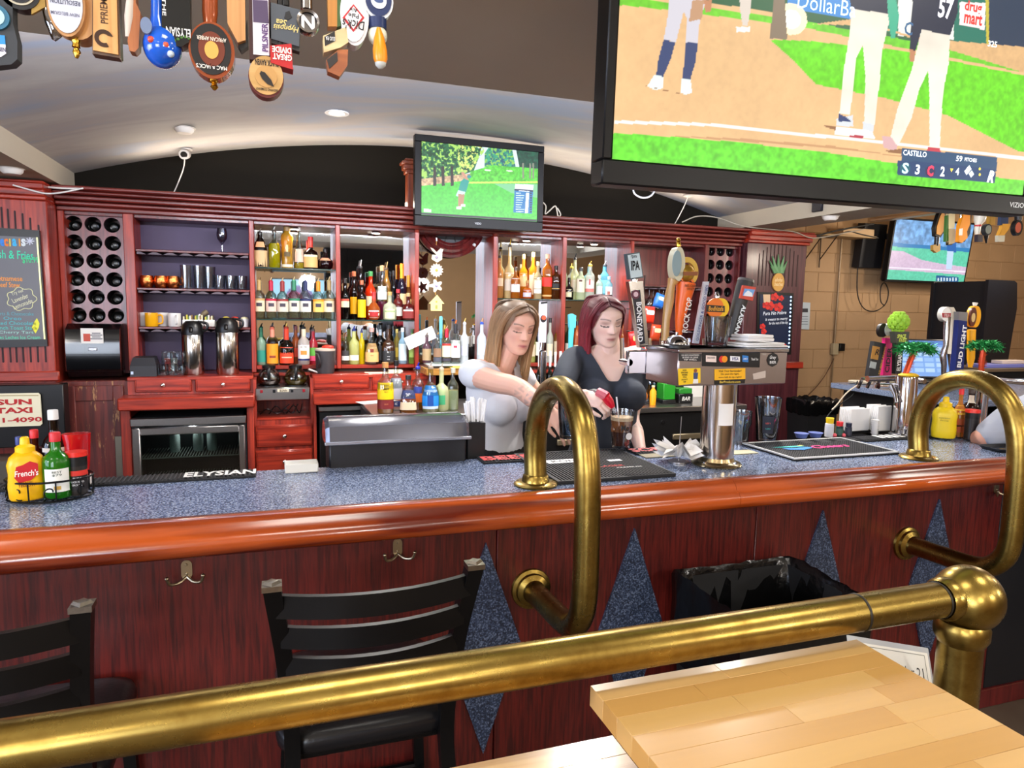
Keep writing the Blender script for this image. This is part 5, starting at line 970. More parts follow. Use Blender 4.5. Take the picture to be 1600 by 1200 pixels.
t, x = hang('dark grey tap handle with a teal bottle cap at the far left', 8); x.plate([(-14, -70), (22, -70), (24, 40), (31, 68), (31, 96), (22, 104), (-4, 107), (-14, 100)], -.012, .012, mk('33373c', .6), 'paddle'); x.disc(-2, 32, 19, -.017, -.012, mk('2a6a88', .4), 'bottle_cap'); x.disc(-2, 32, 13, -.0185, -.017, mk('a8d0dc', .4), 'cap_star'); x.plate([(-12, 58), (12, 60), (13, 74), (-12, 72)], -.0135, -.012, mk('2a8ad0', .5), 'blue_label'); x.plate([(-12, 72), (13, 74), (14, 88), (6, 93), (-12, 92)], -.0135, -.012, mk('e0e0ec', .5), 'white_label'); x.text('NINKASI', 0, 81, 24, 7, '2a2a50', -.0145, True)
t, x = hang('dark round badge tap handle at the top left corner', 32); x.disc(34, -10, 28, -.012, .012, mk('1a1a1c', .35), 'badge'); x.disc(34, -10, 22, -.014, -.012, mk('c0b8a0', .4), 'badge_ring'); x.disc(34, -10, 19, -.0155, -.014, mk('1c1c20', .4), 'badge_face'); x.rod([(34, -40), (34, -110)], 7, BLACK, 'shaft')
t, x = hang('clear twisted acrylic tap handle with a gold flag', 78); x.rod([(80, -80), (79, -20), (76, 15), (82, 35), (88, 55), (84, 63)], [4, 5, 9, 11, 9, 3], thin_glass('dcdcdc', .4), 'crystal'); x.plate([(52, 26), (74, 14), (72, -30), (54, -30)], -.01, -.004, mk('a08038', .5), 'flag')
t, x = hang('white oval tap handle with wooden rim and gold finial', 112); x.disc(122, 15, 30, -.006, .034, wood('c8945a', 'a87440', 'z'), 'wooden_body', 1.55); x.disc(108, 12, 26, -.02, .0, wood('c8945a', 'a87440', 'z'), 'rim', 1.9); x.disc(108, 12, 23, -.0225, -.02, mk('ccd0dc', .5), 'face', 1.95); x.text('RESOLUTION', 108, 12, 40, 7, '3a3c5a', -.024, True); x.text('IPA', 107, 2, 18, 7, '3a3c5a', -.024, True); x.text('NEW BELGIUM', 108, 30, 38, 5, '5a5c78', -.024, True); x.rod([(118, 60), (119, 68), (119, 74)], [8, 5, 6], GOLD, 'finial'); x.rod([(119, 74), (120, 82), (120, 91)], [3, 6, 2], GOLD, 'finial_tip'); x.rod([(112, -40), (112, -110)], 6, GOLD, 'shaft')
t, x = hang('pale wooden tap handle branded with a dark bird', 165); x.plate([(146, -90), (184, -90), (190, 90), (188, 93), (146, 86)], -.008, .016, wood('5a3a20', '3a2412', 'z'), 'back_board'); x.plate([(148, -90), (182, -90), (187, 89), (148, 82)], -.012, -.008, wood('d8a868', 'b8803c', 'z', .5), 'front_board')
cx_, cz_ = x.p(165, 64); rr = 13 * pxm(at(165, 64, Y=1.42)); P = [(cx_ + rr * math.cos(a), cz_ + rr * math.sin(a)) for a in np.linspace(.3, 5.2, 20)] + [(cx_ + rr * .55 * math.cos(a), cz_ + rr * .55 * math.sin(a)) for a in np.linspace(5.2, .8, 16)]
G().prism(P, -.0135, -.012).build('burnt_bird', mk('3a2010', .7), t, smooth=False); x.text('PFRIEM', 165, 22, 36, 10, '4a2a14', -.0128, dirn=(0, 1))
t, x = hang('slim wooden blade tap handle left of the blue one', 207); x.plate([(198, -90), (212, -90), (215, 10), (222, 25), (219, 80), (213, 86), (205, 84), (202, 70), (205, 30)], -.016, .01, wood('b06a3a', '8a4a24', 'z'), 'blade'); x.rod([(208, -20), (204, 30), (202, 62)], [5, 7, 4], mk('c8bcb0', .4), 'pale_edge', -.012)
t, x = hang('glossy blue tap handle with a round colourful ball', 250); m = mk('1a5ac8', .12, coat=.6, var=.25, vscale=50); cx_, cz_ = x.p(254, 74); r_ = 28 * pxm(at(254, 74, Y=1.42)); G().ball((cx_, 0, cz_), r_, 24, 14, sz=1.12).build('ball', m, t); x.rod([(246, -90), (246, 25), (250, 50)], [9, 10, 16], m, 'shaft'); x.disc(233, 50, 8, -.032, -.026, mk('6a7a98', .4), 'oval_badge', 1.5)
for a, b, c in ((240, 70, 'c84a3a'), (262, 78, 'e05a3a'), (270, 92, 'b8c8d8')): cx_, cz_ = x.p(a, b); G().ball((cx_, -r_ * .82, cz_), .006, 10, 6).build('painted_dot', mk(c, .4), t)
t, x = hang('black paddle tap handle lettered in white and green', 280); x.plate([(256, -90), (298, -90), (299, 60), (297, 72), (286, 79), (270, 77), (258, 66), (255, 45)], -.02, .008, mk('0c0d0c', .3), 'paddle'); x.text('ELYSIAN', 281, 57, 34, 13, 'e8e8e4', -.0212, True); x.text('THE', 259, 18, 26, 5, 'e8e8e4', -.0212, dirn=(0, -1))
for a in range(7): x.disc(264 + a * 5.5, 67 + 3 * math.sin(a), 2.2, -.0212, -.02, mk('3a6a20', .6), 'green_leaf', n=8)
t, x = hang('copper oval tap handle with black ring and gold finial', 332); CO = mk('9a4a26', .2, .3, coat=.5); x.rod([(328, -90), (328, 20), (328, 38), (331, 50)], [11, 12, 10, 14], CO, 'shaft'); x.disc(332, 83, 33, -.015, .015, CO, 'oval_body', 1.28); x.disc(331, 82, 29, -.0175, -.015, mk('120f0e', .4), 'black_ring', 1.3); x.disc(332, 82, 19, -.019, -.0175, mk('6a2a12', .4), 'centre_field', 1.35); x.disc(332, 84, 10, -.0205, -.019, mk('d8a04a', .5), 'centre_emblem', 1.3); x.text("MAC & JACK'S", 332, 109, 44, 8, 'f0e8e0', -.019, True); x.text('AFRICAN AMBER', 332, 67, 42, 6, 'e8dccc', -.0205, True); x.rod([(334, 122), (334, 128), (335, 131)], [6, 7, 3], GOLD, 'finial'); x.rod([(335, 130), (335, 136), (335, 141)], [3, 6, 2], GOLD, 'finial_tip')
t, x = hang('chunky blond wood block tap handle', 367); x.plate([(352, -90), (382, -90), (384, 66), (372, 70), (356, 40)], -.012, .03, wood('c8925a', 'a8743c', 'z', .5), 'block'); x.plate([(381, 60), (386, 30), (388, 72), (377, 80), (372, 72)], .0, .02, mk('16120e', .5), 'dark_tip')
t, x = hang('tall dark framed pilsner tap handle ending in a bird medallion', 405); x.plate([(388, -90), (422, -90), (424, 95), (390, 95)], -.008, .014, mk('3a1c1c', .4), 'frame'); x.plate([(394, -20), (419, -18), (421, 90), (396, 88)], -.011, -.008, mk('d8d4dc', .5), 'white_face'); x.plate([(395, 4), (418, 5), (420, 40), (396, 38)], -.0125, -.011, mk('4a3a58', .5), 'purple_scene'); x.text('PILSNER', 414, 62, 42, 9, '5a3a70', -.0125, dirn=(0, 1), bold=.03); x.disc(416, 125, 26, -.014, .012, mk('5a1c18', .35), 'medallion_edge', 1.15); x.disc(416, 122, 25, -.0165, -.014, wood('d0a468', 'b08848', 'x', .5), 'medallion', 1.15); x.disc(416, 124, 16, -.018, -.0165, mk('b88c50', .5), 'medallion_field'); x.plate([(408, 116), (414, 118), (424, 130), (428, 140), (418, 136), (410, 128), (406, 120)], -.0195, -.018, mk('1a1410', .5), 'dark_bird'); x.text('BLACK RAVEN', 417, 103, 34, 9, '1c1410', -.018, True, bold=.03); x.text('BREWING COMPANY', 417, 144, 32, 4, '1c1410', -.018, True)
t, x = hang('slate square tap handle with gold script', 446); x.plate([(422, 8), (470, 20), (468, 82), (424, 68)], -.004, .014, mk('2a2826', .5), 'square_back'); x.plate([(422, 6), (469, 18), (467, 75), (421, 62)], -.008, -.004, mk('4a5058', .35), 'slate'); x.rod([(446, 10), (446, -110)], 6, BLACK, 'shaft'); x.text('Hypnosis', 447, 46, 38, 11, 'd8c478', -.0095, True, shear=.3); x.text('Sea', 440, 38, 16, 9, 'd8c478', -.0095, True, shear=.3); x.plate([(446, 22), (452, 20), (456, 30), (450, 34), (444, 31)], -.0095, -.008, mk('14161a', .5), 'flying_bird')
t, x = hang('polished steel ring tap handle with the letter N', 481); m = mk('a8a4a0', .2, 1); cx_, cz_ = x.p(481, 36); R = 17 * pxm(at(481, 36, Y=1.42)); G().lathe([(R * .78, -.01), (R, -.012), (R * 1.08, 0), (R, .012), (R * .78, .01)], 30, (cx_, 0, cz_), 'y', cap=False).build('ring', m, t); G().cyl((cx_, -.004, cz_), R * .8, .008, 26, 'y').build('plate', mk('6a6664', .35, 1), t); x.text('N', 481, 37, 20, 22, 'e8e8e8', -.006, True, bold=.03); x.rod([(479, 15), (478, -110)], [9, 8], m, 'shaft')
t, x = hang('red block tap handle under the slate square', 440); x.plate([(422, 77), (455, 74), (457, 110), (458, 114), (444, 110), (423, 103)], -.02, .012, mk('b01c20', .4), 'red_block'); x.text('GREAT', 441, 95, 28, 9, 'f0e8e0', -.0212, True, bold=.03); x.text('DIVIDE', 440, 84, 28, 9, 'f0e8e0', -.0212, True, bold=.03); x.rod([(438, 78), (438, -110)], 5, BLACK, 'shaft')
t, x = hang('green and wooden block tap handle with dark lower box', 522); x.plate([(509, -90), (526, -90), (526, 45), (512, 45)], -.012, .012, wood('b87c34', '96602a', 'z'), 'wood_stem'); x.plate([(526, -90), (533, -90), (533, 43), (526, 45)], -.01, .012, mk('3a5a28', .5), 'green_side'); x.plate([(504, 60), (540, 46), (543, 70), (531, 78), (505, 86)], -.014, .016, wood('d8c090', 'c0a070', 'x', .5), 'upper_block'); x.plate([(506, 62), (522, 53), (523, 68), (507, 76)], -.0155, -.014, mk('1a1818', .5), 'dark_label'); x.text('EUO PA', 515, 65, 14, 6, 'e8e8e8', -.0168, True); x.plate([(509, 96), (528, 80), (543, 80), (542, 105), (530, 122), (512, 114)], -.01, .014, wood('a8602f', '8a4820', 'x', .5), 'lower_block'); x.plate([(510, 96), (526, 84), (527, 98), (514, 110)], -.0115, -.01, mk('2a2422', .5), 'dark_label')
t, x = hang('white oval tap handle with a red diamond', 551); x.disc(553, 28, 22, -.01, .02, mk('d8d8dc', .25), 'oval_body', 2.0); x.disc(551, 26, 20, -.013, -.01, mk('f0f0f4', .3), 'oval_face', 2.05); x.plate([(551, 11), (568, 32), (551, 54), (534, 32)], -.0145, -.013, mk('b8242c', .4), 'red_diamond'); x.plate([(551, 15), (564, 32), (551, 50), (538, 32)], -.016, -.0145, mk('f0f0f4', .4), 'diamond_field'); x.text("Dick's", 551, 44, 34, 14, '1c1c1c', -.0172, True, shear=.2); x.text('Pale', 551, 30, 16, 7, '1c1c1c', -.0172, True); x.text('Ale', 551, 21, 12, 6, '1c1c1c', -.0172, True); x.rod([(551, -20), (551, -110)], 7, CHROME, 'shaft')
t, x = hang('navy oval tap handle with a white ball and orange bill', 590); x.disc(590, 5, 23, -.012, .012, mk('d8dce0', .3), 'oval_rim', 1.2); x.disc(590, 4, 20, -.0145, -.012, mk('1c2c58', .35), 'navy_face', 1.2); x.disc(590, 6, 12, -.016, -.0145, mk('e8ecf0', .4), 'white_field'); x.disc(590, 6, 7, -.0172, -.016, mk('3a5080', .4), 'fish_emblem', .5); x.rod([(589, 30), (590, 46)], [15, 14], mk('1c2c58', .35), 'collar'); cx_, cz_ = x.p(590, 56); r_ = 15 * pxm(at(590, 56, Y=1.42)); G().ball((cx_, 0, cz_), r_, 20, 12).build('white_ball', mk('dcdcc8', .3), t); x.rod([(589, 50), (590, 66), (591, 84), (592, 98), (592, 106)], [3, 8, 11, 11, 8], mk('f0901c', .3), 'orange_bill', -.022); x.rod([(592, 102), (592, 108), (592, 113)], [9, 8, 3], mk('c8ccc8', .4), 'grey_tip', -.022)
# tap handles hung at the right soffit
tr = thing('tap_display_board', 'wooden trim board at the right soffit carrying hung tap handles', 'board', (4.45, 3.6, 2.30)); G().box(-.04, .05, -.75, .75, 0, .028, .003).build('board', wood('a87848', '80582c', 'y'), tr)
def hangR(label, px, pts_name):
    p = at(px, 330, X=4.45); t = thing('beer_tap', label, 'tap handle', (4.45, p.y, 2.30), 'tap handles hung at the right soffit'); G().lathe([(.008, -.05), (.008, 0), (.012, 0), (.012, .001)], 10).build('ferrule', CHROME, t); return t, PX(t, p.y)
t, x = hangR('orange and black teardrop tap handle over the wall screen', 1467, 0); x.plate([(1469, 325), (1475, 332), (1473, 362), (1467, 371), (1459, 369), (1458, 356), (1464, 336)], -.015, .015, BLACK, 'paddle'); x.plate([(1470, 331), (1473, 336), (1472, 360), (1466, 368), (1460, 366), (1461, 354), (1466, 338)], -.018, -.015, mk('e09a40', .5), 'orange_face'); x.rod([(1464, 370), (1463, 384)], 3.5, BLACK, 'neck'); x.plate([(1456, 383), (1467, 381), (1467, 392), (1461, 395), (1456, 391)], -.012, .012, mk('a88038', .5), 'tip_block')
t, x = hangR('green edged cream tap handle with tan blocks', 1483, 0); x.plate([(1480, 335), (1490, 330), (1489, 357), (1480, 358)], -.012, .012, mk('d8cc98', .5), 'cream_face'); x.plate([(1478, 337), (1481, 336), (1480, 376), (1476, 378)], -.01, .012, mk('3a6a2a', .5), 'green_edge'); x.plate([(1480, 358), (1490, 358), (1489, 380), (1480, 382)], -.014, .012, mk('b09868', .5), 'tan_block'); x.plate([(1480, 379), (1487, 379), (1486, 383), (1480, 383)], -.01, .01, BLACK, 'tip')
t, x = hangR('bright orange carved tap handle over the wall screen', 1502, 0); x.plate([(1505, 322), (1513, 324), (1513, 350), (1508, 362), (1509, 372), (1500, 380), (1495, 378), (1497, 352), (1502, 340)], -.014, .014, mk('e8901c', .4), 'orange_body'); x.plate([(1513, 324), (1518, 324), (1515, 365), (1506, 378), (1508, 362)], -.005, .016, BLACK, 'dark_back'); x.plate([(1496, 358), (1501, 357), (1500, 368), (1495, 368)], -.017, -.014, mk('f0e8d8', .5), 'white_label')
t, x = hangR('white bowling pin tap handle with red stripes', 1530, 0); x.rod([(1531, 324), (1532, 335), (1530, 345), (1528, 351), (1527, 358), (1527, 366)], [8, 9.5, 8, 4.5, 4.5, 3.5], mk('dcd4c0', .3), 'pin'); x.rod([(1528, 351), (1528, 354)], 5, mk('b82a2a', .4), 'red_stripe'); x.plate([(1525, 367), (1533, 367), (1533, 378), (1525, 378)], -.012, .012, mk('2a2430', .5), 'tip_block')
t, x = hangR('round grey badge tap handle beside the bowling pin', 1542, 0); x.plate([(1544, 335), (1554, 332), (1553, 352), (1544, 352)], -.008, .012, mk('a87c28', .5), 'yellow_stem'); x.disc(1541, 359, 8, -.014, .012, mk('2a2c2c', .4), 'badge', 1.1); x.disc(1541, 359, 6, -.0165, -.014, mk('8a9080', .4), 'badge_face', 1.1); x.rod([(1541, 368), (1541, 380)], [3.5, 1], BLACK, 'tip')
t, x = hangR('navy and amber spoon shaped tap handle', 1563, 0); x.plate([(1563, 326), (1574, 326), (1573, 350), (1561, 352)], -.01, .012, mk('2a3a58', .4), 'navy_stem'); x.plate([(1564, 350), (1576, 350), (1574, 358), (1566, 368), (1558, 368), (1563, 356)], -.012, .01, mk('d89a38', .4), 'amber_cup'); x.plate([(1557, 368), (1568, 368), (1567, 378), (1557, 378)], -.01, .01, mk('c0b8a0', .4), 'foot')
t, x = hangR('dark oval tap handle with a red badge at the right edge', 1588, 0); x.rod([(1591, 324), (1591, 345)], 5, BLACK, 'shaft'); x.disc(1588, 356, 9, -.015, .012, mk('141414', .4), 'badge', 1.35); x.disc(1587, 356, 6, -.0175, -.015, mk('a85038', .4), 'badge_face', 1.35)
# ------------------------------------------------------------------ things on the front bar
ZK = 1.0705
def onbar(px, py): return at(px, py, Z=ZK)
def hgt(px, py, Y): return at(px, py, Y=Y).z
# rubber mats
def bar_mat(label, corners, edge, grid=True):
    P = [onbar(*c) for c in corners]; x0 = (P[0].x + P[3].x) / 2; x1 = (P[1].x + P[2].x) / 2; y0 = (P[0].y + P[1].y) / 2; y1 = (P[2].y + P[3].y) / 2
    t = thing('bar_mat', label, 'bar mat', ((x0 + x1) / 2, (y0 + y1) / 2, ZK), 'rubber bar mats'); w, d = (x1 - x0) / 2, (y1 - y0) / 2
    G().box(-w, w, -d, d, 0, .006, .001).build('base', RUBBER, t)
    G().box(-w, w, -d, -d + .008, .006, .011).box(-w, w, d - .008, d, .006, .011).box(-w, -w + .008, -d + .008, d - .008, .006, .011).box(w - .008, w, -d + .008, d - .008, .006, .011).build('rim', mk(edge, .6), t, smooth=False)
    g = G(); n = int(2 * w / .011)
    for i in range(n): x = -w + .012 + (2 * w - .024) * i / (n - 1); g.box(x - .0022, x + .0022, -d + .01, d - .01, .006, .0095)
    if grid:
        n = int(2 * d / .011)
        for i in range(n): y = -d + .012 + (2 * d - .024) * i / (n - 1); g.box(-w + .01, w - .01, y - .002, y + .002, .006, .009)
    o = g.build('ribs', mk('1c1d20', .55), t, smooth=False); o['kind'] = 'stuff'; return t, w, d
t, w, d = bar_mat('black ribbed bar mat under the brass arch with white lettering', ((872, 759), (1054, 744), (960, 703), (806, 715)), '16171a', False)
poly(rrect(.16, .05, .004, -.06, .05), (0, 0, .0105), mk('e8e8ea', .6), t, 'white_print', r=EX, u=EY); text('KONA', (-.06, .05, .011), .12, .026, mk('26262a', .6), t, r=EX, u=EY); poly(rect(.05, .025, .1, .02), (0, 0, .0105), mk('d8d8dc', .6), t, 'white_print', r=EX, u=EY); text('LAGER', (.05, -.055, .011), .09, .02, mk('c83a3a', .6), t, r=EX, u=EY); text('PREMIUM', (.1, -.085, .011), .09, .012, mk('e0e0e0', .6), t, r=EX, u=EY); text('ISLAND', (-.05, -.09, .011), .06, .01, mk('e0e0e0', .6), t, r=EX, u=EY)
t, w, d = bar_mat('black bar mat with a white edge and pink cheers lettering', ((1242, 721), (1409, 709), (1311, 688), (1157, 695)), 'c8c8c8')
text('Cheers', (.05, 0, .0115), .17, .05, mk('f03a8a', .5), t, r=EX, u=EY, shear=.25, bold=.03)
poly([(-.16, -.02), (-.1, -.035), (-.04, -.01), (-.05, .01), (-.11, .0), (-.17, .005)], (0, 0, .0118), mk('2a8ae0', .5), t, 'bird_print', r=EX, u=EY); poly([(-.2, .03), (-.12, .012), (-.05, .02), (-.06, .035), (-.12, .035)], (0, 0, .012), mk('3ac0b8', .5), t, 'bird_print', r=EX, u=EY); poly([(-.08, .032), (-.05, .045), (-.045, .03)], (0, 0, .0122), mk('e8d83a', .5), t, 'bird_print', r=EX, u=EY)
# narrow rail mats along the back edge
def rail_mat(x0, x1, label, word=None, wx=.5, c='e8e8e4'):
    a, b = onbar(x0, 700).x if False else at(x0, 745, Y=2.235).x, at(x1, 730, Y=2.235).x; t = thing('rail_mat', label, 'bar mat', ((a + b) / 2, 2.235, ZK), 'narrow rail mats'); w = (b - a) / 2
    G().box(-w, w, -.042, .042, 0, .006, .001).build('base', RUBBER, t); g = G(); n = int(2 * w / .012)
    for i in range(n): x = -w + .006 + (2 * w - .012) * i / max(1, n - 1); g.box(x - .0025, x + .0025, -.036, .036, .006, .0095)
    o = g.build('ribs', mk('2a2a2c', .55), t, smooth=False); o['kind'] = 'stuff'
    if word: text(word, (w * wx, 0, .0105), .20, .06, mk(c, .6), t, r=EX, u=EY, bold=.03)
rail_mat(140, 400, 'narrow black rail mat lettered in white behind the left counter', 'ELYSIAN', .55)
rail_mat(-60, 130, 'narrow black rail mat with white buttons behind the condiments', None)
rail_mat(750, 840, 'narrow black rail mat beside the white shirted bartender', 'BEER', 0, 'c83a3a')
rail_mat(985, 1085, 'narrow striped rail mat behind the check spike', 'SODA', -.3, 'c85a5a')
rail_mat(1235, 1330, 'narrow rail mat behind the cheers mat', None); rail_mat(1335, 1450, 'narrow rail mat with white marks behind the right arch', 'IIIIII', 0)
tag(G().box(-.05, .05, -.03, .03, 0, .03, .003).build('steel_tray_lip', mk('d8d4c8', .8), loc=(at(470, 725, Y=2.3).x + .0, 2.245, ZK)), 'pale folded bar towel left of the garnish tray', 'towel')
# garnish tray with roll top lid
p0, p1 = at(508, 740, Y=2.30), at(728, 722, Y=2.30); cx = (p0.x + p1.x) / 2; w = (p1.x - p0.x) / 2
t = thing('garnish_tray', 'long dark garnish tray with a smoky rounded lid', 'garnish tray', (cx, 2.33, 1.045)); ht = hgt(620, 650, 2.33) - 1.045
b_ = G().box(-w + .01, w - .01, -.07, .09, 0, ht * .62, .006).build('box', mk('121216', .4), t)
R = []
for x in (-w, -w + .012, w - .012, w):
    k = .86 if abs(x) == w else 1
    R.append([(x, -.076, ht * .58), (x, -.085 * k, ht * .62), (x, -.07 * k, ht * (.62 + .28 * k)), (x, -.025, ht * (.62 + .38 * k)), (x, .05, ht * (.62 + .38 * k)), (x, .095, ht * .7), (x, .095, ht * .55), (x, -.06, ht * .55)])
G().rings(R).build('lid', mk('5a5c68', .16, .5, coat=.6), t, ang=25); G().box(-w - .004, w + .004, -.088, -.08, ht * .58, ht * .64, .002).build('lid_edge', mk('9a9ca4', .25, .5), t)
# straw holder
p = at(741, 712, Y=2.33); t = thing('straw_holder', 'black holder packed with white paper straws beside the garnish tray', 'straw holder', (p.x, 2.34, 1.045)); hb = hgt(741, 658, 2.33) - 1.045
G().box(-.034, .034, -.034, .034, 0, hb, .004).build('box', mk('141416', .4), t); ht2 = hgt(741, 626, 2.33) - 1.045
for i in range(26):
    a, b = random.uniform(-.026, .026), random.uniform(-.026, .026); dx = a * .5 + random.uniform(-.004, .004); G().tube([(a, b, hb - .03), (a + dx, b * 1.2, ht2 + random.uniform(-.012, .012))], .0035, 6).build('straw', mk('ececee', .6), t)
# beer cooling tower with flat steel head
t = thing('beer_tower', 'stainless column beer tower with a wide sticker covered head', 'beer tower', (1.434, 2.0, ZK)); Z0, Z1 = 1.352 - ZK, 1.473 - ZK
G().lathe([(.057, .0), (.057, Z0)], 36, cap=False).build('column', mk('c4bcb4', .16, 1), t); G().lathe([(.083, 0), (.085, .004), (.08, .01), (.062, .016), (.058, .028)], 36, cap=False).build('base_flange', mk('c8b48a', .18, 1), t)
for k in range(4): G().cyl((.071 * math.cos(k * 1.57 + .4), .071 * math.sin(k * 1.57 + .4), .012), .006, .006, 6).build('bolt', CHROME, t)
hd = G().box(1.222 - 1.434, 1.647 - 1.434, -.07, .135, Z0, Z1, .004).build('head', mk('a89c98', .32, 1, var=.08, vscale=20), t)
G().box(1.219 - 1.434, 1.65 - 1.434, -.074, .139, Z1 - .014, Z1, .003).build('head_lid', mk('b4aeac', .25, 1), t)
G().box(-.045, .045, -.0, .12, .12, .19).build('qr_free_card', WHITE, t) if False else None
x = PX(t, 1.93); st = mk('e8e6e4', .6)
g = G().rings([[(.0582 * math.sin(a), -.0582 * math.cos(a), z) for a in np.linspace(-.62, .3, 8)] for z in (at(1125, 665, Y=1.95).z - ZK, at(1125, 631, Y=1.95).z - ZK)], cap=False, closed=False); g.build('blank_sticker', st, t)
f = -.0005
x.plate([(1097, 549), (1187, 551), (1186, 574), (1097, 572)], -.003, f, mk('121214', .4), 'card_decal', par=hd); 
x.plate([(1102, 555), (1118, 556), (1118, 566), (1102, 565)], -.004, -.003, mk('ecd8d0', .5), 'card_logo', par=hd); x.text('DISCOVER', 1110, 559, 14, 3, '2a2a2a', -.0045, par=hd); x.disc(1127, 561, 5.2, -.004, -.003, mk('d8282c', .5), 'card_logo', par=hd); x.disc(1131, 561, 5.2, -.0045, -.0035, mk('f0941c', .5), 'card_logo', par=hd); x.plate([(1140, 556), (1155, 557), (1155, 565), (1140, 564)], -.004, -.003, mk('f0f0f4', .5), 'card_logo', par=hd); x.text('VISA', 1147.5, 560.5, 12, 5, '1c2a78', -.0045, par=hd, bold=.02, shear=.2); x.plate([(1159, 555), (1168, 556), (1168, 566), (1159, 565)], -.004, -.003, mk('2a7ac8', .5), 'card_logo', par=hd); x.text('AMEX', 1163.5, 560.5, 8, 3, 'e8f0f8', -.0045, par=hd); x.text('Thank You', 1178, 561, 13, 4, 'e8e8e8', -.004, par=hd)
x.plate([(1060, 552), (1096, 553), (1095, 565), (1060, 564)], -.002, f, mk('2a2a2c', .5), 'slogan_strip', par=hd)
for i, s_ in enumerate(('GOD BLESS OUR BARTENDERS', 'BE KIND OR LEAVE', 'TIP WELL')): x.text(s_, 1078, 554.8 + i * 3.6, 32 - 4 * i, 2.4, 'e0dcd8', -.0025, par=hd)
x.plate([(1059, 576), (1094, 575), (1094, 598), (1060, 602)], -.002, f, mk('f2c81c', .5), 'yellow_sticker', par=hd)
for i, s_ in enumerate(('GOD', 'KNOWS', 'WHEN', 'YOU', "DON'T", 'TIP')): x.text(s_, 1069, 578.5 + i * 3.6, (7, 12, 10, 7, 11, 5)[i], 2.6, '1c1a10', -.0026, par=hd, bold=.03)
x.plate([(1083, 582), (1090, 582), (1089, 592), (1083, 592)], -.003, -.002, mk('3a4a78', .5), 'printed_coat', par=hd); x.disc(1086, 579, 3, -.003, -.002, mk('8a4a2a', .5), 'printed_head', par=hd, n=12); x.plate([(1083, 592), (1090, 592), (1090, 599), (1082, 599)], -.003, -.002, mk('e8e8e8', .5), 'printed_legs', par=hd)
x.plate([(1116, 577), (1164, 575), (1164, 592), (1116, 594)], -.002, f, mk('f2b418', .5), 'orange_sticker', par=hd); x.plate([(1116, 594), (1164, 592), (1163, 599), (1116, 601)], -.002, f, mk('15100c', .5), 'orange_sticker_foot', par=hd)
for i, s_ in enumerate(('Visit Your bartender!', 'Go past the light,', 'turn left & tip right!')): x.text(s_, 1140, 579.5 + i * 5, (42, 34, 42)[i], 3.4, '3a2a08', -.0026, par=hd)
x.text('BarProducts.com', 1140, 596.5, 38, 4, 'e8c850', -.0026, par=hd)
x.disc(1207, 562, 11, -.002, f, mk('141416', .5), 'black_badge', 1.0, par=hd, n=8); x.text('BIER', 1207, 566, 12, 4, 'e8e8e8', -.0026, par=hd); x.text('Grey', 1207, 559, 12, 7, 'e8e8e8', -.0026, par=hd, shear=.3); x.plate([(1176, 584), (1196, 579), (1196, 590), (1177, 593)], -.001, f, mk('c8bcb4', .5, .5), 'worn_patch', par=hd)
x.text('SMILE', 1193, 553.5, 8, 3, 'c8c0b8', -.002, par=hd)
YH = 2.175; ZH = 1.474
def tap(label, pts_base, Y=YH, z0=ZH, grp='tap handles behind the beer tower'):
    p = at(*pts_base, Y=Y); t = thing('beer_tap', label, 'tap handle', (p.x, Y, p.z), grp); return t, PX(t, Y)
fz = G()
for xx in (1.16, 1.27, 1.32, 1.37, 1.43, 1.5): fz.cyl((xx - 1.434, .135, Z0 + .06), .012, .06, 12, 'y').tube([(xx - 1.434, .19, Z0 + .06), (xx - 1.434, .2, Z1 + .02)], .008, 8)
fz.box(-.28, .1, .135, .16, Z0 + .02, Z1 - .02, .004).build('faucet_bank', CHROME, t)
SIL = mk('b8b4b0', .22, 1)
t, x = tap('silver tap handle lettered in white on black with a rectangular top plate', (1004, 542)); x.plate([(980, 440), (1002, 439), (1011, 541), (997, 543)], -.012, .012, SIL, 'bar'); x.plate([(984, 455), (997, 453), (1005, 536), (998, 538)], -.0145, -.012, mk('1c1a26', .4), 'black_band'); x.text('BONEYARD', 996, 503, 62, 9, 'ececf0', -.0158, dirn=(.09, -1), bold=.025); x.disc(990, 460, 7, -.0155, -.0145, mk('5a1c34', .4), 'emblem'); x.disc(990, 460, 4, -.0165, -.0155, mk('d8b8c0', .4), 'emblem_mark'); x.plate([(976, 397), (997, 394), (1003, 434), (981, 437)], -.012, .008, mk('3a4a50', .35), 'top_plate'); x.plate([(978, 399), (996, 396), (1001, 432), (983, 435)], -.0135, -.012, mk('c8d8dc', .4), 'plate_face'); x.text('IPA', 989.5, 415, 15, 15, '14161a', -.015, dirn=(1, .1), bold=.03); x.text('rpm', 987, 402, 10, 5, '14161a', -.015); x.rod([(991, 436), (991, 441)], 6, SIL, 'collar')
t, x = tap('tall wooden tap handle with a cream oval head and gold finial', (1038, 532)); x.rod([(1039, 532), (1041, 500), (1045, 470), (1049, 445), (1052, 438)], [6, 6, 8, 6, 9], wood('c89a5c', 'a87a3c', 'z', .35), 'wooden_stem'); x.disc(1057, 413, 10.5, -.018, .022, mk('d4cdae', .35), 'oval_head', 2.5); x.disc(1053, 412, 8, -.021, -.018, mk('8aa0a4', .4), 'head_face', 2.5); x.rod([(1060, 388), (1060, 383), (1060, 378)], [3, 4, 3], GOLD, 'finial'); cx_, cz_ = x.p(1060, 375); G().ball((cx_, 0, cz_), .008, 12, 8).build('finial_ball', GOLD, t)
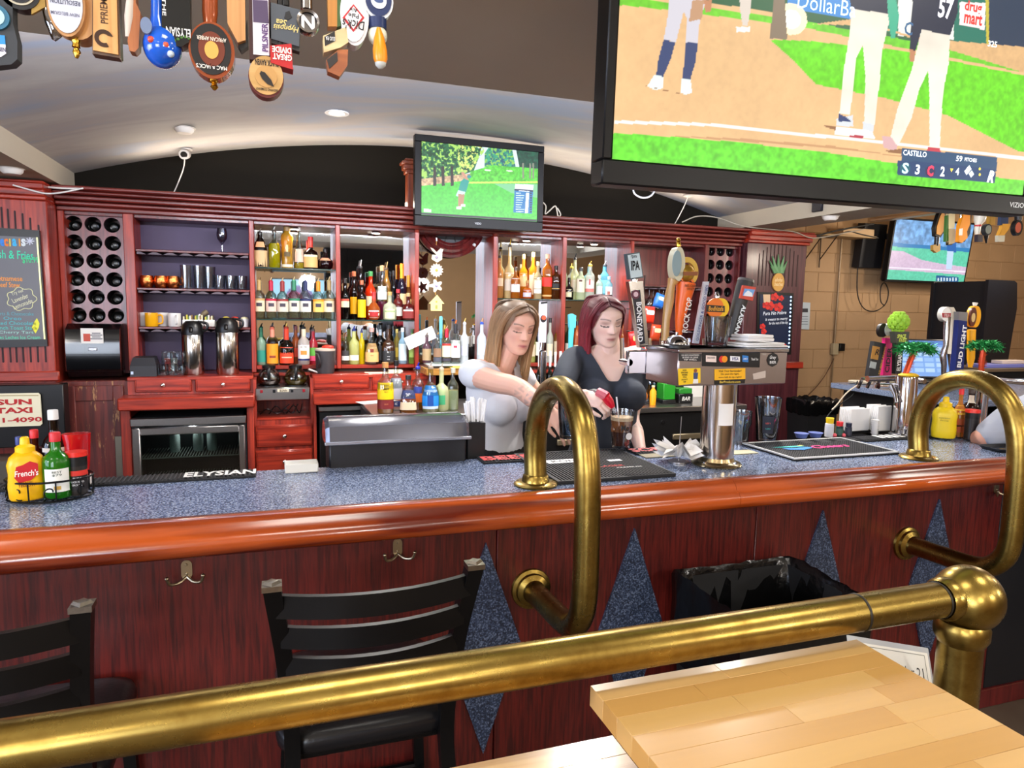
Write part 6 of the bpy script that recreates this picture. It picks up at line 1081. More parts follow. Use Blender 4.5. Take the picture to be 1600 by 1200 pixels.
t, x = tap('orange tap handle topped by a golden crested helmet', (1061, 522)); x.rod([(1061, 523), (1062, 500), (1066, 475), (1070, 455), (1072, 442)], [5, 7.5, 11, 13.5, 15], mk('f0681c', .35), 'orange_body'); x.text('ROCK TOP', 1065, 492, 54, 10, 'f4ece4', -.036, dirn=(.12, 1), bold=.02); x.text('BELGIAN', 1071, 447, 22, 4, '3a2010', -.0375); x.text('WHITE', 1071, 452, 16, 4, '3a2010', -.0375)
cx_, cz_ = x.p(1072, 427); m_ = pxm(at(1072, 427, Y=YH)); hm = G().ball((cx_, -.004, cz_), 12.5 * m_, 18, 10, sz=1.1).build('helmet', mk('c89a3a', .3, .7), t)
P = [(cx_ + R_ * m_ * math.cos(a), cz_ + .004 + R_ * m_ * math.sin(a) * 1.15) for R_, rng in ((20, np.linspace(2.2, -.75, 16)), (13, np.linspace(-.75, 2.2, 16))) for a in rng]; G().prism(P, -.008, .008).build('crest', mk('c8a44a', .45, .4), t); x.plate([(1060, 425), (1082, 425), (1081, 431), (1060, 431)], -.036, -.03, mk('8a4a1c', .4), 'visor_slot')
t, x = tap('white ruler like tap handle with blue lettering', (1086, 537)); x.plate([(1099, 440), (1107, 440), (1091, 537), (1082, 536)], -.005, .005, mk('c8cad4', .4), 'stick'); x.text('GOLDFINGER & GOOD VIBES', 1095.5, 489, 88, 5, '3a4a88', -.0065, dirn=(.155, 1))
t, x = tap('yellow round tap handle with an orange lettered face', (1118, 500)); x.disc(1124, 481, 15, -.01, .03, mk('f2c414', .35), 'round_body', 1.0); x.disc(1114, 481, 15, -.016, -.009, mk('e8761c', .4), 'orange_face', 1.0); x.plate([(1099, 476), (1128, 478), (1128, 488), (1099, 487)], -.0175, -.016, mk('2a1c10', .4), 'name_band'); x.text('Bodhizafa', 1114, 482, 27, 7, 'e8a83a', -.019, shear=.15); x.rod([(1120, 468), (1120, 462), (1120, 456)], [4, 5, 2], CHROME, 'finial'); x.rod([(1116, 495), (1114, 532)], 4, CHROME, 'stem')
t, x = tap('dark cylindrical tap handle with a mountain picture label', (1142, 524)); x.rod([(1141, 527), (1152, 485), (1162, 450), (1165, 440)], [8, 11, 12.5, 12.5], mk('2c2a2a', .4), 'body', n=20); x.rod([(1165, 440), (1166, 436)], [13, 12], mk('5a5654', .4), 'cap', n=20); x.plate([(1152, 446), (1172, 449), (1167, 470), (1147, 466)], -.034, -.026, mk('c8412a', .4), 'picture_label'); x.plate([(1154, 451), (1170, 453), (1166, 464), (1151, 462)], -.0355, -.034, mk('6aa0d8', .4), 'sky_print'); x.plate([(1154, 458), (1159, 454), (1165, 458), (1166, 464), (1152, 462)], -.037, -.0355, mk('e8ecf0', .4), 'mountain_print'); x.text('ALASKAN', 1148, 499, 46, 8, 'dce4e8', -.033, dirn=(.26, 1), bold=.03) if False else x.text('ALASKAN', 1148, 499, 46, 8, 'dce4e8', -.033, dirn=(-.28, -1), bold=.03)
# on top of the tower head
p = at(1057, 530, Y=1.97); t = thing('service_bell', 'chrome counter bell on the beer tower head', 'bell', (p.x, p.y, ZH)); G().lathe([(.044, 0), (.044, .008), (.036, .012)], 28).build('base', BLACK, t); G().lathe([(.036, .012), (.034, .022), (.026, .034), (.012, .041), (0, .042)], 28, cap=False).build('dome', CHROME, t); G().cyl((0, 0, .042), .005, .008, 10).build('plunger', CHROME, t)
p = at(1120, 520, Y=2.03); hh = hgt(1120, 494, p.y) - ZH; lathe_thing('tumbler', 'clear glass with folded napkin on the beer tower head', 'glass', (p.x, p.y, ZH), [(0, .004), (.034, 0), (.036, .004), (.046, hh), (.043, hh), (.033, .014), (0, .012)], thin_glass('dfe4e6', .35))
p = at(1185, 532, Y=2.02); t = thing('napkin_pile', 'folded white napkins piled on the right of the beer tower head', 'napkins', (p.x + .005, 2.02, ZH), rot=(0, 0, .1))
for i, (a, b, c, d, z) in enumerate(((-.11, .075, -.06, .06, 0), (-.1, .07, -.05, .06, .008), (-.085, .035, -.035, .055, .02), (-.083, .033, -.033, .053, .031))): G().box(a, b, c, d, z, z + (.007 if i < 2 else .0105), .003).build('napkin', mk('eeedec', .7, bump=.2, vscale=20), t)
# drinks near the tower
def drink_glass(label, px, py, top, rp, kind, Zb=ZK):
    p = at(px, py, Z=Zb); h = hgt(px, top, p.y) - Zb; m = pxm(p); return p, h, rp * m
p, h, r = drink_glass('', 970, 703, 641, 19, 0); t = thing('pint_glass', 'pint glass of iced cola with a foamy top being filled', 'pint glass', (p.x, p.y, ZK + .0065)); h -= .006
G().lathe([(0, .004), (r * .72, 0), (r * .74, .004), (r, h), (r * .96, h), (r * .7, .012), (0, .01)], 30, cap=False).build('glass', thin_glass('f0f0f0', .25), t)
G().lathe([(0, .012), (r * .68, .013), (r * .80, h * .45), (0, h * .45)], 26, cap=False).build('cola', mk('4a1c0a', .08, coat=.5, var=.5, vscale=60), t); G().lathe([(r * .8, h * .45), (r * .9, h * .74), (0, h * .74)], 26, cap=False).build('fizzing_cola', mk('8a5228', .15, coat=.5, var=.4, vscale=60), t); G().lathe([(r * .9, h * .74), (r * .925, h * .83), (0, h * .835)], 26, cap=False).build('foam', mk('d8bc94', .6, bump=.3, vscale=120), t)
for q in range(6): a = q * 1.05; G().box(-.011, .011, -.011, .011, -.011, .011, .003).xf(Matrix.Translation((r * .62 * math.cos(a), r * .62 * math.sin(a), h * (.3 + .07 * q))) @ Matrix.Rotation(a, 4, 'Z') @ Matrix.Rotation(.6, 4, 'X')).build('ice_cube', mk('7a4a2a', .1, coat=.5), t)
text('Mo', (0, 0, h * .58), .032, .022, mk('14100e', .5), t, cyl=r * .92, ang=.35 + math.atan2(-p.x, p.y)); poly(disc(.013, 16, 0, 0), (r * .85 * math.sin(.25), -r * .93 * math.cos(.25), h * .36), mk('d8d4d0', .5), t, 'round_print')
G().tube([(-.012, -.01, h * .5), (-.028, -.004, h + .05)], .003, 8).build('straw', mk('e8e8ec', .4), t)
p, h, r = drink_glass('', 1154, 692, 642, 18, 0); lathe_thing('tumbler', 'stacked clear tumblers right of the tower column', 'glass', tuple(p), [(0, .004), (r * .8, 0), (r * .82, h * .5), (r * .98, h * .6), (r, h), (r * .95, h), (r * .78, h * .5), (r * .74, .015), (0, .012)], thin_glass('d4dade', .4))
p, h, r = drink_glass('', 1197, 688, 621, 20, 0); t = thing('mixing_glass', 'large clear mixing glass with a dark badge', 'glass', tuple(p)); G().lathe([(0, .004), (r * .74, 0), (r * .76, .004), (r, h), (r * .96, h), (r * .72, .014), (0, .012)], 28, cap=False).build('glass', thin_glass('c4ccd2', .45), t); a = math.atan2(-p.x, p.y)
g = G().rings([[(r * (.85 + .08 * k) * math.sin(a + b), -r * (.85 + .08 * k) * math.cos(a + b), h * z) for b in np.linspace(-.35, .55, 7)] for k, z in enumerate((.2, .4, .6))], cap=False, closed=False); g.build('badge', mk('2a2c3a', .5), t); text('LEFT', (0, 0, h * .45), .02, .01, mk('d84a3a', .5), t, cyl=r * .95, ang=a + .1); text('COAST', (0, 0, h * .32), .02, .008, mk('3ab8b0', .5), t, cyl=r * .9, ang=a + .1)
# check spike with crumpled paper
p = onbar(1060, 722); t = thing('check_spike', 'thin metal check spike piercing crumpled white paper', 'check spike', tuple(p)); G().cyl((0, 0, 0), .035, .005, 20).build('foot', STEEL, t); G().tube([(0, 0, .005), (.004, 0, .16)], [.0022, .0012], 8).build('spike', STEEL, t)
V = [(0, 0, .03)]; F = []; n = 26
for k, (rr, zz) in enumerate(((.035, .035), (.07, .028))):
    for i in range(n): a = 2 * math.pi * i / n; j = 1 + (.32 if (i % 2 and k) else -.1 * k) + random.uniform(-.12, .12); V.append((rr * j * math.cos(a) * 1.1, rr * j * math.sin(a), zz + random.uniform(-.012, .02) * (1 + k)))
for i in range(n): F.append((0, 1 + i, 1 + (i + 1) % n)); F.append((1 + i, 1 + n + i, 1 + n + (i + 1) % n, 1 + (i + 1) % n))
V2 = [(x * .95, y * .95, z + .014) for x, y, z in V]; G().add(V, F).add(V2, F).build('paper', mk('e0dcd8', .7), t, smooth=False)
p = onbar(1030, 712); tag(G().box(-.07, .05, -.03, .03, 0, .004, .001).build('drip_tray', mk('b0a890', .35, .6), loc=(p.x, p.y, p.z)), 'flat pale drip tray left of the check spike', 'drip tray'); p = onbar(1160, 707); tag(G().box(-.06, .05, -.03, .03, 0, .003, .001).build('coaster_card', mk('b8b090', .5), loc=tuple(p)), 'flat card lying right of the tower base', 'card')
# condiment caddies
def caddy(label, c, a, b, grp='wire condiment caddies'):
    t = thing('condiment_caddy', label, 'caddy', tuple(c), grp); m = mk('0d0d0e', .4, .6)
    def el(z, k=1): return [(a * k * math.cos(q), b * k * math.sin(q), z) for q in np.linspace(0, 2 * math.pi, 41)]
    G().tube(el(.004), .0025, 6).tube([(-a, 0, .004), (a, 0, .004)], .002, 6).tube([(0, -b, .004), (0, b, .004)], .002, 6).tube([(-a * .7, -b * .7, .004), (a * .7, b * .7, .004)], .002, 6).build('base_ring', m, t); G().tube(el(.055, 1.02), .0028, 6).build('top_ring', m, t)
    for q in range(10): an = q * math.pi / 5; G().tube([(a * math.cos(an), b * math.sin(an), .004), (a * 1.02 * math.cos(an), b * 1.02 * math.sin(an), .055)], .002, 6).build('upright', m, t)
    for q in range(8):
        an = q * math.pi / 4 + .2; P = []
        for s_ in np.linspace(0, 5.2, 16): r_ = .004 + .0032 * s_; P.append((s_, r_))
        G().tube([(a * 1.02 * math.cos(an + (r_ * math.cos(s_)) / a), b * 1.02 * math.sin(an + (r_ * math.cos(s_)) / a), .03 + r_ * math.sin(s_)) for s_, r_ in P], .0018, 5).build('scroll', m, t)
    return t
def squeeze(label, p, h, r, body, capc, cat='mustard', words=(), name='mustard_bottle', emblem=None):
    t = thing(name, label, cat, tuple(p), rot=(0, 0, math.atan2(-p.x, p.y))); P = [(.86, 0), (.95, .03), (1, .2), (.94, .42), (1.0, .56), (.86, .68), (.45, .78)]
    G().rings([[(x_, y_ * .68, z_) for x_, y_, z_ in ringpts(r * q, h * z, 2.6, 28)] for q, z in P]).build('body', mk(body, .35), t, ang=60)
    c = G().lathe([(r * .52, h * .75), (r * .52, h * .84), (r * .4, h * .86), (r * .26, h * .88), (r * .24, h * .98), (r * .16, h)], 20, sy=.8).build('cap', mk(capc, .35), t)
    if emblem: poly([(-r * .62, -.01), (-r * .5, .018), (-r * .15, .022), (r * .2, .03), (r * .6, .022), (r * .6, -.004), (r * .2, -.02), (-r * .4, -.024)], (0, -r * .69, h * .45), mk(emblem, .5), t, 'emblem')
    for s_, z_, w_, h_, c_ in words: text(s_, (0, -r * .705, h * z_), w_, h_, mk(c_, .5), t, shear=.1)
    return t
c = onbar(80, 776); cad = caddy('black wire condiment caddy at the left end of the bar', c, .098, .075)
def cond(px, py, top): p = onbar(px, py); return Vector((p.x, p.y, ZK + .007)), hgt(px, top, p.y) - ZK - .007
p, h = cond(44, 783, 682); squeeze('yellow mustard squeeze bottle with red emblem in the left caddy', p, h, .042, 'f0b40c', 'f2c214', words=(("French's", .45, .05, .016, 'f4f0e8'), ('CLASSIC', .3, .026, .005, '8a3a1c'), ('YELLOW', .26, .038, .009, '8a3a1c')), emblem='c01c24')
def sauce(label, px, py, top, rp, glass, lab, capc, style='std', words=None, where='left'):
    p, h = cond(px, py, top); m = pxm(p); return bottle((p.x, p.y, p.z), h, rp * m, style, glass, label, lab=lab, cap=capc, words=words, cat='sauce', group='sauce bottles in the %s caddy' % where)
sauce('green pepper sauce bottle with red cap and white label', 91, 780, 675, 19, '2a8a1c', [('e8e8e0', .12, .5, 55), ('c8a048', .16, .22, 14)], 'c81c28', words=[('BEST', '3a4a3a', .45, .022, .006), ('$79', '3a4a3a', .4, .022, .006)])
sauce('hot sauce bottle with red cap behind the mustard', 58, 764, 671, 14, '4a1208', [('b83a1c', .15, .5, 60)], 'd01c24', 'wine')
sauce('tall dark sauce bottle with white cap in the left caddy', 89, 762, 640, 17, '160a08', [('d8d0c8', .5, .56, 70)], 'e8e8e8', 'wine')
sauce('steak sauce bottle with navy cap at the back of the left caddy', 34, 766, 682, 12, 'a06a20', [('d8b850', .15, .55, 60)], '2a3a80', 'std')
p, h = cond(123, 760, 677); t = thing('ketchup_bottle', 'red ketchup bottle standing on its cap in the left caddy', 'ketchup', tuple(p)); G().lathe([(.03, 0), (.032, .02), (.026, .03), (.03, .05), (.033, h * .6), (.036, h), (.0, h + .002)], 22, sy=.7).build('body', mk('b8141a', .15, coat=.5), t); G().lathe([(.0325, 0), (.033, .025), (.0, .025)], 20, sy=.75).build('cap', mk('e8e4e0', .4), t)
p, h = cond(122, 775, 705); t = thing('pepper_shaker', 'black pepper shaker with red flip lid', 'pepper shaker', tuple(p)); r = .0245; G().lathe([(r * .95, 0), (r, .01), (r, h * .68)], 22).build('jar', mk('2c2622', .3, var=.5, vscale=160), t); G().lathe([(r * 1.01, h * .12), (r * 1.01, h * .52)], 22, cap=False).build('label', mk('1c1818', .5), t); G().lathe([(r * 1.02, h * .46), (r * 1.02, h * .58)], 22, cap=False).build('red_band', mk('d03024', .5), t); G().lathe([(r * 1.04, h * .68), (r * 1.04, h * .9), (r * .9, h * .92)], 22).build('collar', BLACK, t); G().lathe([(r * 1.1, h * .9), (r * 1.08, h), (0, h)], 22).build('lid', mk('d8281c', .35), t); a = math.atan2(-p.x, p.y); text('PURE', (0, 0, h * .4), .02, .006, mk('e8e8e8', .5), t, cyl=r * 1.03, ang=a); text('BLACK PEPPER', (0, 0, h * .32), .034, .005, mk('e8e8e8', .5), t, cyl=r * 1.03, ang=a); text('GROUND', (0, 0, h * .25), .026, .005, mk('e8e8e8', .5), t, cyl=r * 1.03, ang=a)
c = onbar(1487, 681); caddy('black wire condiment caddy at the right end of the bar', c, .085, .062)
p, h = cond(1473, 686, 620); squeeze('yellow mustard squeeze bottle seen from its back in the right caddy', p, h, .047, 'e8c81c', 'f0c814', words=(('nutrition', .5, .04, .006, '8a7a20'), ('facts', .44, .03, .006, '8a7a20')))
sauce('hot sauce bottle with red cap and yellow neck label in the right caddy', 1496, 684, 607, 8, 'c88a3a', [('e8c83a', .5, .7, 60), ('a84a1c', .1, .4, 60)], 'd8282c', 'wine', where='right'); sauce('dark sauce bottle with cream neck label in the right caddy', 1513, 678, 606, 12, '2a120a', [('d8ccb8', .72, .9, 50)], '3a2a20', 'wine', where='right')
p, h = cond(1516, 688, 640); t = thing('pepper_shaker', 'pepper shaker with red lid in the right caddy', 'pepper shaker', tuple(p)); r = .026; G().lathe([(r, 0), (r, h * .7)], 20).build('jar', mk('2a2628', .3, var=.5, vscale=160), t); G().lathe([(r * 1.03, h * .7), (r * 1.03, h * .9)], 20).build('collar', BLACK, t); G().lathe([(r * 1.1, h * .9), (r * 1.05, h), (0, h)], 20).build('lid', mk('d8281c', .35), t)
p = onbar(1572, 704); t = thing('black_tray', 'small black tip tray with a gold coin at the right edge', 'tray', (p.x, p.y + .01, ZK), rot=(0, 0, -.1)); G().rings([[(x_, y_, z_) for x_, y_ in rrect(w_, d_, .015)] for w_, d_, z_ in ((.13, .09, 0), (.15, .11, .014), (.14, .1, .014), (.125, .085, .004))]).build('tray', BLACK, t); G().cyl((-.005, .0, .0045), .012, .002, 16).build('coin', GOLD, t)
# napkin holders, spices, small things right of the mat
for i, (a, b, top) in enumerate(((1325, 1363, 639), (1368, 1396, 635))):
    p = onbar((a + b) / 2, 678); w = (b - a) / 2 * pxm(p); h = hgt((a + b) / 2, top, p.y) - ZK; t = thing('napkin_holder', 'thick stack of white napkins in a black holder, the %s one' % ('left', 'right')[i], 'napkins', (p.x, p.y + .035, ZK), 'napkin stacks'); G().box(-w - .004, w + .004, -.03, .04, 0, .012, .002).build('holder', BLACK, t)
    for k in range(7): G().box(-w, w, -.028 + k * .0095, -.0195 + k * .0095, .012, h - .003 * (k % 3), .002).build('napkin', mk('ecebea', .7), t)
t = thing('paper_cups', 'little stack of white portion cups between the napkin stacks', 'paper cups', tuple(onbar(1366, 680)), rot=(0, 0, 0))
for k in range(8): G().lathe([(.010, k * .008), (.0155, k * .008 + .012), (.0165, k * .008 + .012)], 14, cap=False).build('cup', mk('e4e2e0', .5), t)
for i, (px, top, r_, capc, body, lb, nm) in enumerate(((1295, 653, 6.5, 'f0c81c', 'e0e0e4', 'd8d8dc', 'spice jar with yellow cap and white label'), (1311, 659, 5.5, 'd8282c', '1c3a34', '3a5a50', 'spice jar with red cap and green label'), (1325, 661, 5, '1c2438', '2a2c38', '3a3c48', 'small jar with navy cap'), (1322, 652, 5, 'e8e8e8', 'e4e4e8', 'dcdce0', 'white plastic bottle behind the jars'))):
    p = onbar(px, 682 if i < 3 else 676); m = pxm(p); h = hgt(px, top, p.y) - ZK; r = r_ * m; t = thing('spice_jar', nm, 'jar', tuple(p), 'spice jars'); G().lathe([(r, 0), (r, h * .68), (r * .8, h * .72)], 16).build('jar', mk(body, .3), t); G().lathe([(r * 1.03, h * .12), (r * 1.03, h * .55)], 16, cap=False).build('label', mk(lb, .5), t); G().lathe([(r * .85, h * .72), (r * .9, h), (0, h)], 16).build('cap', mk(capc, .4), t)
for i, (px, py) in enumerate(((1252, 684), (1274, 683))):
    p = onbar(px, py); lathe_thing('portion_cup', 'blue and white striped portion cup, %s of two' % ('left', 'right')[i], 'cup', tuple(p), [(.02, 0), (.028, .02), (.03, .02), (.0, .016)], mk('5a6aa8', .4))
for i, px in enumerate((1304, 1318)): tag(G().ball((0, 0, .008), .009, 10, 6).build('pink_wrapper', mk('e8606a', .5), loc=tuple(onbar(px, 683))), 'crumpled pink wrapper, %s of two by the spice jars' % ('left', 'right')[i], 'wrapper')
# right beer towers, palm ornaments and taps
def palm(label, base_px, top_px, Y, spread, tk):
    b = at(*base_px, Y=Y); t = thing('palm_ornament', label, 'ornament', tuple(b), 'tinsel palm trees'); e = at(*top_px, Y=Y) - b; m = pxm(b); P = [e * s_ + Vector((-.004 * math.sin(3 * s_), 0, 0)) for s_ in np.linspace(0, 1, 12)]
    g = G()
    for i in range(120): s_ = random.random(); a = random.uniform(0, 6.28); c = e * s_; d = Vector((math.cos(a), math.sin(a), random.uniform(-.3, .5))) * tk * m * 1.7; g.tube([c, c + d], [.0016, .0004], 3)
    g.tube(P, tk * m, 8); o = g.build('tinsel_trunk', mk('b8401c', .25, .5, var=.4, vscale=80), t, ang=20); o['kind'] = 'stuff'
    for k in range(7):
        a = k * .9 + .3; L_ = spread * m; d = Vector((math.cos(a), math.sin(a) * .8, .12)); g = G(); pts = [e + d * L_ * s_ + Vector((0, 0, .25 * L_ * math.sin(2.6 * s_) - .35 * L_ * s_ * s_)) for s_ in np.linspace(0, 1, 9)]; g.tube(pts, .0018, 4)
        for q in pts[1:]:
            for _ in range(22): v = Vector((random.uniform(-1, 1), random.uniform(-1, 1), random.uniform(-1, .6))); g.tube([q, q + v * L_ * .33], [.0024, .0007], 3)
        g.build('tinsel_frond', mk('1a7a3a', .25, .5, var=.5, vscale=90), t, ang=20)
    return t
p = onbar(1410, 681); h = hgt(1410, 588, p.y) - ZK; t = thing('beer_tower', 'chrome cylinder beer tower carrying a tinsel palm at the right', 'beer tower', tuple(p)); r = 15.5 * pxm(p); G().lathe([(r, 0), (r, h - .01), (r * .96, h), (0, h)], 32).build('column', mk('c4c0c0', .08, 1), t); G().lathe([(r * 1.3, 0), (r * 1.3, .008), (r * 1.02, .014)], 28).build('base', CHROME, t)
for k in range(5): a = -2.6 + k * .5; G().lathe([(.009, 0), (.012, .03), (.012, .034), (0, .04)], 12, (1.5 * r * math.cos(a), 1.5 * r * math.sin(a), 0)).build('glass_knob', thin_glass('d8d8dc', .5), t)
G().tube([(-.01, .03, h * .82), (-.09, .06, h * .82)], .014, 10).tube([(-.05, .03, h * .82), (-.06, -.0, h * .7), (-.07, -.02, h * .58)], [.012, .009, .007], 10).build('faucet', CHROME, t)
pp = Vector((p.x, p.y, ZK + h)); G().lathe([(.042, 0), (.046, .005), (.03, .013), (0, .016)], 24, (pp.x - p.x + .006, 0, h), sy=.8).build('yellow_foot', mk('e0b420', .5, bump=.5, vscale=90), t)
palm('tinsel palm tree on the chrome tower', (1413, 590), (1431, 545), p.y, 30, 4.2)
YT = 2.50
def rtap(label, base, Y=YT): p = at(*base, Y=Y); t = thing('beer_tap', label, 'tap handle', tuple(p), 'tap handles on the right beer towers'); return t, PX(t, Y)
t, x = rtap('dark tap handle with gold script leaning left at the right tower', (1362, 590)); x.plate([(1363, 533), (1381, 537), (1370, 592), (1354, 588)], -.012, .012, mk('2a2a2c', .4), 'bar'); x.plate([(1360, 540), (1371, 542), (1368, 562), (1357, 560)], -.014, -.012, mk('b8863a', .4), 'gold_panel'); x.text('R', 1366, 550, 8, 9, '1a1410', -.0155, shear=.3); x.plate([(1357, 564), (1366, 566), (1364, 576), (1355, 574)], -.014, -.012, mk('a8b0b0', .4), 'picture'); x.text('REUBENS BREWS', 1375, 563, 44, 4, 'd8a040', -.0135, dirn=(.2, 1))
t, x = rtap('black and pink tap handle with a round badge', (1380, 588), 2.52); x.plate([(1381, 528), (1393, 528), (1390, 586), (1377, 586)], -.01, .01, mk('e0287a', .4), 'pink_bar'); x.text('CIDER', 1385, 562, 40, 9, '2a1020', -.0115, dirn=(.06, 1), bold=.03); x.disc(1379, 516, 9, -.005, .012, mk('1a1416', .4), 'black_disc', 1.2); x.disc(1386, 515, 7, -.008, .006, mk('c8c8c8', .35), 'silver_disc', 1.35); x.rod([(1384, 586), (1383, 596)], 3, CHROME, 'stem')
t, x = rtap('green hop topped tap handle with black lettered shaft', (1400, 586), 2.45); x.plate([(1397, 530), (1409, 532), (1406, 584), (1396, 584)], -.01, .01, mk('141414', .4), 'black_bar'); x.text('ELYSIAN', 1402, 565, 28, 8, 'e8e8e8', -.0115, dirn=(.04, 1), bold=.03); x.text('SPACE', 1403, 525, 18, 6, 'c8d85a', -.02, shear=.2, bold=.04); x.text('DUST', 1405, 531, 16, 6, 'c8d85a', -.02, shear=.2, bold=.04); x.plate([(1393, 518), (1416, 518), (1414, 536), (1395, 536)], -.018, .012, mk('3a3c34', .5), 'badge_block'); cx_, cz_ = x.p(1404, 503); m = pxm(at(1404, 503, Y=2.45)); hp = G()
for k in range(6):
    for q in range(9): a = q * .7 + k * .35; rr = 12 * m * math.sin(math.pi * (.15 + .14 * k)); hp.ball((cx_ + rr * math.cos(a), rr * math.sin(a), cz_ - 11 * m + 4.4 * m * k), 4.6 * m, 6, 4, sz=1.2)
hp.build('hop_cone', mk('8ab828', .5), t)
TWR = t
# chrome second tower at the right edge with three handles
p = onbar(1533, 690); p = Vector((at(1533, 640, Y=2.24).x, 2.24, ZK)); t = thing('beer_tower', 'slim chrome tower behind the right brass arch', 'beer tower', tuple(p)); h = hgt(1533, 585, 2.24) - ZK; G().lathe([(.024, 0), (.024, h), (0, h)], 24).build('column', mk('c4c0c0', .1, 1), t); G().lathe([(.036, 0), (.036, .008), (.025, .012)], 24).build('base', CHROME, t)
palm('tinsel palm tree behind the right brass arch', (1533, 583), (1538, 540), 2.24, 24, 4)
t, x = rtap('silver tap handle with a white round badge at its top', (1474, 590), 2.46); x.rod([(1474, 594), (1475, 570), (1473, 555), (1478, 540), (1480, 495)], [3, 4, 5, 4, 5], mk('a8a8ac', .18, 1), 'silver_stem'); x.disc(1478, 491, 10.5, -.008, .02, mk('c8c4bc', .3), 'badge', 1.1); x.disc(1475, 491, 9.5, -.012, -.008, mk('e8e8e4', .4), 'badge_face', 1.1); x.plate([(1468, 489), (1482, 489), (1481, 496), (1469, 496)], -.0135, -.012, mk('a83038', .4), 'red_band'); x.text('STELLA', 1475, 492.5, 11, 4, 'f0e8e0', -.0148)
t, x = rtap('cream tap handle curving over the silver one', (1487, 560), 2.5); x.plate([(1480, 480), (1488, 480), (1493, 490), (1489, 553), (1484, 553), (1486, 500)], -.008, .012, mk('d8d0c0', .4), 'paddle'); x.text('PREMIUM LAGER', 1488.5, 525, 46, 4, '4a3a30', -.0095, dirn=(.06, 1)); x.rod([(1486, 553), (1485, 592)], 2, CHROME, 'stem')
t, x = rtap('navy tap handle lettered in tall white capitals', (1496, 580), 2.48); x.plate([(1494, 500), (1507, 502), (1501, 582), (1488, 580)], -.014, .014, mk('1c2a68', .3), 'navy_body'); x.plate([(1494, 487), (1508, 488), (1507, 502), (1494, 500)], -.014, .014, mk('a8acb4', .3, .8), 'silver_top'); x.text('BUD LIGHT', 1498.5, 541, 66, 9, 'f0f0f4', -.0155, dirn=(.08, 1), bold=.035)
t, x = rtap('yellow tap handle with a brown oval badge', (1517, 570), 2.48); x.rod([(1516, 574), (1517, 560), (1518, 515)], [3, 5.5, 6], mk('f0a818', .35), 'stem'); x.disc(1524, 495, 9.5, -.006, .026, mk('f0a818', .35), 'oval_body', 1.75); x.disc(1517, 495, 7.5, -.012, -.004, mk('5a2416', .4), 'badge', 2.0); x.disc(1517, 496, 4, -.0135, -.012, mk('d8b878', .4), 'badge_figure', 1.8); x.rod([(1523, 478), (1524, 473)], [2.5, 4], mk('e8e0d0', .4), 'finial')

# faucet bars that carry the handles of the right towers
for lab, a, b, z in (('chrome faucet bar behind the palm tower', (1355, 592), (1412, 592), 0), ('chrome faucet bar behind the right arch', (1468, 592), (1545, 592), 1)):
    Yb_ = 2.47; A, B_ = at(*a, Y=Yb_), at(*b, Y=Yb_); t = thing('faucet_bar', lab, 'faucet', ((A.x + B_.x) / 2, Yb_, A.z), 'faucet bars'); w = (B_.x - A.x) / 2
    G().tube([(-w, 0, 0), (w, 0, 0)], .014, 14).build('bar', CHROME, t); G().tube([(w * (.8 if not z else .69), 0, 0), (w * (.8 if not z else .69), -.13 if not z else -.21, 0)], .012, 12).build('link', CHROME, t)
    for q in range(4): G().tube([(-w + 2 * w * (q + .4) / 4, 0, 0), (-w + 2 * w * (q + .4) / 4, .05, -.005), (-w + 2 * w * (q + .4) / 4, .07, -.05)], .008, 8).build('faucet', CHROME, t)
# ------------------------------------------------------------------ boards, signs and fittings
def sticky(name, label, cat, px, py, Y, **k):
    p = at(px, py, Y=Y); t = thing(name, label, cat, (p.x, Y, p.z), **k); return t, PX(t, Y)
# specials board on the left pillar
t, x = sticky('specials_board', 'black framed specials board with coloured chalk lettering', 'menu board', 30, 450, 5.17); x.plate([(-60, 352), (61, 360), (74, 541), (-60, 545)], .0, .028, BLACK, 'frame'); x.plate([(-56, 366), (57, 371), (69, 530), (-56, 532)], -.004, .0, mk('6e6e72', .5), 'slate', label='lit grey slate')
x.plate([(57, 371), (59, 371), (71, 530), (69, 530)], -.006, 0, mk('e8e8a0', .4, emit=.5), 'light_strip')
def ch(s_, px, py, w, h, c, dirn=None, b=.0): x.text(s_, px, py, w, h, c, -.0055, dirn=dirn, bold=b)
for s_, px, c in (('e', 4, '3a8ae0'), ('c', 10, 'e87a2a'), ('i', 16, 'e0c83a'), ('a', 23, '3ab0e0'), ('l', 31, 'e89a3a'), ('s', 37, 'd8e0e0')): ch(s_, px, 379, 6 if s_ not in 'il' else 2, 12, c, b=.04)
ch('Fish & Fries', 21, 398, 54, 13, '3ad8a8', (1, -.02), .01); ch('$10.99', 48, 407, 22, 10, '3ad888', (1, .05), .01); ch('Vietnamese', 12, 435, 40, 8, 'f09a3a', b=.01); ch('Beef Stew', 14, 445, 30, 8, 'f09a3a', b=.01)
cl = [(34 + 22 * math.cos(a) * (1 + .1 * math.cos(7 * a)), 467 + 17 * math.sin(a) * (1 + .1 * math.cos(7 * a))) for a in np.linspace(0, 6.283, 48)]; G().tube([(x.p(*q)[0], -.006, x.p(*q)[1]) for q in cl], .0022, 5).build('chalk_cloud', mk('e8e8b0', .6), t)
for i, s_ in enumerate(('Try our', 'Lavender', 'Lemonade')): ch(s_, 28 + 4 * i, 457 + 9 * i, 18 + 5 * i, 7, 'e8e8c0', (1, .45))
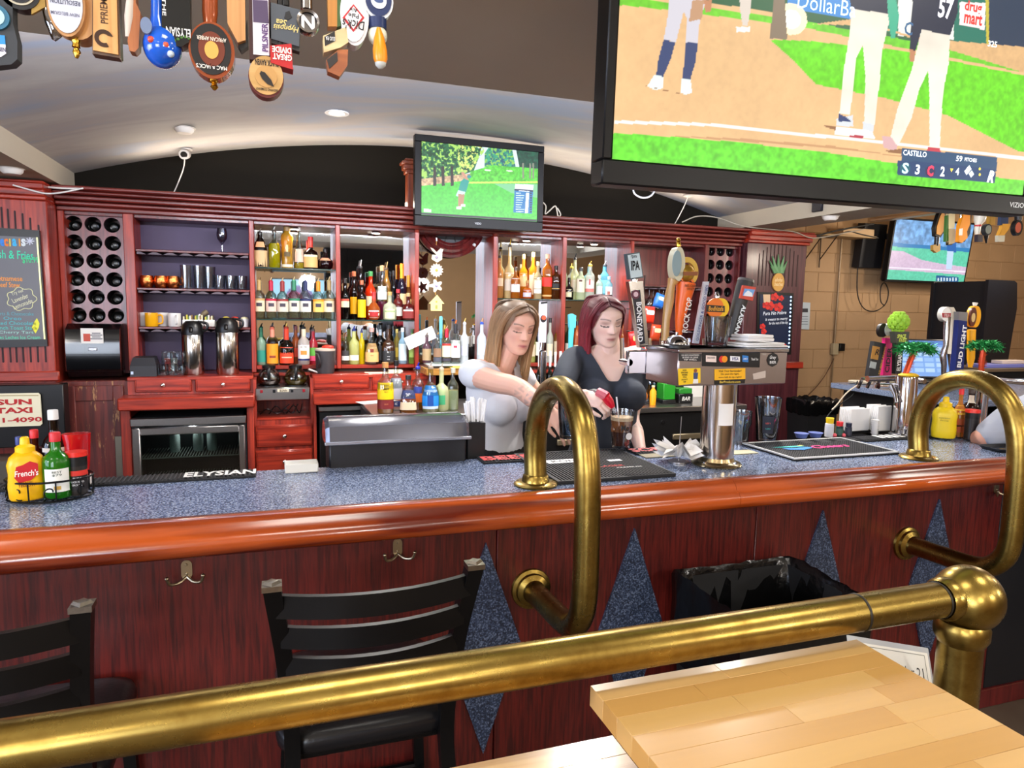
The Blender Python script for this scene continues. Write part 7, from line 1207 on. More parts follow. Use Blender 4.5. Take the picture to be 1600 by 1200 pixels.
for i, (s_, c) in enumerate((('Desserts & Cheesecake', '5aa8b0'), ('Oreo', '4ab8c0'), ('Salted Chocolate', '4ac8c8'), ('French Toast Stack', '4ac8b8'), ('Cherry Tart', 'a8e0d0'), ('Tres Leches Ice Cream', '5ae0b0'))): ch(s_, 18 + i * 2, 490 + i * 7.4, 60 - (i == 1) * 36 - (i == 4) * 14, 5.5, c)
x.plate([(50, 512), (54, 503), (58, 497), (62, 505), (61, 512), (56, 521), (52, 515)], -.0055, -.004, mk('e8e83a', .5), 'chalk_ice_cream')
for a in (0, .8, 1.6, 2.4): x.rod([(47 - 7 * math.cos(a), 377 - 6 * math.sin(a)), (47 + 7 * math.cos(a), 377 + 6 * math.sin(a))], .8, mk('d8dce8', .6), 'chalk_star', d=-.005, n=4)
# taxi sign on a dark cabinet
t, x = sticky('taxi_sign', 'cream taxi company sign with red lettering on a black box', 'sign', 30, 640, 5.0); G().box(-.35, .235, .02, .14, -.24, .15, .005).build('black_box', BLACK, t)
x.plate([(-80, 616), (60, 614), (63, 617), (66, 662), (63, 665), (-80, 670)], -.004, .006, mk('ece4c4', .4), 'plate'); x.plate([(-78, 618), (60, 617), (61, 618.5), (-78, 619.5)], -.005, -.004, mk('b8a878', .5), 'border'); x.text('SUN', 22, 628, 48, 9, 'b81c1c', -.0055, bold=.04); x.text('TAXI', 22, 641, 50, 9, 'b81c1c', -.0055, bold=.04); x.text('681-4090', 22, 656, 76, 8, 'b81c1c', -.0055, bold=.03)
bx = thing('low_cabinet', 'low dark counter below the taxi sign', 'cabinet', (-1.75, 4.92, 0)); G().box(-.4, .30, 0, .24, 0, .58, .005).build('carcass', REDDK, bx); G().box(-.41, .31, -.02, .24, .58, .605, .004).build('top', mk('6a5a50', .4), bx)
t = thing('cash_register', 'grey angled register at the far left behind the caddy', 'register', tuple(at(2, 778, Y=4.0)), rot=(0, 0, .2)); G().rings([[(-.2, -.12, -.05), (.12, -.12, -.05), (.12, .12, -.05), (-.2, .12, -.05)], [(-.2, -.12, .06), (.12, -.12, .06), (.12, .12, .16), (-.2, .12, .16)]]).build('housing', mk('4a4844', .5), t, smooth=False)
zt_ = t.location.z - .055; rs = thing('register_stand', 'plain dark stand under the register at the far left', 'stand', (t.location.x, 4.0, 0)); G().box(-.24, .16, -.15, .16, 0, zt_, .004).build('stand', BLACKM, rs)
# right pillar: pineapple and lit chalk sign
YP = 5.318
t, x = sticky('pineapple_sign', 'wooden pineapple sign with green leaves on the right pillar', 'sign', 1216, 440, YP); x.disc(1216, 441, 11, -.004, .01, mk('d09a48', .5), 'fruit', 1.3)
for i, (dx, hy) in enumerate(((-14, 407), (-9, 400), (0, 397), (9, 400), (14, 408), (-12, 416), (12, 416))): x.plate([(1216 + dx * .3 - 3, 427), (1216 + dx, hy), (1216 + dx * .3 + 4, 427)], -.006 + .0006 * i, .006, mk(('5a8a58', '6a9a68')[i % 2], .5), 'leaf')
x.text('aloha', 1216, 437, 14, 6, 'f0d8a0', -.006, shear=.3); x.text('beaches', 1216, 444, 16, 6, 'f0d8a0', -.006, shear=.3)
t, x = sticky('chalk_sign', 'dark lit chalk sign with red flowers on the right pillar', 'sign', 1212, 505, YP); x.plate([(1184, 456), (1240, 458), (1236, 554), (1182, 550)], .0, .011, BLACK, 'frame'); x.plate([(1187, 460), (1237, 462), (1233, 549), (1186, 546)], -.003, 0, mk('10203c', .35), 'dark_glass')
for a, b, r in ((1210, 464, 7), (1220, 466, 5), (1203, 478, 8), (1216, 480, 8), (1196, 477, 6), (1191, 510, 5), (1193, 518, 5), (1226, 540, 3)):
    for k in range(5): x.disc(a + r * .55 * math.cos(k * 1.257), b + r * .5 * math.sin(k * 1.257), r * .45, -.0045 - .0002 * k, -.003, mk(('d83028', 'b8201c')[k % 2], .5), 'red_petal', n=10)
for s_, px, py, w in (('Pura No Pobre', 1210, 489, 44), ('It means to marry', 1213, 499, 42), ('for the rest of the day', 1216, 505, 36)): x.text(s_, px, py, w, 5.5, 'e8f0f8', -.0045, dirn=(1, .06), shear=.2)
x.plate([(1192, 460), (1203, 460), (1203, 475), (1193, 475)], -.005, -.003, mk('d8b890', .5), 'little_card')
for k in range(14): x.disc(1235.5 - k * .25, 464 + k * 6, 1.3, -.005, -.003, mk('b8dcff', .4, emit=2.5), 'light_dot', n=8)
# smoke detectors, cameras, hanging box, cables
for lab, px, py, Z in (('white smoke detector under the left soffit', 18, 263, 2.33), ('round ceiling speaker cover in the vault', 287, 175, 2.76), ('white smoke detector under the right soffit beside the dark box', 1262, 335, 2.33)):
    p = at(px, py, Z=Z); 
    if px > 1000: p.x = max(p.x, 4.08)
    if Z > 2.5: p = Vector((p.x, p.y, vz(p.x) - .001))
    t = thing('smoke_detector', lab, 'smoke detector', tuple(p)); G().lathe([(0, -.035), (.04, -.034), (.055, -.02), (.06, 0)], 26, cap=False).build('cover', mk('dcd6cc', .5), t); G().lathe([(.066, -.004), (.066, 0)], 26).build('base', mk('cfc8bc', .5), t)
def cam(lab, px, py, Y, down):
    p = at(px, py, Y=Y); zc_ = vz(p.x); t = thing('security_camera', lab, 'security camera', (p.x, Y, zc_)); m = mk('c4beb6', .4); h = zc_ - p.z
    G().lathe([(.05, -.008), (.05, 0)], 20).build('mount', m, t); G().tube([(0, 0, -.005), (0, 0, -h * .6)], .011, 10).build('stem', m, t); G().tube([(.005, .05, -h * .55), (.0, -.06, -h)], [.03, .034], 18).build('barrel', m, t); G().tube([(.0, -.0602, -h), (0, -.065, -h - .003)], .022, 16).build('lens', BLACK, t)
    G().tube(smoothpath([(0, -.0, -h), (-.02, .02, -h - .1), (-.1, .05, -h - .28), (-.16, .06, -h - .36)], 6), .004, 6).build('cable', mk('c8c4bc', .5), t)
cam('white bullet security camera hanging over the cup bay', 289, 244, 5.55, 1)
cam('small white security camera under the baseball screen', 1077, 299, 5.5, 1)
t = thing('hanging_speaker', 'small dark box speaker under the right soffit', 'speaker', tuple(at(1286, 318, Y=4.45))); zq = 2.33 - t.location.z; G().box(-.065, .065, -.05, .05, -.065, .065, .005).build('cabinet', mk('1a1a22', .4), t); G().box(.056, .06, -.05, .05, -.055, .055).build('edge_trim', mk('3a4aa0', .4), t); G().box(-.02, .02, -.02, .02, .055, zq, .002).build('bracket', BLACKM, t)
def cable(lab, pts, r, c, grp=None): return tag(G().tube(smoothpath(pts, 6), r, 6).build('cable', mk(c, .6), loc=(0, 0, 0)), lab, 'cable', grp)
cable('white cable lying along the top of the left pillar', [tuple(at(a, b, Y=5.25)) for a, b in ((-20, 289), (30, 288), (60, 291), (95, 294), (125, 295))], .006, 'd8d4cc')
cable('white cable drooping over the left pillar cap', [tuple(at(a, b, Y=5.14)) for a, b in ((20, 289), (45, 296), (70, 302), (95, 301), (130, 294))], .005, 'd8d4cc')
cable('loose white cables standing above the cornice beside the golf screen', [tuple(at(a, b, Y=5.36)) for a, b in ((846, 314), (853, 322), (852, 334), (858, 330), (868, 322), (872, 338), (876, 335), (871, 325))], .005, 'd0ccc0')
cable('white cable loop hanging below the baseball screen', [tuple(at(a, b, Y=5.6)) for a, b in ((988, 290), (992, 303), (1005, 309), (1018, 305), (1026, 292))], .008, 'c8d0e0')
cable('thin white cable running along the right cornice', [tuple(at(a, b, Y=5.27)) for a, b in ((1066, 347), (1090, 338), (1120, 340), (1160, 353), (1200, 358), (1240, 362), (1270, 372), (1310, 366), (1350, 358))], .005, 'b0a898')
cable('black cable bundle over the right pillar', [tuple(at(a, b, Y=5.3)) for a, b in ((1180, 354), (1220, 360), (1262, 370), (1300, 362), (1330, 356), (1365, 350))], .008, '1a1814')
cable('second black cable crossing to the bracket shelf', [tuple(at(a, b, Y=5.4)) for a, b in ((1262, 368), (1300, 370), (1325, 362), (1345, 366), (1372, 372))], .006, '201c18')
p = at(641, 287, Y=5.42); t = thing('carved_finial', 'carved wooden capital standing on the cornice left of the golf screen', 'ornament', (p.x, 5.42, 2.318)); hz = at(641, 250, Y=5.42).z - 2.318
for q, (w, a, b) in enumerate(((.03, 0, .7), (.045, .7, .78), (.06, .78, .88), (.075, .88, .95), (.05, .95, 1))): G().box(-w, w, -.05 - w * .3, .05, hz * a, hz * b, .006).build('moulding', wood('8a4428', '6a2c1a', 'z'), t)
# ---- dark bay H: hanging glasses and snack rack
for i in range(6):
    for j in range(2):
        xg = BAYS['H'][0] + .1 + .1 * i; t = lathe_thing('wine_glass', 'upside down wine glass hanging in the %s row, %s from the left' % (('front', 'rear')[j], ORD[i]), 'wine glass', (xg, YF + .07 + .1 * j, 1.80 - .034), [(.032, .004), (.033, 0), (.006, -.008), (.004, -.07), (.02, -.085), (.034, -.11), (.036, -.14), (.031, -.17)], thin_glass('d8d4d4', .35), 'hanging wine glasses')
sk = Vector((at(1010, 500, Y=4.75).x, 4.75, .9)); t = thing('snack_rack', 'black wire rack holding snack bags beside the beer tower', 'rack', tuple(sk)); m = mk('2a1a16', .4, .6)
G().tube([(0, .05, 0), (0, .05, .95)], .006, 8).build('pole', m, t); G().lathe([(.1, 0), (.1, .01), (.02, .014)], 20, (0, .05, 0)).build('foot', m, t)
for k in range(5): G().tube([(.13 * math.cos(a), .05 + .11 * math.sin(a), .18 + .17 * k) for a in np.linspace(0, 6.283, 25)], .004, 6).tube([(-.13, .05, .18 + .17 * k), (.13, .05, .18 + .17 * k)], .003, 6).build('ring', m, t)
def bag(lab, px, py, w, h, c, c2, tilt, Y=4.64):
    p = at(px, py, Y=Y); t = thing('snack_bag', lab, 'snack bag', tuple(p), 'snack bags', (0, tilt, 0)); m_ = pxm(p); W_, H_ = w * m_ / 2, h * m_ / 2; R = []
    for v in np.linspace(-1, 1, 9):
        th = .03 * math.sqrt(max(.004, 1 - v * v)); R.append([(W_ * (1 - .06 * abs(v)) * math.cos(a) * (1 + .03 * math.sin(5 * a + v * 7)), th * math.sin(a), H_ * v) for a in np.linspace(0, 6.283, 21)[:-1]])
    G().rings(R).build('bag', mk(c, .25, coat=.3, var=.25, vscale=35, bump=.3), t, ang=70); poly(rrect(W_ * 1.2, H_ * .5, .008), (0, -.031, H_ * .3), mk(c2, .4), t, 'printed_panel'); return t
bag('red crisp packet with white print high on the snack rack', 1013, 492, 22, 26, 'd8301c', 'f0e8e4', .05); bag('blue packet behind the red crisps', 1030, 470, 18, 22, '2a6ac0', 'c8d8f0', .3, 4.68); bag('dark red packet at the left of the snack rack', 992, 532, 20, 30, 'b81c1c', 'd8b070', -.2); bag('orange brown packet in the middle of the rack', 1024, 520, 18, 26, 'a83a1c', 'e8c88a', .1); bag('yellow packet low on the snack rack', 998, 572, 22, 18, 'd8c01c', '3a3a1c', .2); bag('red packet just behind the tower head', 1010, 545, 20, 24, 'c8281c', 'e8d0c8', -.1)
# ---- right part of the steel counter
ZS_ = .9005
def onst(px, py): return at(px, py, Z=ZS_)
def stl(px, Y=4.45): return (at(px, 625, Y=Y).x, Y, ZS_)
tag(G().ball((0, 0, .055), .055, 18, 12, sz=1.0).build('orange', mk('f08a1c', .45, bump=.15, vscale=150), loc=stl(1000, 4.5)), 'orange fruit on the steel counter beside the tower', 'orange')
t = thing('water_jug', 'pale blue glass jug on the steel counter', 'jug', stl(1012, 4.55)); G().lathe([(0, .002), (.05, 0), (.055, .06), (.05, .12), (.054, .15)], 22, cap=False).build('jug', thin_glass('bcdcec', .3), t); G().tube(smoothpath([(.05, 0, .13), (.085, 0, .12), (.085, 0, .06), (.052, 0, .04)], 4), .006, 8).build('handle', thin_glass('bcdcec', .3), t)
t = thing('juice_bottle', 'small bottle of orange juice on the steel counter', 'bottle', stl(1020, 4.42)); G().lathe([(.022, 0), (.024, .1), (.01, .12), (.01, .13)], 16).build('juice', mk('f09a14', .3), t); G().cyl((0, 0, .13), .012, .012, 14).build('cap', mk('d8d0b0', .4), t)
t = thing('green_carton', 'dark footed green glass carton on the steel counter', 'carton', stl(1040, 4.5)); G().box(-.05, .05, -.05, .05, .03, .15, .004).build('body', mk('2a8a28', .2, coat=.4), t); G().box(-.055, .055, -.055, .055, 0, .03, .004).build('foot', BLACK, t)
t = thing('black_napkin_box', 'black and green box with white print on the steel counter', 'box', stl(1066, 4.5)); G().box(-.06, .06, -.05, .05, 0, .07, .004).build('box', BLACK, t); G().box(-.055, .055, -.045, .045, .07, .11, .004).build('green_part', mk('2a7a2a', .3), t); text('BAR', (0, -.051, .035), .07, .03, mk('e0dcd4', .5), t, shear=.2)
tag(G().box(-.1, .1, 0, .008, 0, .17).build('splash_board', mk('d8d4cc', .6), loc=stl(1085, 4.75), smooth=False), 'pale splash panel leaning behind the green carton', 'panel')
# white and teal taps between the bartenders
for lab, px, top, base, w, c in (('white tap handle with a red and black roundel between the bartenders', 848, 471, 535, 11, 'd4d4e4'), ('teal tap handle beside the red hair', 893, 490, 548, 7, '4ab4c8')):
    Y = 4.5; p = at(px, base + 10, Y=Y); t = thing('beer_tap', lab, 'tap handle', tuple(p), 'tap handles on the back counter'); x = PX(t, Y)
    if w > 10: x.plate([(843, 472), (854, 471), (852, 535), (842, 535)], -.012, .012, mk(c, .35), 'paddle'); x.plate([(844, 472), (854, 471), (854, 474), (844, 475)], -.014, .014, BLACK, 'dark_cap'); x.disc(848, 498, 5.2, -.0145, -.012, mk('1a1418', .4), 'roundel', 1.1); x.disc(848.5, 496.5, 3.6, -.016, -.0145, mk('d8482a', .4), 'roundel_red', .9); x.text('LAGER', 847, 517, 8, 4, '8a8ab0', -.0135)
    else: x.plate([(888, 492), (893, 490), (899, 493), (898, 512), (889, 512)], -.014, .014, mk(c, .35), 'head'); x.rod([(893, 510), (891, 548)], [4.5, 3.5], mk(c, .35), 'shaft')
    x.rod([(px - 1, base), (px - 2, base + 12)], 3.5, CHROME, 'ferrule'); hb = p.z - .9; G().lathe([(.045, -hb), (.045, -hb + .01), (.03, -hb + .014), (.03, -.02), (0, -.0)], 20).build('tower', CHROME, t)
# ---- side counter at the right with register screen
XS_, ZC_ = 3.95, 1.07
t = thing('side_counter', 'blue speckled side counter along the right of the service area', 'counter', (XS_, 3.1, 0)); G().box(0, 2.3, 0, 1.05, 1.03, 1.07, .004).build('countertop', GRANITE, t); G().box(.08, 2.3, .15, 1.0, .72, .74, .003).build('shelf', BLACK, t); G().box(.08, .1, .15, 1.0, 0, 1.03).box(.1, 2.3, .98, 1.0, 0, 1.03).box(1.2, 1.22, .15, .98, 0, 1.03).build('carcass', BLACKM, t, smooth=False)
for i, (px, py, n_, r) in enumerate(((1315, 594, 2, .085), (1343, 592, 4, .07))):
    p = at(px, py + 1, Z=ZC_ + .001); p.x = max(p.x, XS_ + .1); p.y = min(p.y, 4.05); t = thing('plate_stack', 'short stack of cream %s plates on the side counter' % ('wide', 'small')[i], 'plates', (p.x, p.y, ZC_ + .0005), 'plate stacks')
    for k in range(n_): G().lathe([(r * .6, .009 * k), (r, .009 * k + .008), (r * .97, .009 * k + .0095), (r * .6, .009 * k + .004)], 26).build('plate', mk('e4dcc8', .4), t)
p = at(1438, 600, Z=ZC_); t = thing('register_screen', 'tilted touch screen register glowing blue on the side counter', 'register', (p.x + .05, p.y + .05, ZC_ + .0005), rot=(0, 0, math.radians(-18))); G().box(-.15, .13, -.08, .14, 0, .025, .004).build('foot', BLACK, t); G().prism([(-.02, .02), (.06, .02), (.06, .25)], -.04, .04, 'x').build('support', BLACK, t)
M_ = Matrix.Translation((0, -.02, .19)) @ Matrix.Rotation(math.radians(-20), 4, 'X'); hs_ = G().box(-.2, .2, 0, .035, -.155, .155, .008).xf(M_).build('housing', BLACK, t)
im = Img(64, 48, '6a98d8'); im.rect(0, 0, 1, .12, '4a78c0')
for a in range(4):
    for b in range(5): im.rect(.06 + .23 * a, .18 + .15 * b, .25 + .23 * a, .28 + .15 * b, ('a8c8f0', '88b0e8', '9cc0ec')[(a + b) % 3])
o = picture('screen', (0, -.001, 0), EX, EZ, .37, .28, im.a, t, .75); o.matrix_local = M_
for i, (px, py, w, h, c, lab) in enumerate(((1362, 625, .22, .03, '5a6a80', 'blue grey folder on the shelf below the side counter'), (1378, 630, .12, .02, 'b09a6a', 'tan cloth on the shelf below the side counter'))):
    p = at(px, py, Y=3.5); tag(G().box(-w / 2, w / 2, -.1, .1, 0, h, .006).build('shelf_item', mk(c, .5, bump=.3, vscale=30), loc=(max(p.x, XS_ + .22), 3.5, .7405)), lab, 'clutter')
cable('pale cable dropping from the side counter edge', [tuple(at(a, b, Y=3.87)) for a, b in ((1355, 592), (1325, 612), (1308, 632), (1300, 640))], .005, 'c8bca8'); cable('thin black cable looped under the side counter', [tuple(at(a, b, Y=3.95)) for a, b in ((1340, 595), (1334, 615), (1318, 628), (1300, 642), (1290, 655))], .005, '141414')
# ---- block wall fittings
WY = 5.895
p0 = at(1313, 372, Y=WY); p1 = at(1306, 640, Y=WY); t = thing('conduit', 'grey metal conduit running down the block wall to an outlet box', 'conduit', (p0.x, WY - .02, 0)); m = mk('8a7458', .4, .4); zb = at(1308, 545, Y=WY).z; G().tube([(0, 0, p0.z + .05), (0, 0, zb)], .011, 10).build('pipe', m, t); G().tube([(0, 0, zb), (0, 0, .2)], .008, 8).build('lower_pipe', m, t); G().box(-.035, .035, -.03, .015, zb - .06, zb + .06, .004).build('outlet_box', mk('a89878', .5), t); G().box(.036, .10, -.05, .01, zb - .02, zb + .06, .004).build('plug', BLACK, t)
t = thing('bracket_shelf', 'narrow wall shelf on two metal brackets under the cables', 'shelf', tuple(at(1320, 372, Y=WY - .12))); G().box(-.42, .30, -.12, .115, 0, .02, .003).build('board', mk('b89a70', .6), t); G().box(-.12, .28, -.1, .1, .02, .09, .004).build('box', mk('c8a880', .6), t)
for xx in (-.38, -.2): G().tube([(xx, .11, 0), (xx, .11, -.3)], .006, 6).tube([(xx, .11, -.22), (xx, -.1, -.005)], .006, 6).build('bracket', mk('4a3c30', .5, .5), t)
t, x = sticky('wall_notice', 'printed notice sheet on the block wall beside the pillar', 'notice', 1258, 494, WY); x.plate([(1250, 472), (1266, 473), (1264, 515), (1249, 514)], -.003, 0, mk('b8c4cc', .6), 'sheet'); x.plate([(1252, 482), (1262, 482), (1262, 488), (1252, 488)], -.004, -.003, mk('2a2c34', .6), 'dark_heading')
for k in range(4): x.plate([(1252, 494 + k * 4), (1262, 494 + k * 4), (1262, 495 + k * 4), (1252, 495 + k * 4)], -.004, -.003, mk('6a7480', .6), 'printed_line')
cable('black cable hanging in a long loop from the wall screen', [tuple(at(a, b, Y=5.8)) for a, b in ((1344, 380), (1340, 420), (1340, 460), (1350, 482), (1368, 486), (1384, 474), (1388, 455), (1382, 442), (1376, 450), (1376, 470), (1382, 478))], .006, '1c1612')
cable('thin dark cable running down the block wall', [tuple(at(a, b, Y=5.86)) for a, b in ((1303, 560), (1290, 585), (1275, 605), (1258, 622))], .005, '5a3c28')
pb = at(1268, 650, Y=4.9); t = thing('trash_can', 'black lined trash can standing by the right pillar', 'trash can', (pb.x, 4.9, 0)); o_ = [(.16, .13), (-.16, .13), (-.16, -.13), (.16, -.13)]; zt = at(1268, 624, Y=4.9).z
G().rings([[(x_ * .8, y_ * .8, 0) for x_, y_ in o_], [(x_, y_, zt - .02) for x_, y_ in o_], [(x_ * .95, y_ * .95, zt - .02) for x_, y_ in o_], [(x_ * .76, y_ * .76, .03) for x_, y_ in o_]]).build('bin', mk('18181a', .5), t, smooth=False)
R = []
for zz, sc in ((zt - .12, 1.02), (zt - .06, 1.05), (zt, 1.07), (zt + .012, 1.02), (zt - .02, .95), (zt - .1, .9)):
    ring = []
    for i in range(40): a = 2 * math.pi * i / 40; c, s_ = math.cos(a), math.sin(a); m_ = max(abs(c), abs(s_)); j = 1 + random.uniform(-.03, .03); ring.append((c / m_ * .16 * sc * j, s_ / m_ * .13 * sc * j, zz + random.uniform(-.01, .01)))
    R.append(ring)
G().rings(R, cap=False).build('bag_liner', mk('0b0b0c', .18, bump=.4, vscale=25), t, ang=80)
# arcade cabinet
pa = at(1545, 437, Y=4.6); pb = at(1590, 437, Y=4.6); t = thing('arcade_cabinet', 'dark arcade cabinet with curved side and glowing screen at the right edge', 'arcade game', (pa.x, 4.6, 0)); zt = pa.z; wd_ = pb.x - pa.x
S_ = [(0, 0), (wd_ * .95, 0), (wd_ * .9, 1.0), (wd_ * 1.02, zt - .45), (wd_ * 1.08, zt - .25), (wd_ * 1.0, zt - .02), (wd_ * .9, zt), (0, zt)]
G().prism(S_, 0, .03).build('side_panel', mk('14141a', .5), t, smooth=False); G().prism(S_, .55, .58).build('side_panel', mk('14141a', .5), t, smooth=False); G().box(.02, wd_ * .85, .03, .55, 0, zt - .01).build('body', BLACKM, t, smooth=False)
im = Img(24, 40, '5aa8d8'); im.ell(.5, .4, .35, .3, 'c8e8f8'); im.ell(.5, .4, .25, .2, '3a80c8'); picture('screen', (wd_ * .93, .29, zt - .45), EY, EZ, .5, .8, im.a, t, .7)
t = thing('game_shelf', 'narrow ledge with a blue board in front of the arcade cabinet', 'ledge', tuple(at(1560, 574, Y=4.3))); G().box(-.3, .5, -.1, .28, -.03, 0, .004).build('ledge', mk('5a4a38', .5), t); G().box(-.25, .25, -.06, .1, .0005, .03, .003).build('blue_board', mk('6a70b8', .5), t); G().box(0, .3, -.03, .07, .031, .06, .003).build('small_box', mk('c8b8b0', .5), t); G().box(-.25, .45, -.05, .2, -t.location.z, -.03).build('stand', BLACKM, t, smooth=False)
# ------------------------------------------------------------------ people
def V3(*a): return Vector(a)
class Frame:
    def __init__(s, o, f, u=(0, 0, 1)):
        s.o = Vector(o); s.u = Vector(u).normalized(); f = Vector(f); s.f = (f - s.u * f.dot(s.u)).normalized(); s.l = s.u.cross(s.f)
    def w(s, x, y, z): return s.o + s.l * x + s.f * y + s.u * z
    def loc(s, P): D = P - np.array(s.o); return np.stack([D @ np.array(s.l), D @ np.array(s.f), D @ np.array(s.u)], 1)
HEADP = [(0, .016, .074, -.035), (.03, .03, .083, -.012), (.08, .042, .087, .012), (.15, .0515, .088, .04), (.22, .057, .088, .06), (.3, .0625, .087, .074), (.4, .068, .085, .086), (.5, .0715, .084, .093), (.6, .074, .0875, .097), (.7, .0745, .086, .098), (.8, .070, .074, .091), (.88, .060, .056, .077), (.94, .045, .036, .056), (.98, .026, .018, .032), (1, .008, .004, .01)]
def head_geo(F, H=.225, grow=0, feat=True, n=56):
    """head loft in frame F (origin at chin level on the neck axis); eyes at half height, nose, lips, brows as relief"""
    R = []; zz = np.linspace(0, 1, 66); T = np.array(HEADP)
    for t in zz:
        w, fd, bd = (np.interp(t, T[:, 0], T[:, k]) for k in (1, 2, 3)); ring = []
        for i in range(n):
            a = 2 * math.pi * i / n; c, s = math.cos(a), math.sin(a); cy = (fd - bd) / 2; ry = (fd + bd) / 2
            x = (w + grow) * math.copysign(abs(s) ** .9, s); y = cy + (ry + grow) * math.copysign(abs(c) ** .95, c); z = t * H + grow * (t - .5) * 2
            if feat and c > 0:
                g = lambda x0, z0, sx, sz: math.exp(-((x - x0) / sx) ** 2 - ((t - z0) / sz) ** 2); ax = abs(x)
                y += .026 * math.exp(-(x / .012) ** 2) * max(0, min(1, (.60 - t) / .22)) * (1 / (1 + math.exp(-(t - .335) / .008)))
                y += .007 * math.exp(-((ax - .013) / .007) ** 2) * math.exp(-((t - .36) / .025) ** 2)
                y += -.010 * math.exp(-((ax - .031) / .016) ** 2 - ((t - .525) / .05) ** 2) + .0065 * math.exp(-((ax - .031) / .011) ** 2 - ((t - .505) / .028) ** 2)
                y += .0045 * math.exp(-((ax - .03) / .022) ** 2 - ((t - .61) / .03) ** 2) + .004 * math.exp(-((ax - .043) / .018) ** 2 - ((t - .39) / .08) ** 2)
                y += .0055 * g(0, .235, .021, .016) + .0065 * g(0, .188, .018, .018) - .0045 * g(0, .213, .022, .007) - .003 * g(0, .14, .02, .02) + .006 * g(0, .06, .018, .05)
            ring.append(F.w(x, y, z))
        R.append(ring)
    g = G().rings(R)
    if feat:
        for s in (-1, 1): g.rings([[F.w(s * (.069 + .012 * k), -.012 - .006 * k + .013 * math.cos(a) * (1 - .3 * k), H * .44 + .028 * math.sin(a) * (1 - .1 * k)) for a in np.linspace(0, 6.283, 13)[:-1]] for k in (0, 1)])
    return g
def limb(g, P, r, n=16):
    P = [Vector(p) for p in P]; g.tube(smoothpath(P, 5), list(np.interp(np.linspace(0, 1, 5 * (len(P) - 1) + 1), np.linspace(0, 1, len(r)), r)), n)
    for p, q in ((P[0], r[0]), (P[-1], r[-1])): g.ball(p, q * .98, 14, 9)
def hand(g, wr, d, nrm, curl, thumb_side, spread=.12, sc=1.0):
    """palm and five fingers: d points along the fingers, nrm out of the back of the hand, thumb_side +1/-1 along d x nrm"""
    d = Vector(d).normalized(); nrm = (Vector(nrm) - d * Vector(nrm).dot(d)).normalized(); s = d.cross(nrm) * thumb_side; wr = Vector(wr)
    g.rings([[wr + d * z * sc + s * (math.cos(a) * w * sc) + nrm * (math.sin(a) * t * sc) for a in np.linspace(0, 6.283, 15)[:-1]] for z, w, t in ((-.012, .024, .018), (.015, .03, .018), (.045, .038, .016), (.075, .037, .013), (.088, .03, .008))])
    for i, L in enumerate((.92, 1, .95, .76)):
        o = wr + d * .080 * sc + s * ((.027 - .0185 * i) * sc); a0 = (.5 - i / 3) * spread; p = o; pts = [wr + d * .06 * sc + s * ((.024 - .016 * i) * sc), o]; ang = 0
        for k, ln in enumerate((.042, .027, .021)):
            ang += curl[k]; p = p + (d * math.cos(ang) - nrm * math.sin(ang) + s * a0 * math.cos(ang)).normalized() * ln * L * sc; pts.append(p)
        g.tube(pts, [.0088 * sc, .0088 * sc, .0085 * sc, .0078 * sc, .0062 * sc], 9); g.ball(pts[-1], .0062 * sc, 8, 6)
    o = wr + d * .02 * sc + s * .026 * sc; a = o + (d * .75 + s * .6 - nrm * .25).normalized() * .036 * sc; b = a + (d * .9 + s * .05 - nrm * .45).normalized() * .03 * sc; c = b + (d * .85 - s * .25 - nrm * .5).normalized() * .024 * sc
    g.tube([wr + d * .01 * sc + s * .012 * sc, o, a, b, c], [.013 * sc, .0125 * sc, .0105 * sc, .009 * sc, .0066 * sc], 9); g.ball(c, .0066 * sc, 8, 6)
def torso(g, T, R, gr=0, bust=None, z0=None, z1=None):
    rs = []
    for z, a, b, fo in R:
        if (z0 is not None and z < z0) or (z1 is not None and z > z1): continue
        rs.append([T.w((a + gr) * math.copysign(abs(math.cos(q)) ** .85, math.cos(q)), fo + (b + gr) * math.copysign(abs(math.sin(q)) ** .9, math.sin(q)), z) for q in np.linspace(0, 6.283, 33)[:-1]])
    g.rings(rs)
    if bust:
        for s in (-1, 1): c = T.w(s * bust[0], bust[1], bust[2]); g.lathe([((bust[3] + gr) * math.sin(math.pi * k / 10), -(bust[3] + gr) * .95 * math.cos(math.pi * k / 10)) for k in range(11)], 18, c)
def fuse(g, vox, it=3):
    me = g.mesh('fused', False); o = bpy.data.objects.new('fused', me); COL.objects.link(o); m = o.modifiers.new('r', 'REMESH'); m.mode = 'VOXEL'; m.voxel_size = vox
    s = o.modifiers.new('s', 'SMOOTH'); s.factor = .5; s.iterations = it; dg = bpy.context.evaluated_depsgraph_get(); out = bpy.data.meshes.new_from_object(o.evaluated_get(dg)); bpy.data.objects.remove(o); bpy.data.meshes.remove(me); return out
def verts(me): a = np.empty(len(me.vertices) * 3); me.vertices.foreach_get('co', a); return a.reshape(-1, 3)
def setcol(me, C):
    a = me.color_attributes.new('Col', 'FLOAT_COLOR', 'POINT'); a.data.foreach_set('color', np.c_[C, np.ones(len(C))].astype(np.float32).ravel())
def cut(me, kill):
    bm = bmesh.new(); bm.from_mesh(me); bm.verts.ensure_lookup_table(); bmesh.ops.delete(bm, geom=[bm.verts[i] for i in np.nonzero(kill)[0]], context='VERTS')
    for _ in range(10):
        N_ = {}
        for v in bm.verts:
            e = [q.other_vert(v).co for q in v.link_edges if q.is_boundary]
            if len(e) == 2: N_[v] = v.co * .4 + (e[0] + e[1]) * .3
        for v, c in N_.items(): v.co = c
    bm.to_mesh(me); bm.free()
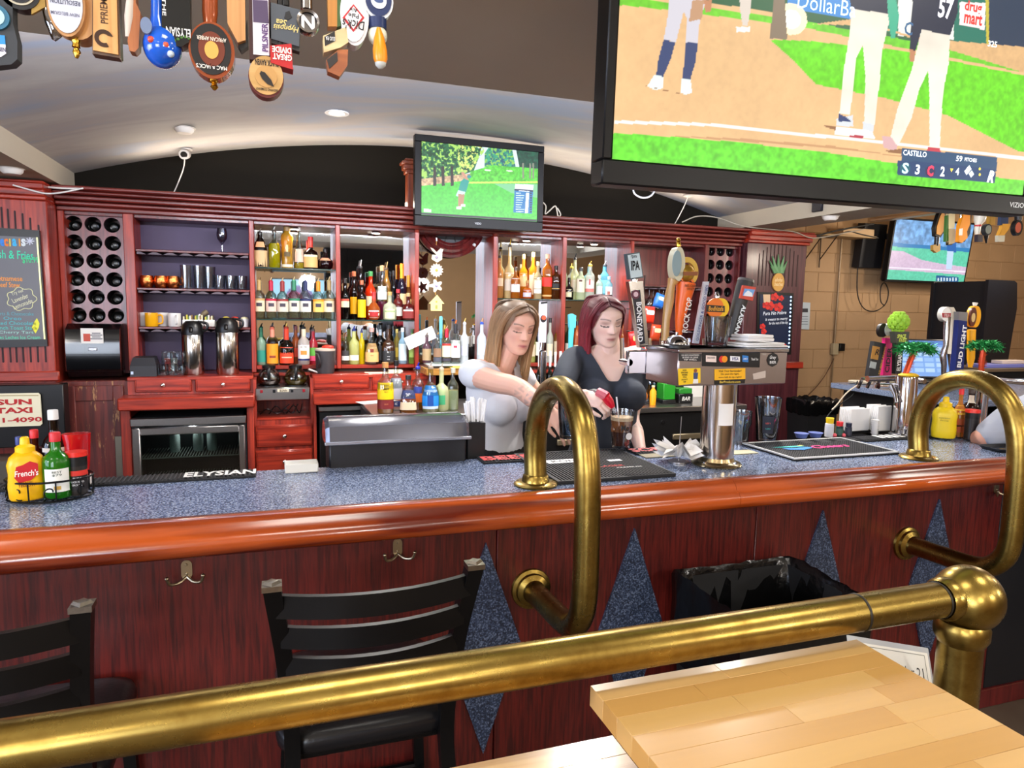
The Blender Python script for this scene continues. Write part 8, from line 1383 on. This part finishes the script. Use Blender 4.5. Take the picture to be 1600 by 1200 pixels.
def finish(name, me, mat, parent, o0):
    me.transform(Matrix.Translation(-Vector(o0))); me.materials.clear(); me.materials.append(mat); me.polygons.foreach_set('use_smooth', [True] * len(me.polygons)); return obj(name, me, parent)
def face_paint(P, HF, skin, lips, brow, H=.225, tattoos=(), beard=None):
    C = np.tile(np.array(lin(skin)), (len(P), 1)); L = HF.loc(P); x, y, t = L[:, 0], L[:, 1], L[:, 2] / H; ax = np.abs(x); fr = (y > .035) & (t > 0) & (t < 1)
    def mix(m, col): m = np.clip(m, 0, 1)[:, None]; C[:] = C * (1 - m) + np.array(lin(col)) * m
    if beard: mix(((t < .34) & (t > -.06) & (y > -.02)).astype(float) * .75, beard)
    mix(fr * np.exp(-((ax - .042) / .02) ** 2 - ((t - .36) / .09) ** 2) * .28, 'c8706a')
    mix(fr * np.exp(-((ax - .031) / .015) ** 2 - ((t - .53) / .035) ** 2) * .65, '94625a')
    mix(fr * (np.abs(t - (.474 + 60 * (ax - .031) ** 2)) < .0115) * (np.abs(ax - .032) < .0165) * .95, '1c1210')
    mix(fr * np.exp(-((t - (.640 - 45 * (ax - .036) ** 2)) / .012) ** 2) * (ax > .012) * (ax < .052) * .9, brow)
    mix(fr * np.exp(-((x / .0235) ** 4)) * np.exp(-((t - .213) / .034) ** 4) * (1 - .5 * (np.abs(x) / .03)) * .85, lips); mix(fr * (np.abs(x) < .021) * np.exp(-((t - .213) / .006) ** 2) * .6, '6a2a28')
    mix(fr * np.exp(-((ax - .0075) / .0035) ** 2 - ((t - .338) / .009) ** 2) * .7, '5a2a24')
    for c, r, col, k in tattoos:
        d = np.linalg.norm(P - np.array(c), axis=1); mix((d < r) * (.5 + .5 * np.sin(P[:, 0] * 260 + np.sin(P[:, 2] * 190) * 2)) * k, col)
    return C
def hair(HF, parent, o0, root, mid, tip, L, H=.225, part=0, seed=3, sides=(1, 1), fr_min=.052, n=46, hl=.90):
    rnd = random.Random(seed); g = head_geo(HF, H, .009, False, 44); me = g.mesh('cap'); P = HF.loc(verts(me)); x, y, t = P[:, 0], P[:, 1], P[:, 2] / H
    cut(me, ((y > .012) & (t < hl - 2.2e4 * x ** 4)) | (t < .12)); V = [tuple(v.co) for v in me.vertices]; Fc = [tuple(p.vertices) for p in me.polygons]; bpy.data.meshes.remove(me); gg = G().add(V, Fc); R_, M_c, T_c = (np.array(lin(c)) for c in (root, mid, tip)); ramp = lambda q: R_ + (M_c - R_) * min(1, q / .4) if q < .4 else M_c + (T_c - M_c) * min(1, (q - .4) / .5); cols = [ramp(max(0, (1 - HF.loc(np.array([v]))[0][2] / H) * .5)) for v in V]
    def lock(pts, r, sh):
        k = len(gg.v); pp = smoothpath([HF.w(*q) for q in pts], 4); m_ = len(pp); rr = [r * min(1, .55 + 2 * i / m_) * (1 if i < m_ * .75 else 1.35 - 1.2 * (i / m_ - .45)) for i in range(m_)]; gg.tube(pp, rr, 6, flat=.55, up=HF.f)
        for i in range(len(gg.v) - k): s_ = (i // 6) / m_; cols.append(ramp(s_) * sh)
    for s, on_ in ((-1, sides[0]), (1, sides[1])):
        for i in range(n):
            y0 = fr_min - (fr_min + .085) * (i + rnd.random()) / n; j = lambda k: rnd.uniform(-k, k); ll = L * (.85 + .3 * rnd.random()); zt = H * (1.0 - 9 * (y0 + .012) ** 2) + .006; bk = 0 if on_ else -.03 * (1 if y0 > 0 else 0)
            w = .0
            lock([(part + s * .004, y0, zt), (part * .5 + s * (.036 + j(.004)), y0 + .002, H * (.955 - 4 * y0 * y0)), (s * (.071 + j(.004)), y0 * .96 + bk * .5, H * (.76 + j(.02))), (s * (.0835 + j(.005)), y0 * .8 - .008 + bk, H * (.5 + j(.03))), (s * (.084 + j(.007)), y0 * .72 - .012 + bk * 1.6, H * .2), (s * (.078 + j(.012)), y0 * .72 + .0 + bk * 2, -ll * .4), (s * (.074 + j(.016)), y0 * .75 + .012 + bk * 2, -ll)], .0085 + j(.002), .75 + .5 * rnd.random())
        for i in range(9):
            j = lambda k: rnd.uniform(-k, k); o_ = on_ and 1; q = i / 9; ll = L * (.9 + .2 * rnd.random())
            lock([(part + s * .002, .070 - .02 * q, H * (.925 + .05 * q)), (part * .6 + s * .032, .070 - .02 * q, H * (.86 + .05 * q)), (s * (.058 + .006 * q), .056 - .016 * q, H * (.76 + .03 * q)), (s * (.076 + .004 * q), .03 - .012 * q, H * .58), (s * (.081 + j(.003)), .018 - .012 * q - .03 * (1 - o_), H * .38), (s * (.081 + j(.006)), .016 - .012 * q - .05 * (1 - o_), H * .08), (s * (.074 + j(.012)), .03 - .01 * q - .08 * (1 - o_), -ll)], .0065, .8 + .4 * rnd.random())
    for i in range(34):
        x0 = -.068 + .136 * (i + rnd.random()) / 34; j = lambda k: rnd.uniform(-k, k); ll = L * (.8 + .3 * rnd.random()); lock([(x0 * .5, -.03, H * 1.02), (x0 * .9, -.082, H * (.9 + j(.02))), (x0 * 1.05, -.108 + .5 * x0 * x0 * 8, H * .6), (x0 * 1.05, -.108 + x0 * x0 * 5, H * .2), (x0 * 1.1, -.10 + x0 * x0 * 5, -ll * .4), (x0 * 1.1, -.095, -ll)], .009 + j(.002), .75 + .5 * rnd.random())
    me = bpy.data.meshes.new('hair'); me.from_pydata(gg.v, [], gg.f); setcol(me, np.array(cols)); return finish('hair', me, attr_mat('hair_strands', .5, 0, .35), parent, o0)
RINGS = [(.80, .165, .11, -.01), (.90, .172, .118, -.01), (.98, .15, .10, 0), (1.05, .132, .088, .005), (1.12, .137, .09, .005), (1.20, .148, .1, .005), (1.27, .155, .098, 0), (1.33, .158, .082, -.005), (1.37, .145, .066, -.01), (1.40, .1, .056, -.012), (1.43, .058, .05, -.008), (1.47, .05, .05, .0)]
def rings(dz): return [(z + dz * min(1, max(0, (z - .7) / .5)), a, b, f) for z, a, b, f in RINGS]
def legs(g, T, dz=0):
    for s in (-1, 1): limb(g, [T.w(s * .09, -.01, .86), T.w(s * .09, .01, .48), T.w(s * .09, -.02, .09)], [.085, .06, .042]); g.ball(T.w(s * .09, .05, .045), .05, 12, 8, sz=.8)
SKIN = attr_mat('skin', .5, 0, .35, .12)
# ---- bartender in the white shirt
ctr = at(775, 640, Y=2.98); TA = Frame((ctr.x, 2.98, 0), (.55, -.83, 0)); dz = -.055
HA = Frame(tuple(at(803, 549, Y=2.93) - Vector((.0, -.03, 0))), (.16, -.96, -.22), (.10, -.20, .97))
sh = TA.w(-.16, -.005, 1.305); shl = TA.w(.158, -.005, 1.30); el = at(808, 605, Y=2.70); wr = at(858, 642, Y=2.53); wl = at(874, 640, Y=2.60); ell = TA.w(.22, .16, 1.10)
g = G(); torso(g, TA, rings(dz), -.006, (.07, .062, 1.15, .062), None, 1.35); g.add(*(lambda q: (q.v, q.f))(head_geo(HA, .218)))
limb(g, [TA.w(.02, .01, 1.31), TA.w(.03, .035, 1.37), HA.w(0, .0, .045)], [.055, .047, .05]); limb(g, [TA.w(-.10, -.01, 1.315), sh, (sh + el) / 2 + Vector((0, -.01, -.006)), el, (el + wr) / 2, wr], [.05, .053, .047, .041, .038, .026]); limb(g, [TA.w(.10, -.01, 1.315), shl, ell, (ell + wl) / 2, wl], [.05, .048, .036, .034, .024])
hd_ = (at(882, 668, Y=2.47) - wr).normalized(); hand(g, wr, hd_, (-.3, -.6, .7), (.35, .4, .3), 1, .2, .95); hand(g, wl, (.25, -.75, -.6), (.8, .3, .2), (.5, .6, .5), -1, .12, .95); legs(g, TA)
me = fuse(g, .0032, 3); P = verts(me); C = face_paint(P, HA, 'eab8a2', 'c0606c', '4a3428', .218, tattoos=[(tuple((el * .35 + wr * .65)), .055, '6a7484', .5), (tuple(el * .75 + wr * .25), .045, '8a7a78', .35)]); setcol(me, C)
pa_ = thing('person', 'bartender in a white v-neck t-shirt reaching across with long light brown hair', 'person', (ctr.x, 2.98, 0)); o0 = (ctr.x, 2.98, 0)
finish('body', me, SKIN, pa_, o0)
g = G(); torso(g, TA, rings(dz), .007, (.072, .074, 1.15, .074), .92, 1.35); limb(g, [TA.w(-.1, -.01, 1.305), sh + Vector((0, 0, -.002)), sh * .82 + el * .18], [.058, .064, .058]); limb(g, [TA.w(.1, -.01, 1.305), shl, shl * .75 + ell * .25], [.058, .06, .054])
me = fuse(g, .005, 14); P = TA.loc(verts(me)); x, y, z = P.T; cut(me, ((y > .02) & (z > 1.235) & (np.abs(x) < (z - 1.235) * .6)) | ((np.hypot(x - .02, y - .005) < .078) & (z > 1.325)) | (z > 1.375)); s = finish('t_shirt', me, mk('e4e7ef', .75, bump=.25, vscale=14), pa_, o0)
g = G(); torso(g, TA, RINGS, .003, None, 0, .99)
for s in (-1, 1): limb(g, [TA.w(s * .09, -.01, .86), TA.w(s * .09, .01, .48), TA.w(s * .09, -.02, .08)], [.1, .075, .06])
me = fuse(g, .009, 4); finish('trousers', me, mk('15161a', .8), pa_, o0)
hair(HA, pa_, o0, '6a5644', '8d6a4a', 'b08c62', .22, .218, seed=4, part=.012)
t = thing('shaker_glass', 'clear mixing glass held by the white shirted bartender', 'glass', tuple(at(887, 676, Y=2.43) + Vector((0, 0, -.02)))); G().lathe([(0, .004), (.03, 0), (.031, .004), (.043, .145), (.041, .145), (.029, .014), (0, .012)], 24, cap=False).build('glass', thin_glass('ccd8e0', .4), t); G().lathe([(0, .014), (.029, .015), (.034, .06), (0, .06)], 20, cap=False).build('ice_water', thin_glass('b8ccd8', .3), t)
# ---- bartender in the dark shirt
ctr = at(948, 620, Y=2.88); TB = Frame((ctr.x, 2.88, 0), (-.2, -.98, 0)); dz = 0.005
HB = Frame(tuple(at(947, 537, Y=2.85) - Vector((.0, -.035, 0))), (-.02, -.95, -.28), (-.05, -.24, .97))
sh = TB.w(-.162, -.005, 1.355); shl = TB.w(.148, -.01, 1.355); el = at(874, 628, Y=2.68); wr = at(914, 618, Y=2.46); ell = TB.w(.15, -.09, 1.09); wl = at(1001, 704, Y=2.64)
g = G(); torso(g, TB, rings(dz), -.006, (.075, .066, 1.205, .068)); g.add(*(lambda q: (q.v, q.f))(head_geo(HB, .210)))
limb(g, [TB.w(0, -.01, 1.38), TB.w(.0, .01, 1.44), HB.w(0, .0, .04)], [.052, .048, .05]); limb(g, [TB.w(-.10, -.01, 1.37), sh, (sh + el) / 2 + Vector((-.02, 0, 0)), el, (el + wr) / 2, wr], [.05, .05, .045, .038, .036, .025]); limb(g, [TB.w(.10, -.01, 1.37), shl, ell, (ell + wl) / 2, wl], [.05, .05, .037, .035, .024])
gd = (at(938, 627, Y=2.40) - wr).normalized(); hand(g, wr, gd, (-.1, -.75, .5), (.75, .95, .6), 1, .05, .98); hand(g, wl, (.25, -.5, -.75), (.7, -.5, .2), (.25, .3, .25), -1, .15, .95); legs(g, TB)
me = fuse(g, .0032, 3); P = verts(me); setcol(me, face_paint(P, HB, 'f0cec0', 'b0605f', '3a2020', .210, tattoos=[(tuple(el * .9 + wr * .1), .07, '5a606a', .6), (tuple(wl * .4 + ell * .6), .06, '8a8488', .4)]))
pb_ = thing('person', 'bartender in a dark v-neck t-shirt with dark red hair pouring a drink', 'person', (ctr.x, 2.88, 0)); o0 = (ctr.x, 2.88, 0); finish('body', me, SKIN, pb_, o0)
g = G(); torso(g, TB, rings(dz), .007, (.078, .076, 1.205, .078), .84, 1.41); limb(g, [TB.w(-.1, -.01, 1.36), sh, sh * .4 + (el + Vector((-.02, 0, 0))) * .6], [.058, .061, .056]); limb(g, [TB.w(.1, -.01, 1.36), shl, shl * .45 + ell * .55], [.058, .061, .056])
me = fuse(g, .005, 14); P = TB.loc(verts(me)); x, y, z = P.T; cut(me, ((y > .015) & (z > 1.275) & (np.abs(x) < .022 + (z - 1.275) * .55)) | ((np.hypot(x, y + .01) < .085) & (z > 1.375)) | (z > 1.43)); finish('t_shirt', me, mk('2b313c', .8, bump=.25, vscale=14), pb_, o0)
g = G(); torso(g, TB, RINGS, .006, None, 0, .9)
for s in (-1, 1): limb(g, [TB.w(s * .09, -.01, .86), TB.w(s * .09, .01, .48), TB.w(s * .09, -.02, .08)], [.1, .075, .06])
me = fuse(g, .009, 4); finish('trousers', me, mk('3a4450', .85), pb_, o0)
hair(HB, pb_, o0, '4a2226', '6a1c26', '8a2230', .13, .210, seed=9, part=-.012, sides=(1, 0), hl=.92)
for s in (1,): G().ball(HB.w(-.078, -.006, .075), .0045, 8, 6).xf(Matrix.Translation(-Vector(o0))).build('earring', CHROME, pb_)
# soda gun in her hand with its hose
gp_ = at(947, 624, Y=2.385); t = thing('soda_gun', 'red nozzle soda gun held over the pint glass', 'soda gun', tuple(gp_)); m = pxm(gp_)
def gl(px, py, d=0): v = at(px, py, Y=2.385 + d) - gp_; return (v.x, v.y, v.z)
G().tube([gl(934, 612, .03), gl(943, 617, .01), gl(948, 620)], [.018, .02, .02], 8).build('button_head', mk('d8707a', .3, coat=.3), t, ang=30); G().tube([gl(946, 619), gl(952, 628), gl(957, 636)], [.019, .018, .011], 14).build('nozzle', mk('d81c34', .3, coat=.3), t); G().tube([gl(957, 635), gl(961, 645)], [.008, .006], 10).build('spout', mk('d8d8d8', .3), t)
G().tube(smoothpath([gl(936, 613, .03), gl(926, 612, .08), gl(918, 620, .12), gl(928, 660, .14), gl(932, 700, .15)], 6), .011, 12).build('hose', mk('8a8a8e', .3, .8), t)
# ---- seated patron at the right edge, seen by his sleeve and in the mirror
TC = Frame((3.22, 1.42, 0), (-.25, .97, 0)); o0 = (3.22, 1.42, 0); dzc = -.10; HC = Frame((3.0, 1.46, 1.27), (-.5, .86, -.08))
el = at(1536, 684, Y=2.05); mid_ = at(1600, 652, Y=1.97); shr = mid_ * 2 - el + Vector((.05, -.1, .02)); shq = TC.w(-.19, 0, 1.20); hr = Vector((2.86, 2.12, 1.16)); eq = TC.w(-.27, .2, 1.1); wq = TC.w(-.08, .5, 1.13)
g = G(); torso(g, TC, rings(dzc), .02); g.add(*(lambda q: (q.v, q.f))(head_geo(HC, .225))); limb(g, [TC.w(0, 0, 1.22), HC.w(0, 0, .04)], [.06, .055])
w1 = el + Vector((.03, .03, .0)); limb(g, [TC.w(-.12, 0, 1.2), shr, mid_, el, el + Vector((.1, .07, -.005))], [.06, .055, .048, .04, .034]); hand(g, el + Vector((.12, .085, -.005)), (.8, .5, .0), (0, 0, 1), (.3, .4, .3), 1); limb(g, [shq, eq, wq], [.055, .042, .03]); hand(g, wq, (-.2, .9, -.1), (0, 0, 1), (.3, .4, .3), 1)
for s in (-1, 1): limb(g, [TC.w(s * .1, 0, .74), TC.w(s * .11, .38, .72), TC.w(s * .11, .36, .3)], [.085, .065, .05])
me = fuse(g, .005, 3); P = verts(me); setcol(me, face_paint(P, HC, 'd09a84', 'a0605a', '5a4032', beard='6a4a38')); pc = thing('person', 'patron leaning a grey sleeved arm on the bar at the right edge', 'person', o0); finish('body', me, SKIN, pc, o0)
g = G(); torso(g, TC, rings(dzc), .03, None, .72, 1.30); limb(g, [TC.w(-.12, 0, 1.2), shr, mid_, mid_ * .22 + el * .78], [.075, .078, .082, .06]); limb(g, [shq, eq, (eq + wq) / 2], [.066, .055, .045]); me = fuse(g, .006, 4); finish('sweatshirt', me, mk('a9adb8', .85, bump=.3, vscale=14), pc, o0)
g = head_geo(HC, .225, .012, False, 40); me = g.mesh('beanie'); P = HC.loc(verts(me)); cut(me, P[:, 2] / .225 < .66); finish('beanie', me, mk('4a4a4c', .9, bump=.4, vscale=120), pc, o0)
g = G()
for s in (-1, 1): limb(g, [TC.w(s * .1, 0, .74), TC.w(s * .11, .38, .72), TC.w(s * .11, .36, .25)], [.1, .08, .065])
me = fuse(g, .01, 3); finish('trousers', me, mk('2a3040', .85), pc, o0)
stool(3.22, 1.40, 'black bar stool under the seated patron beyond the right edge')
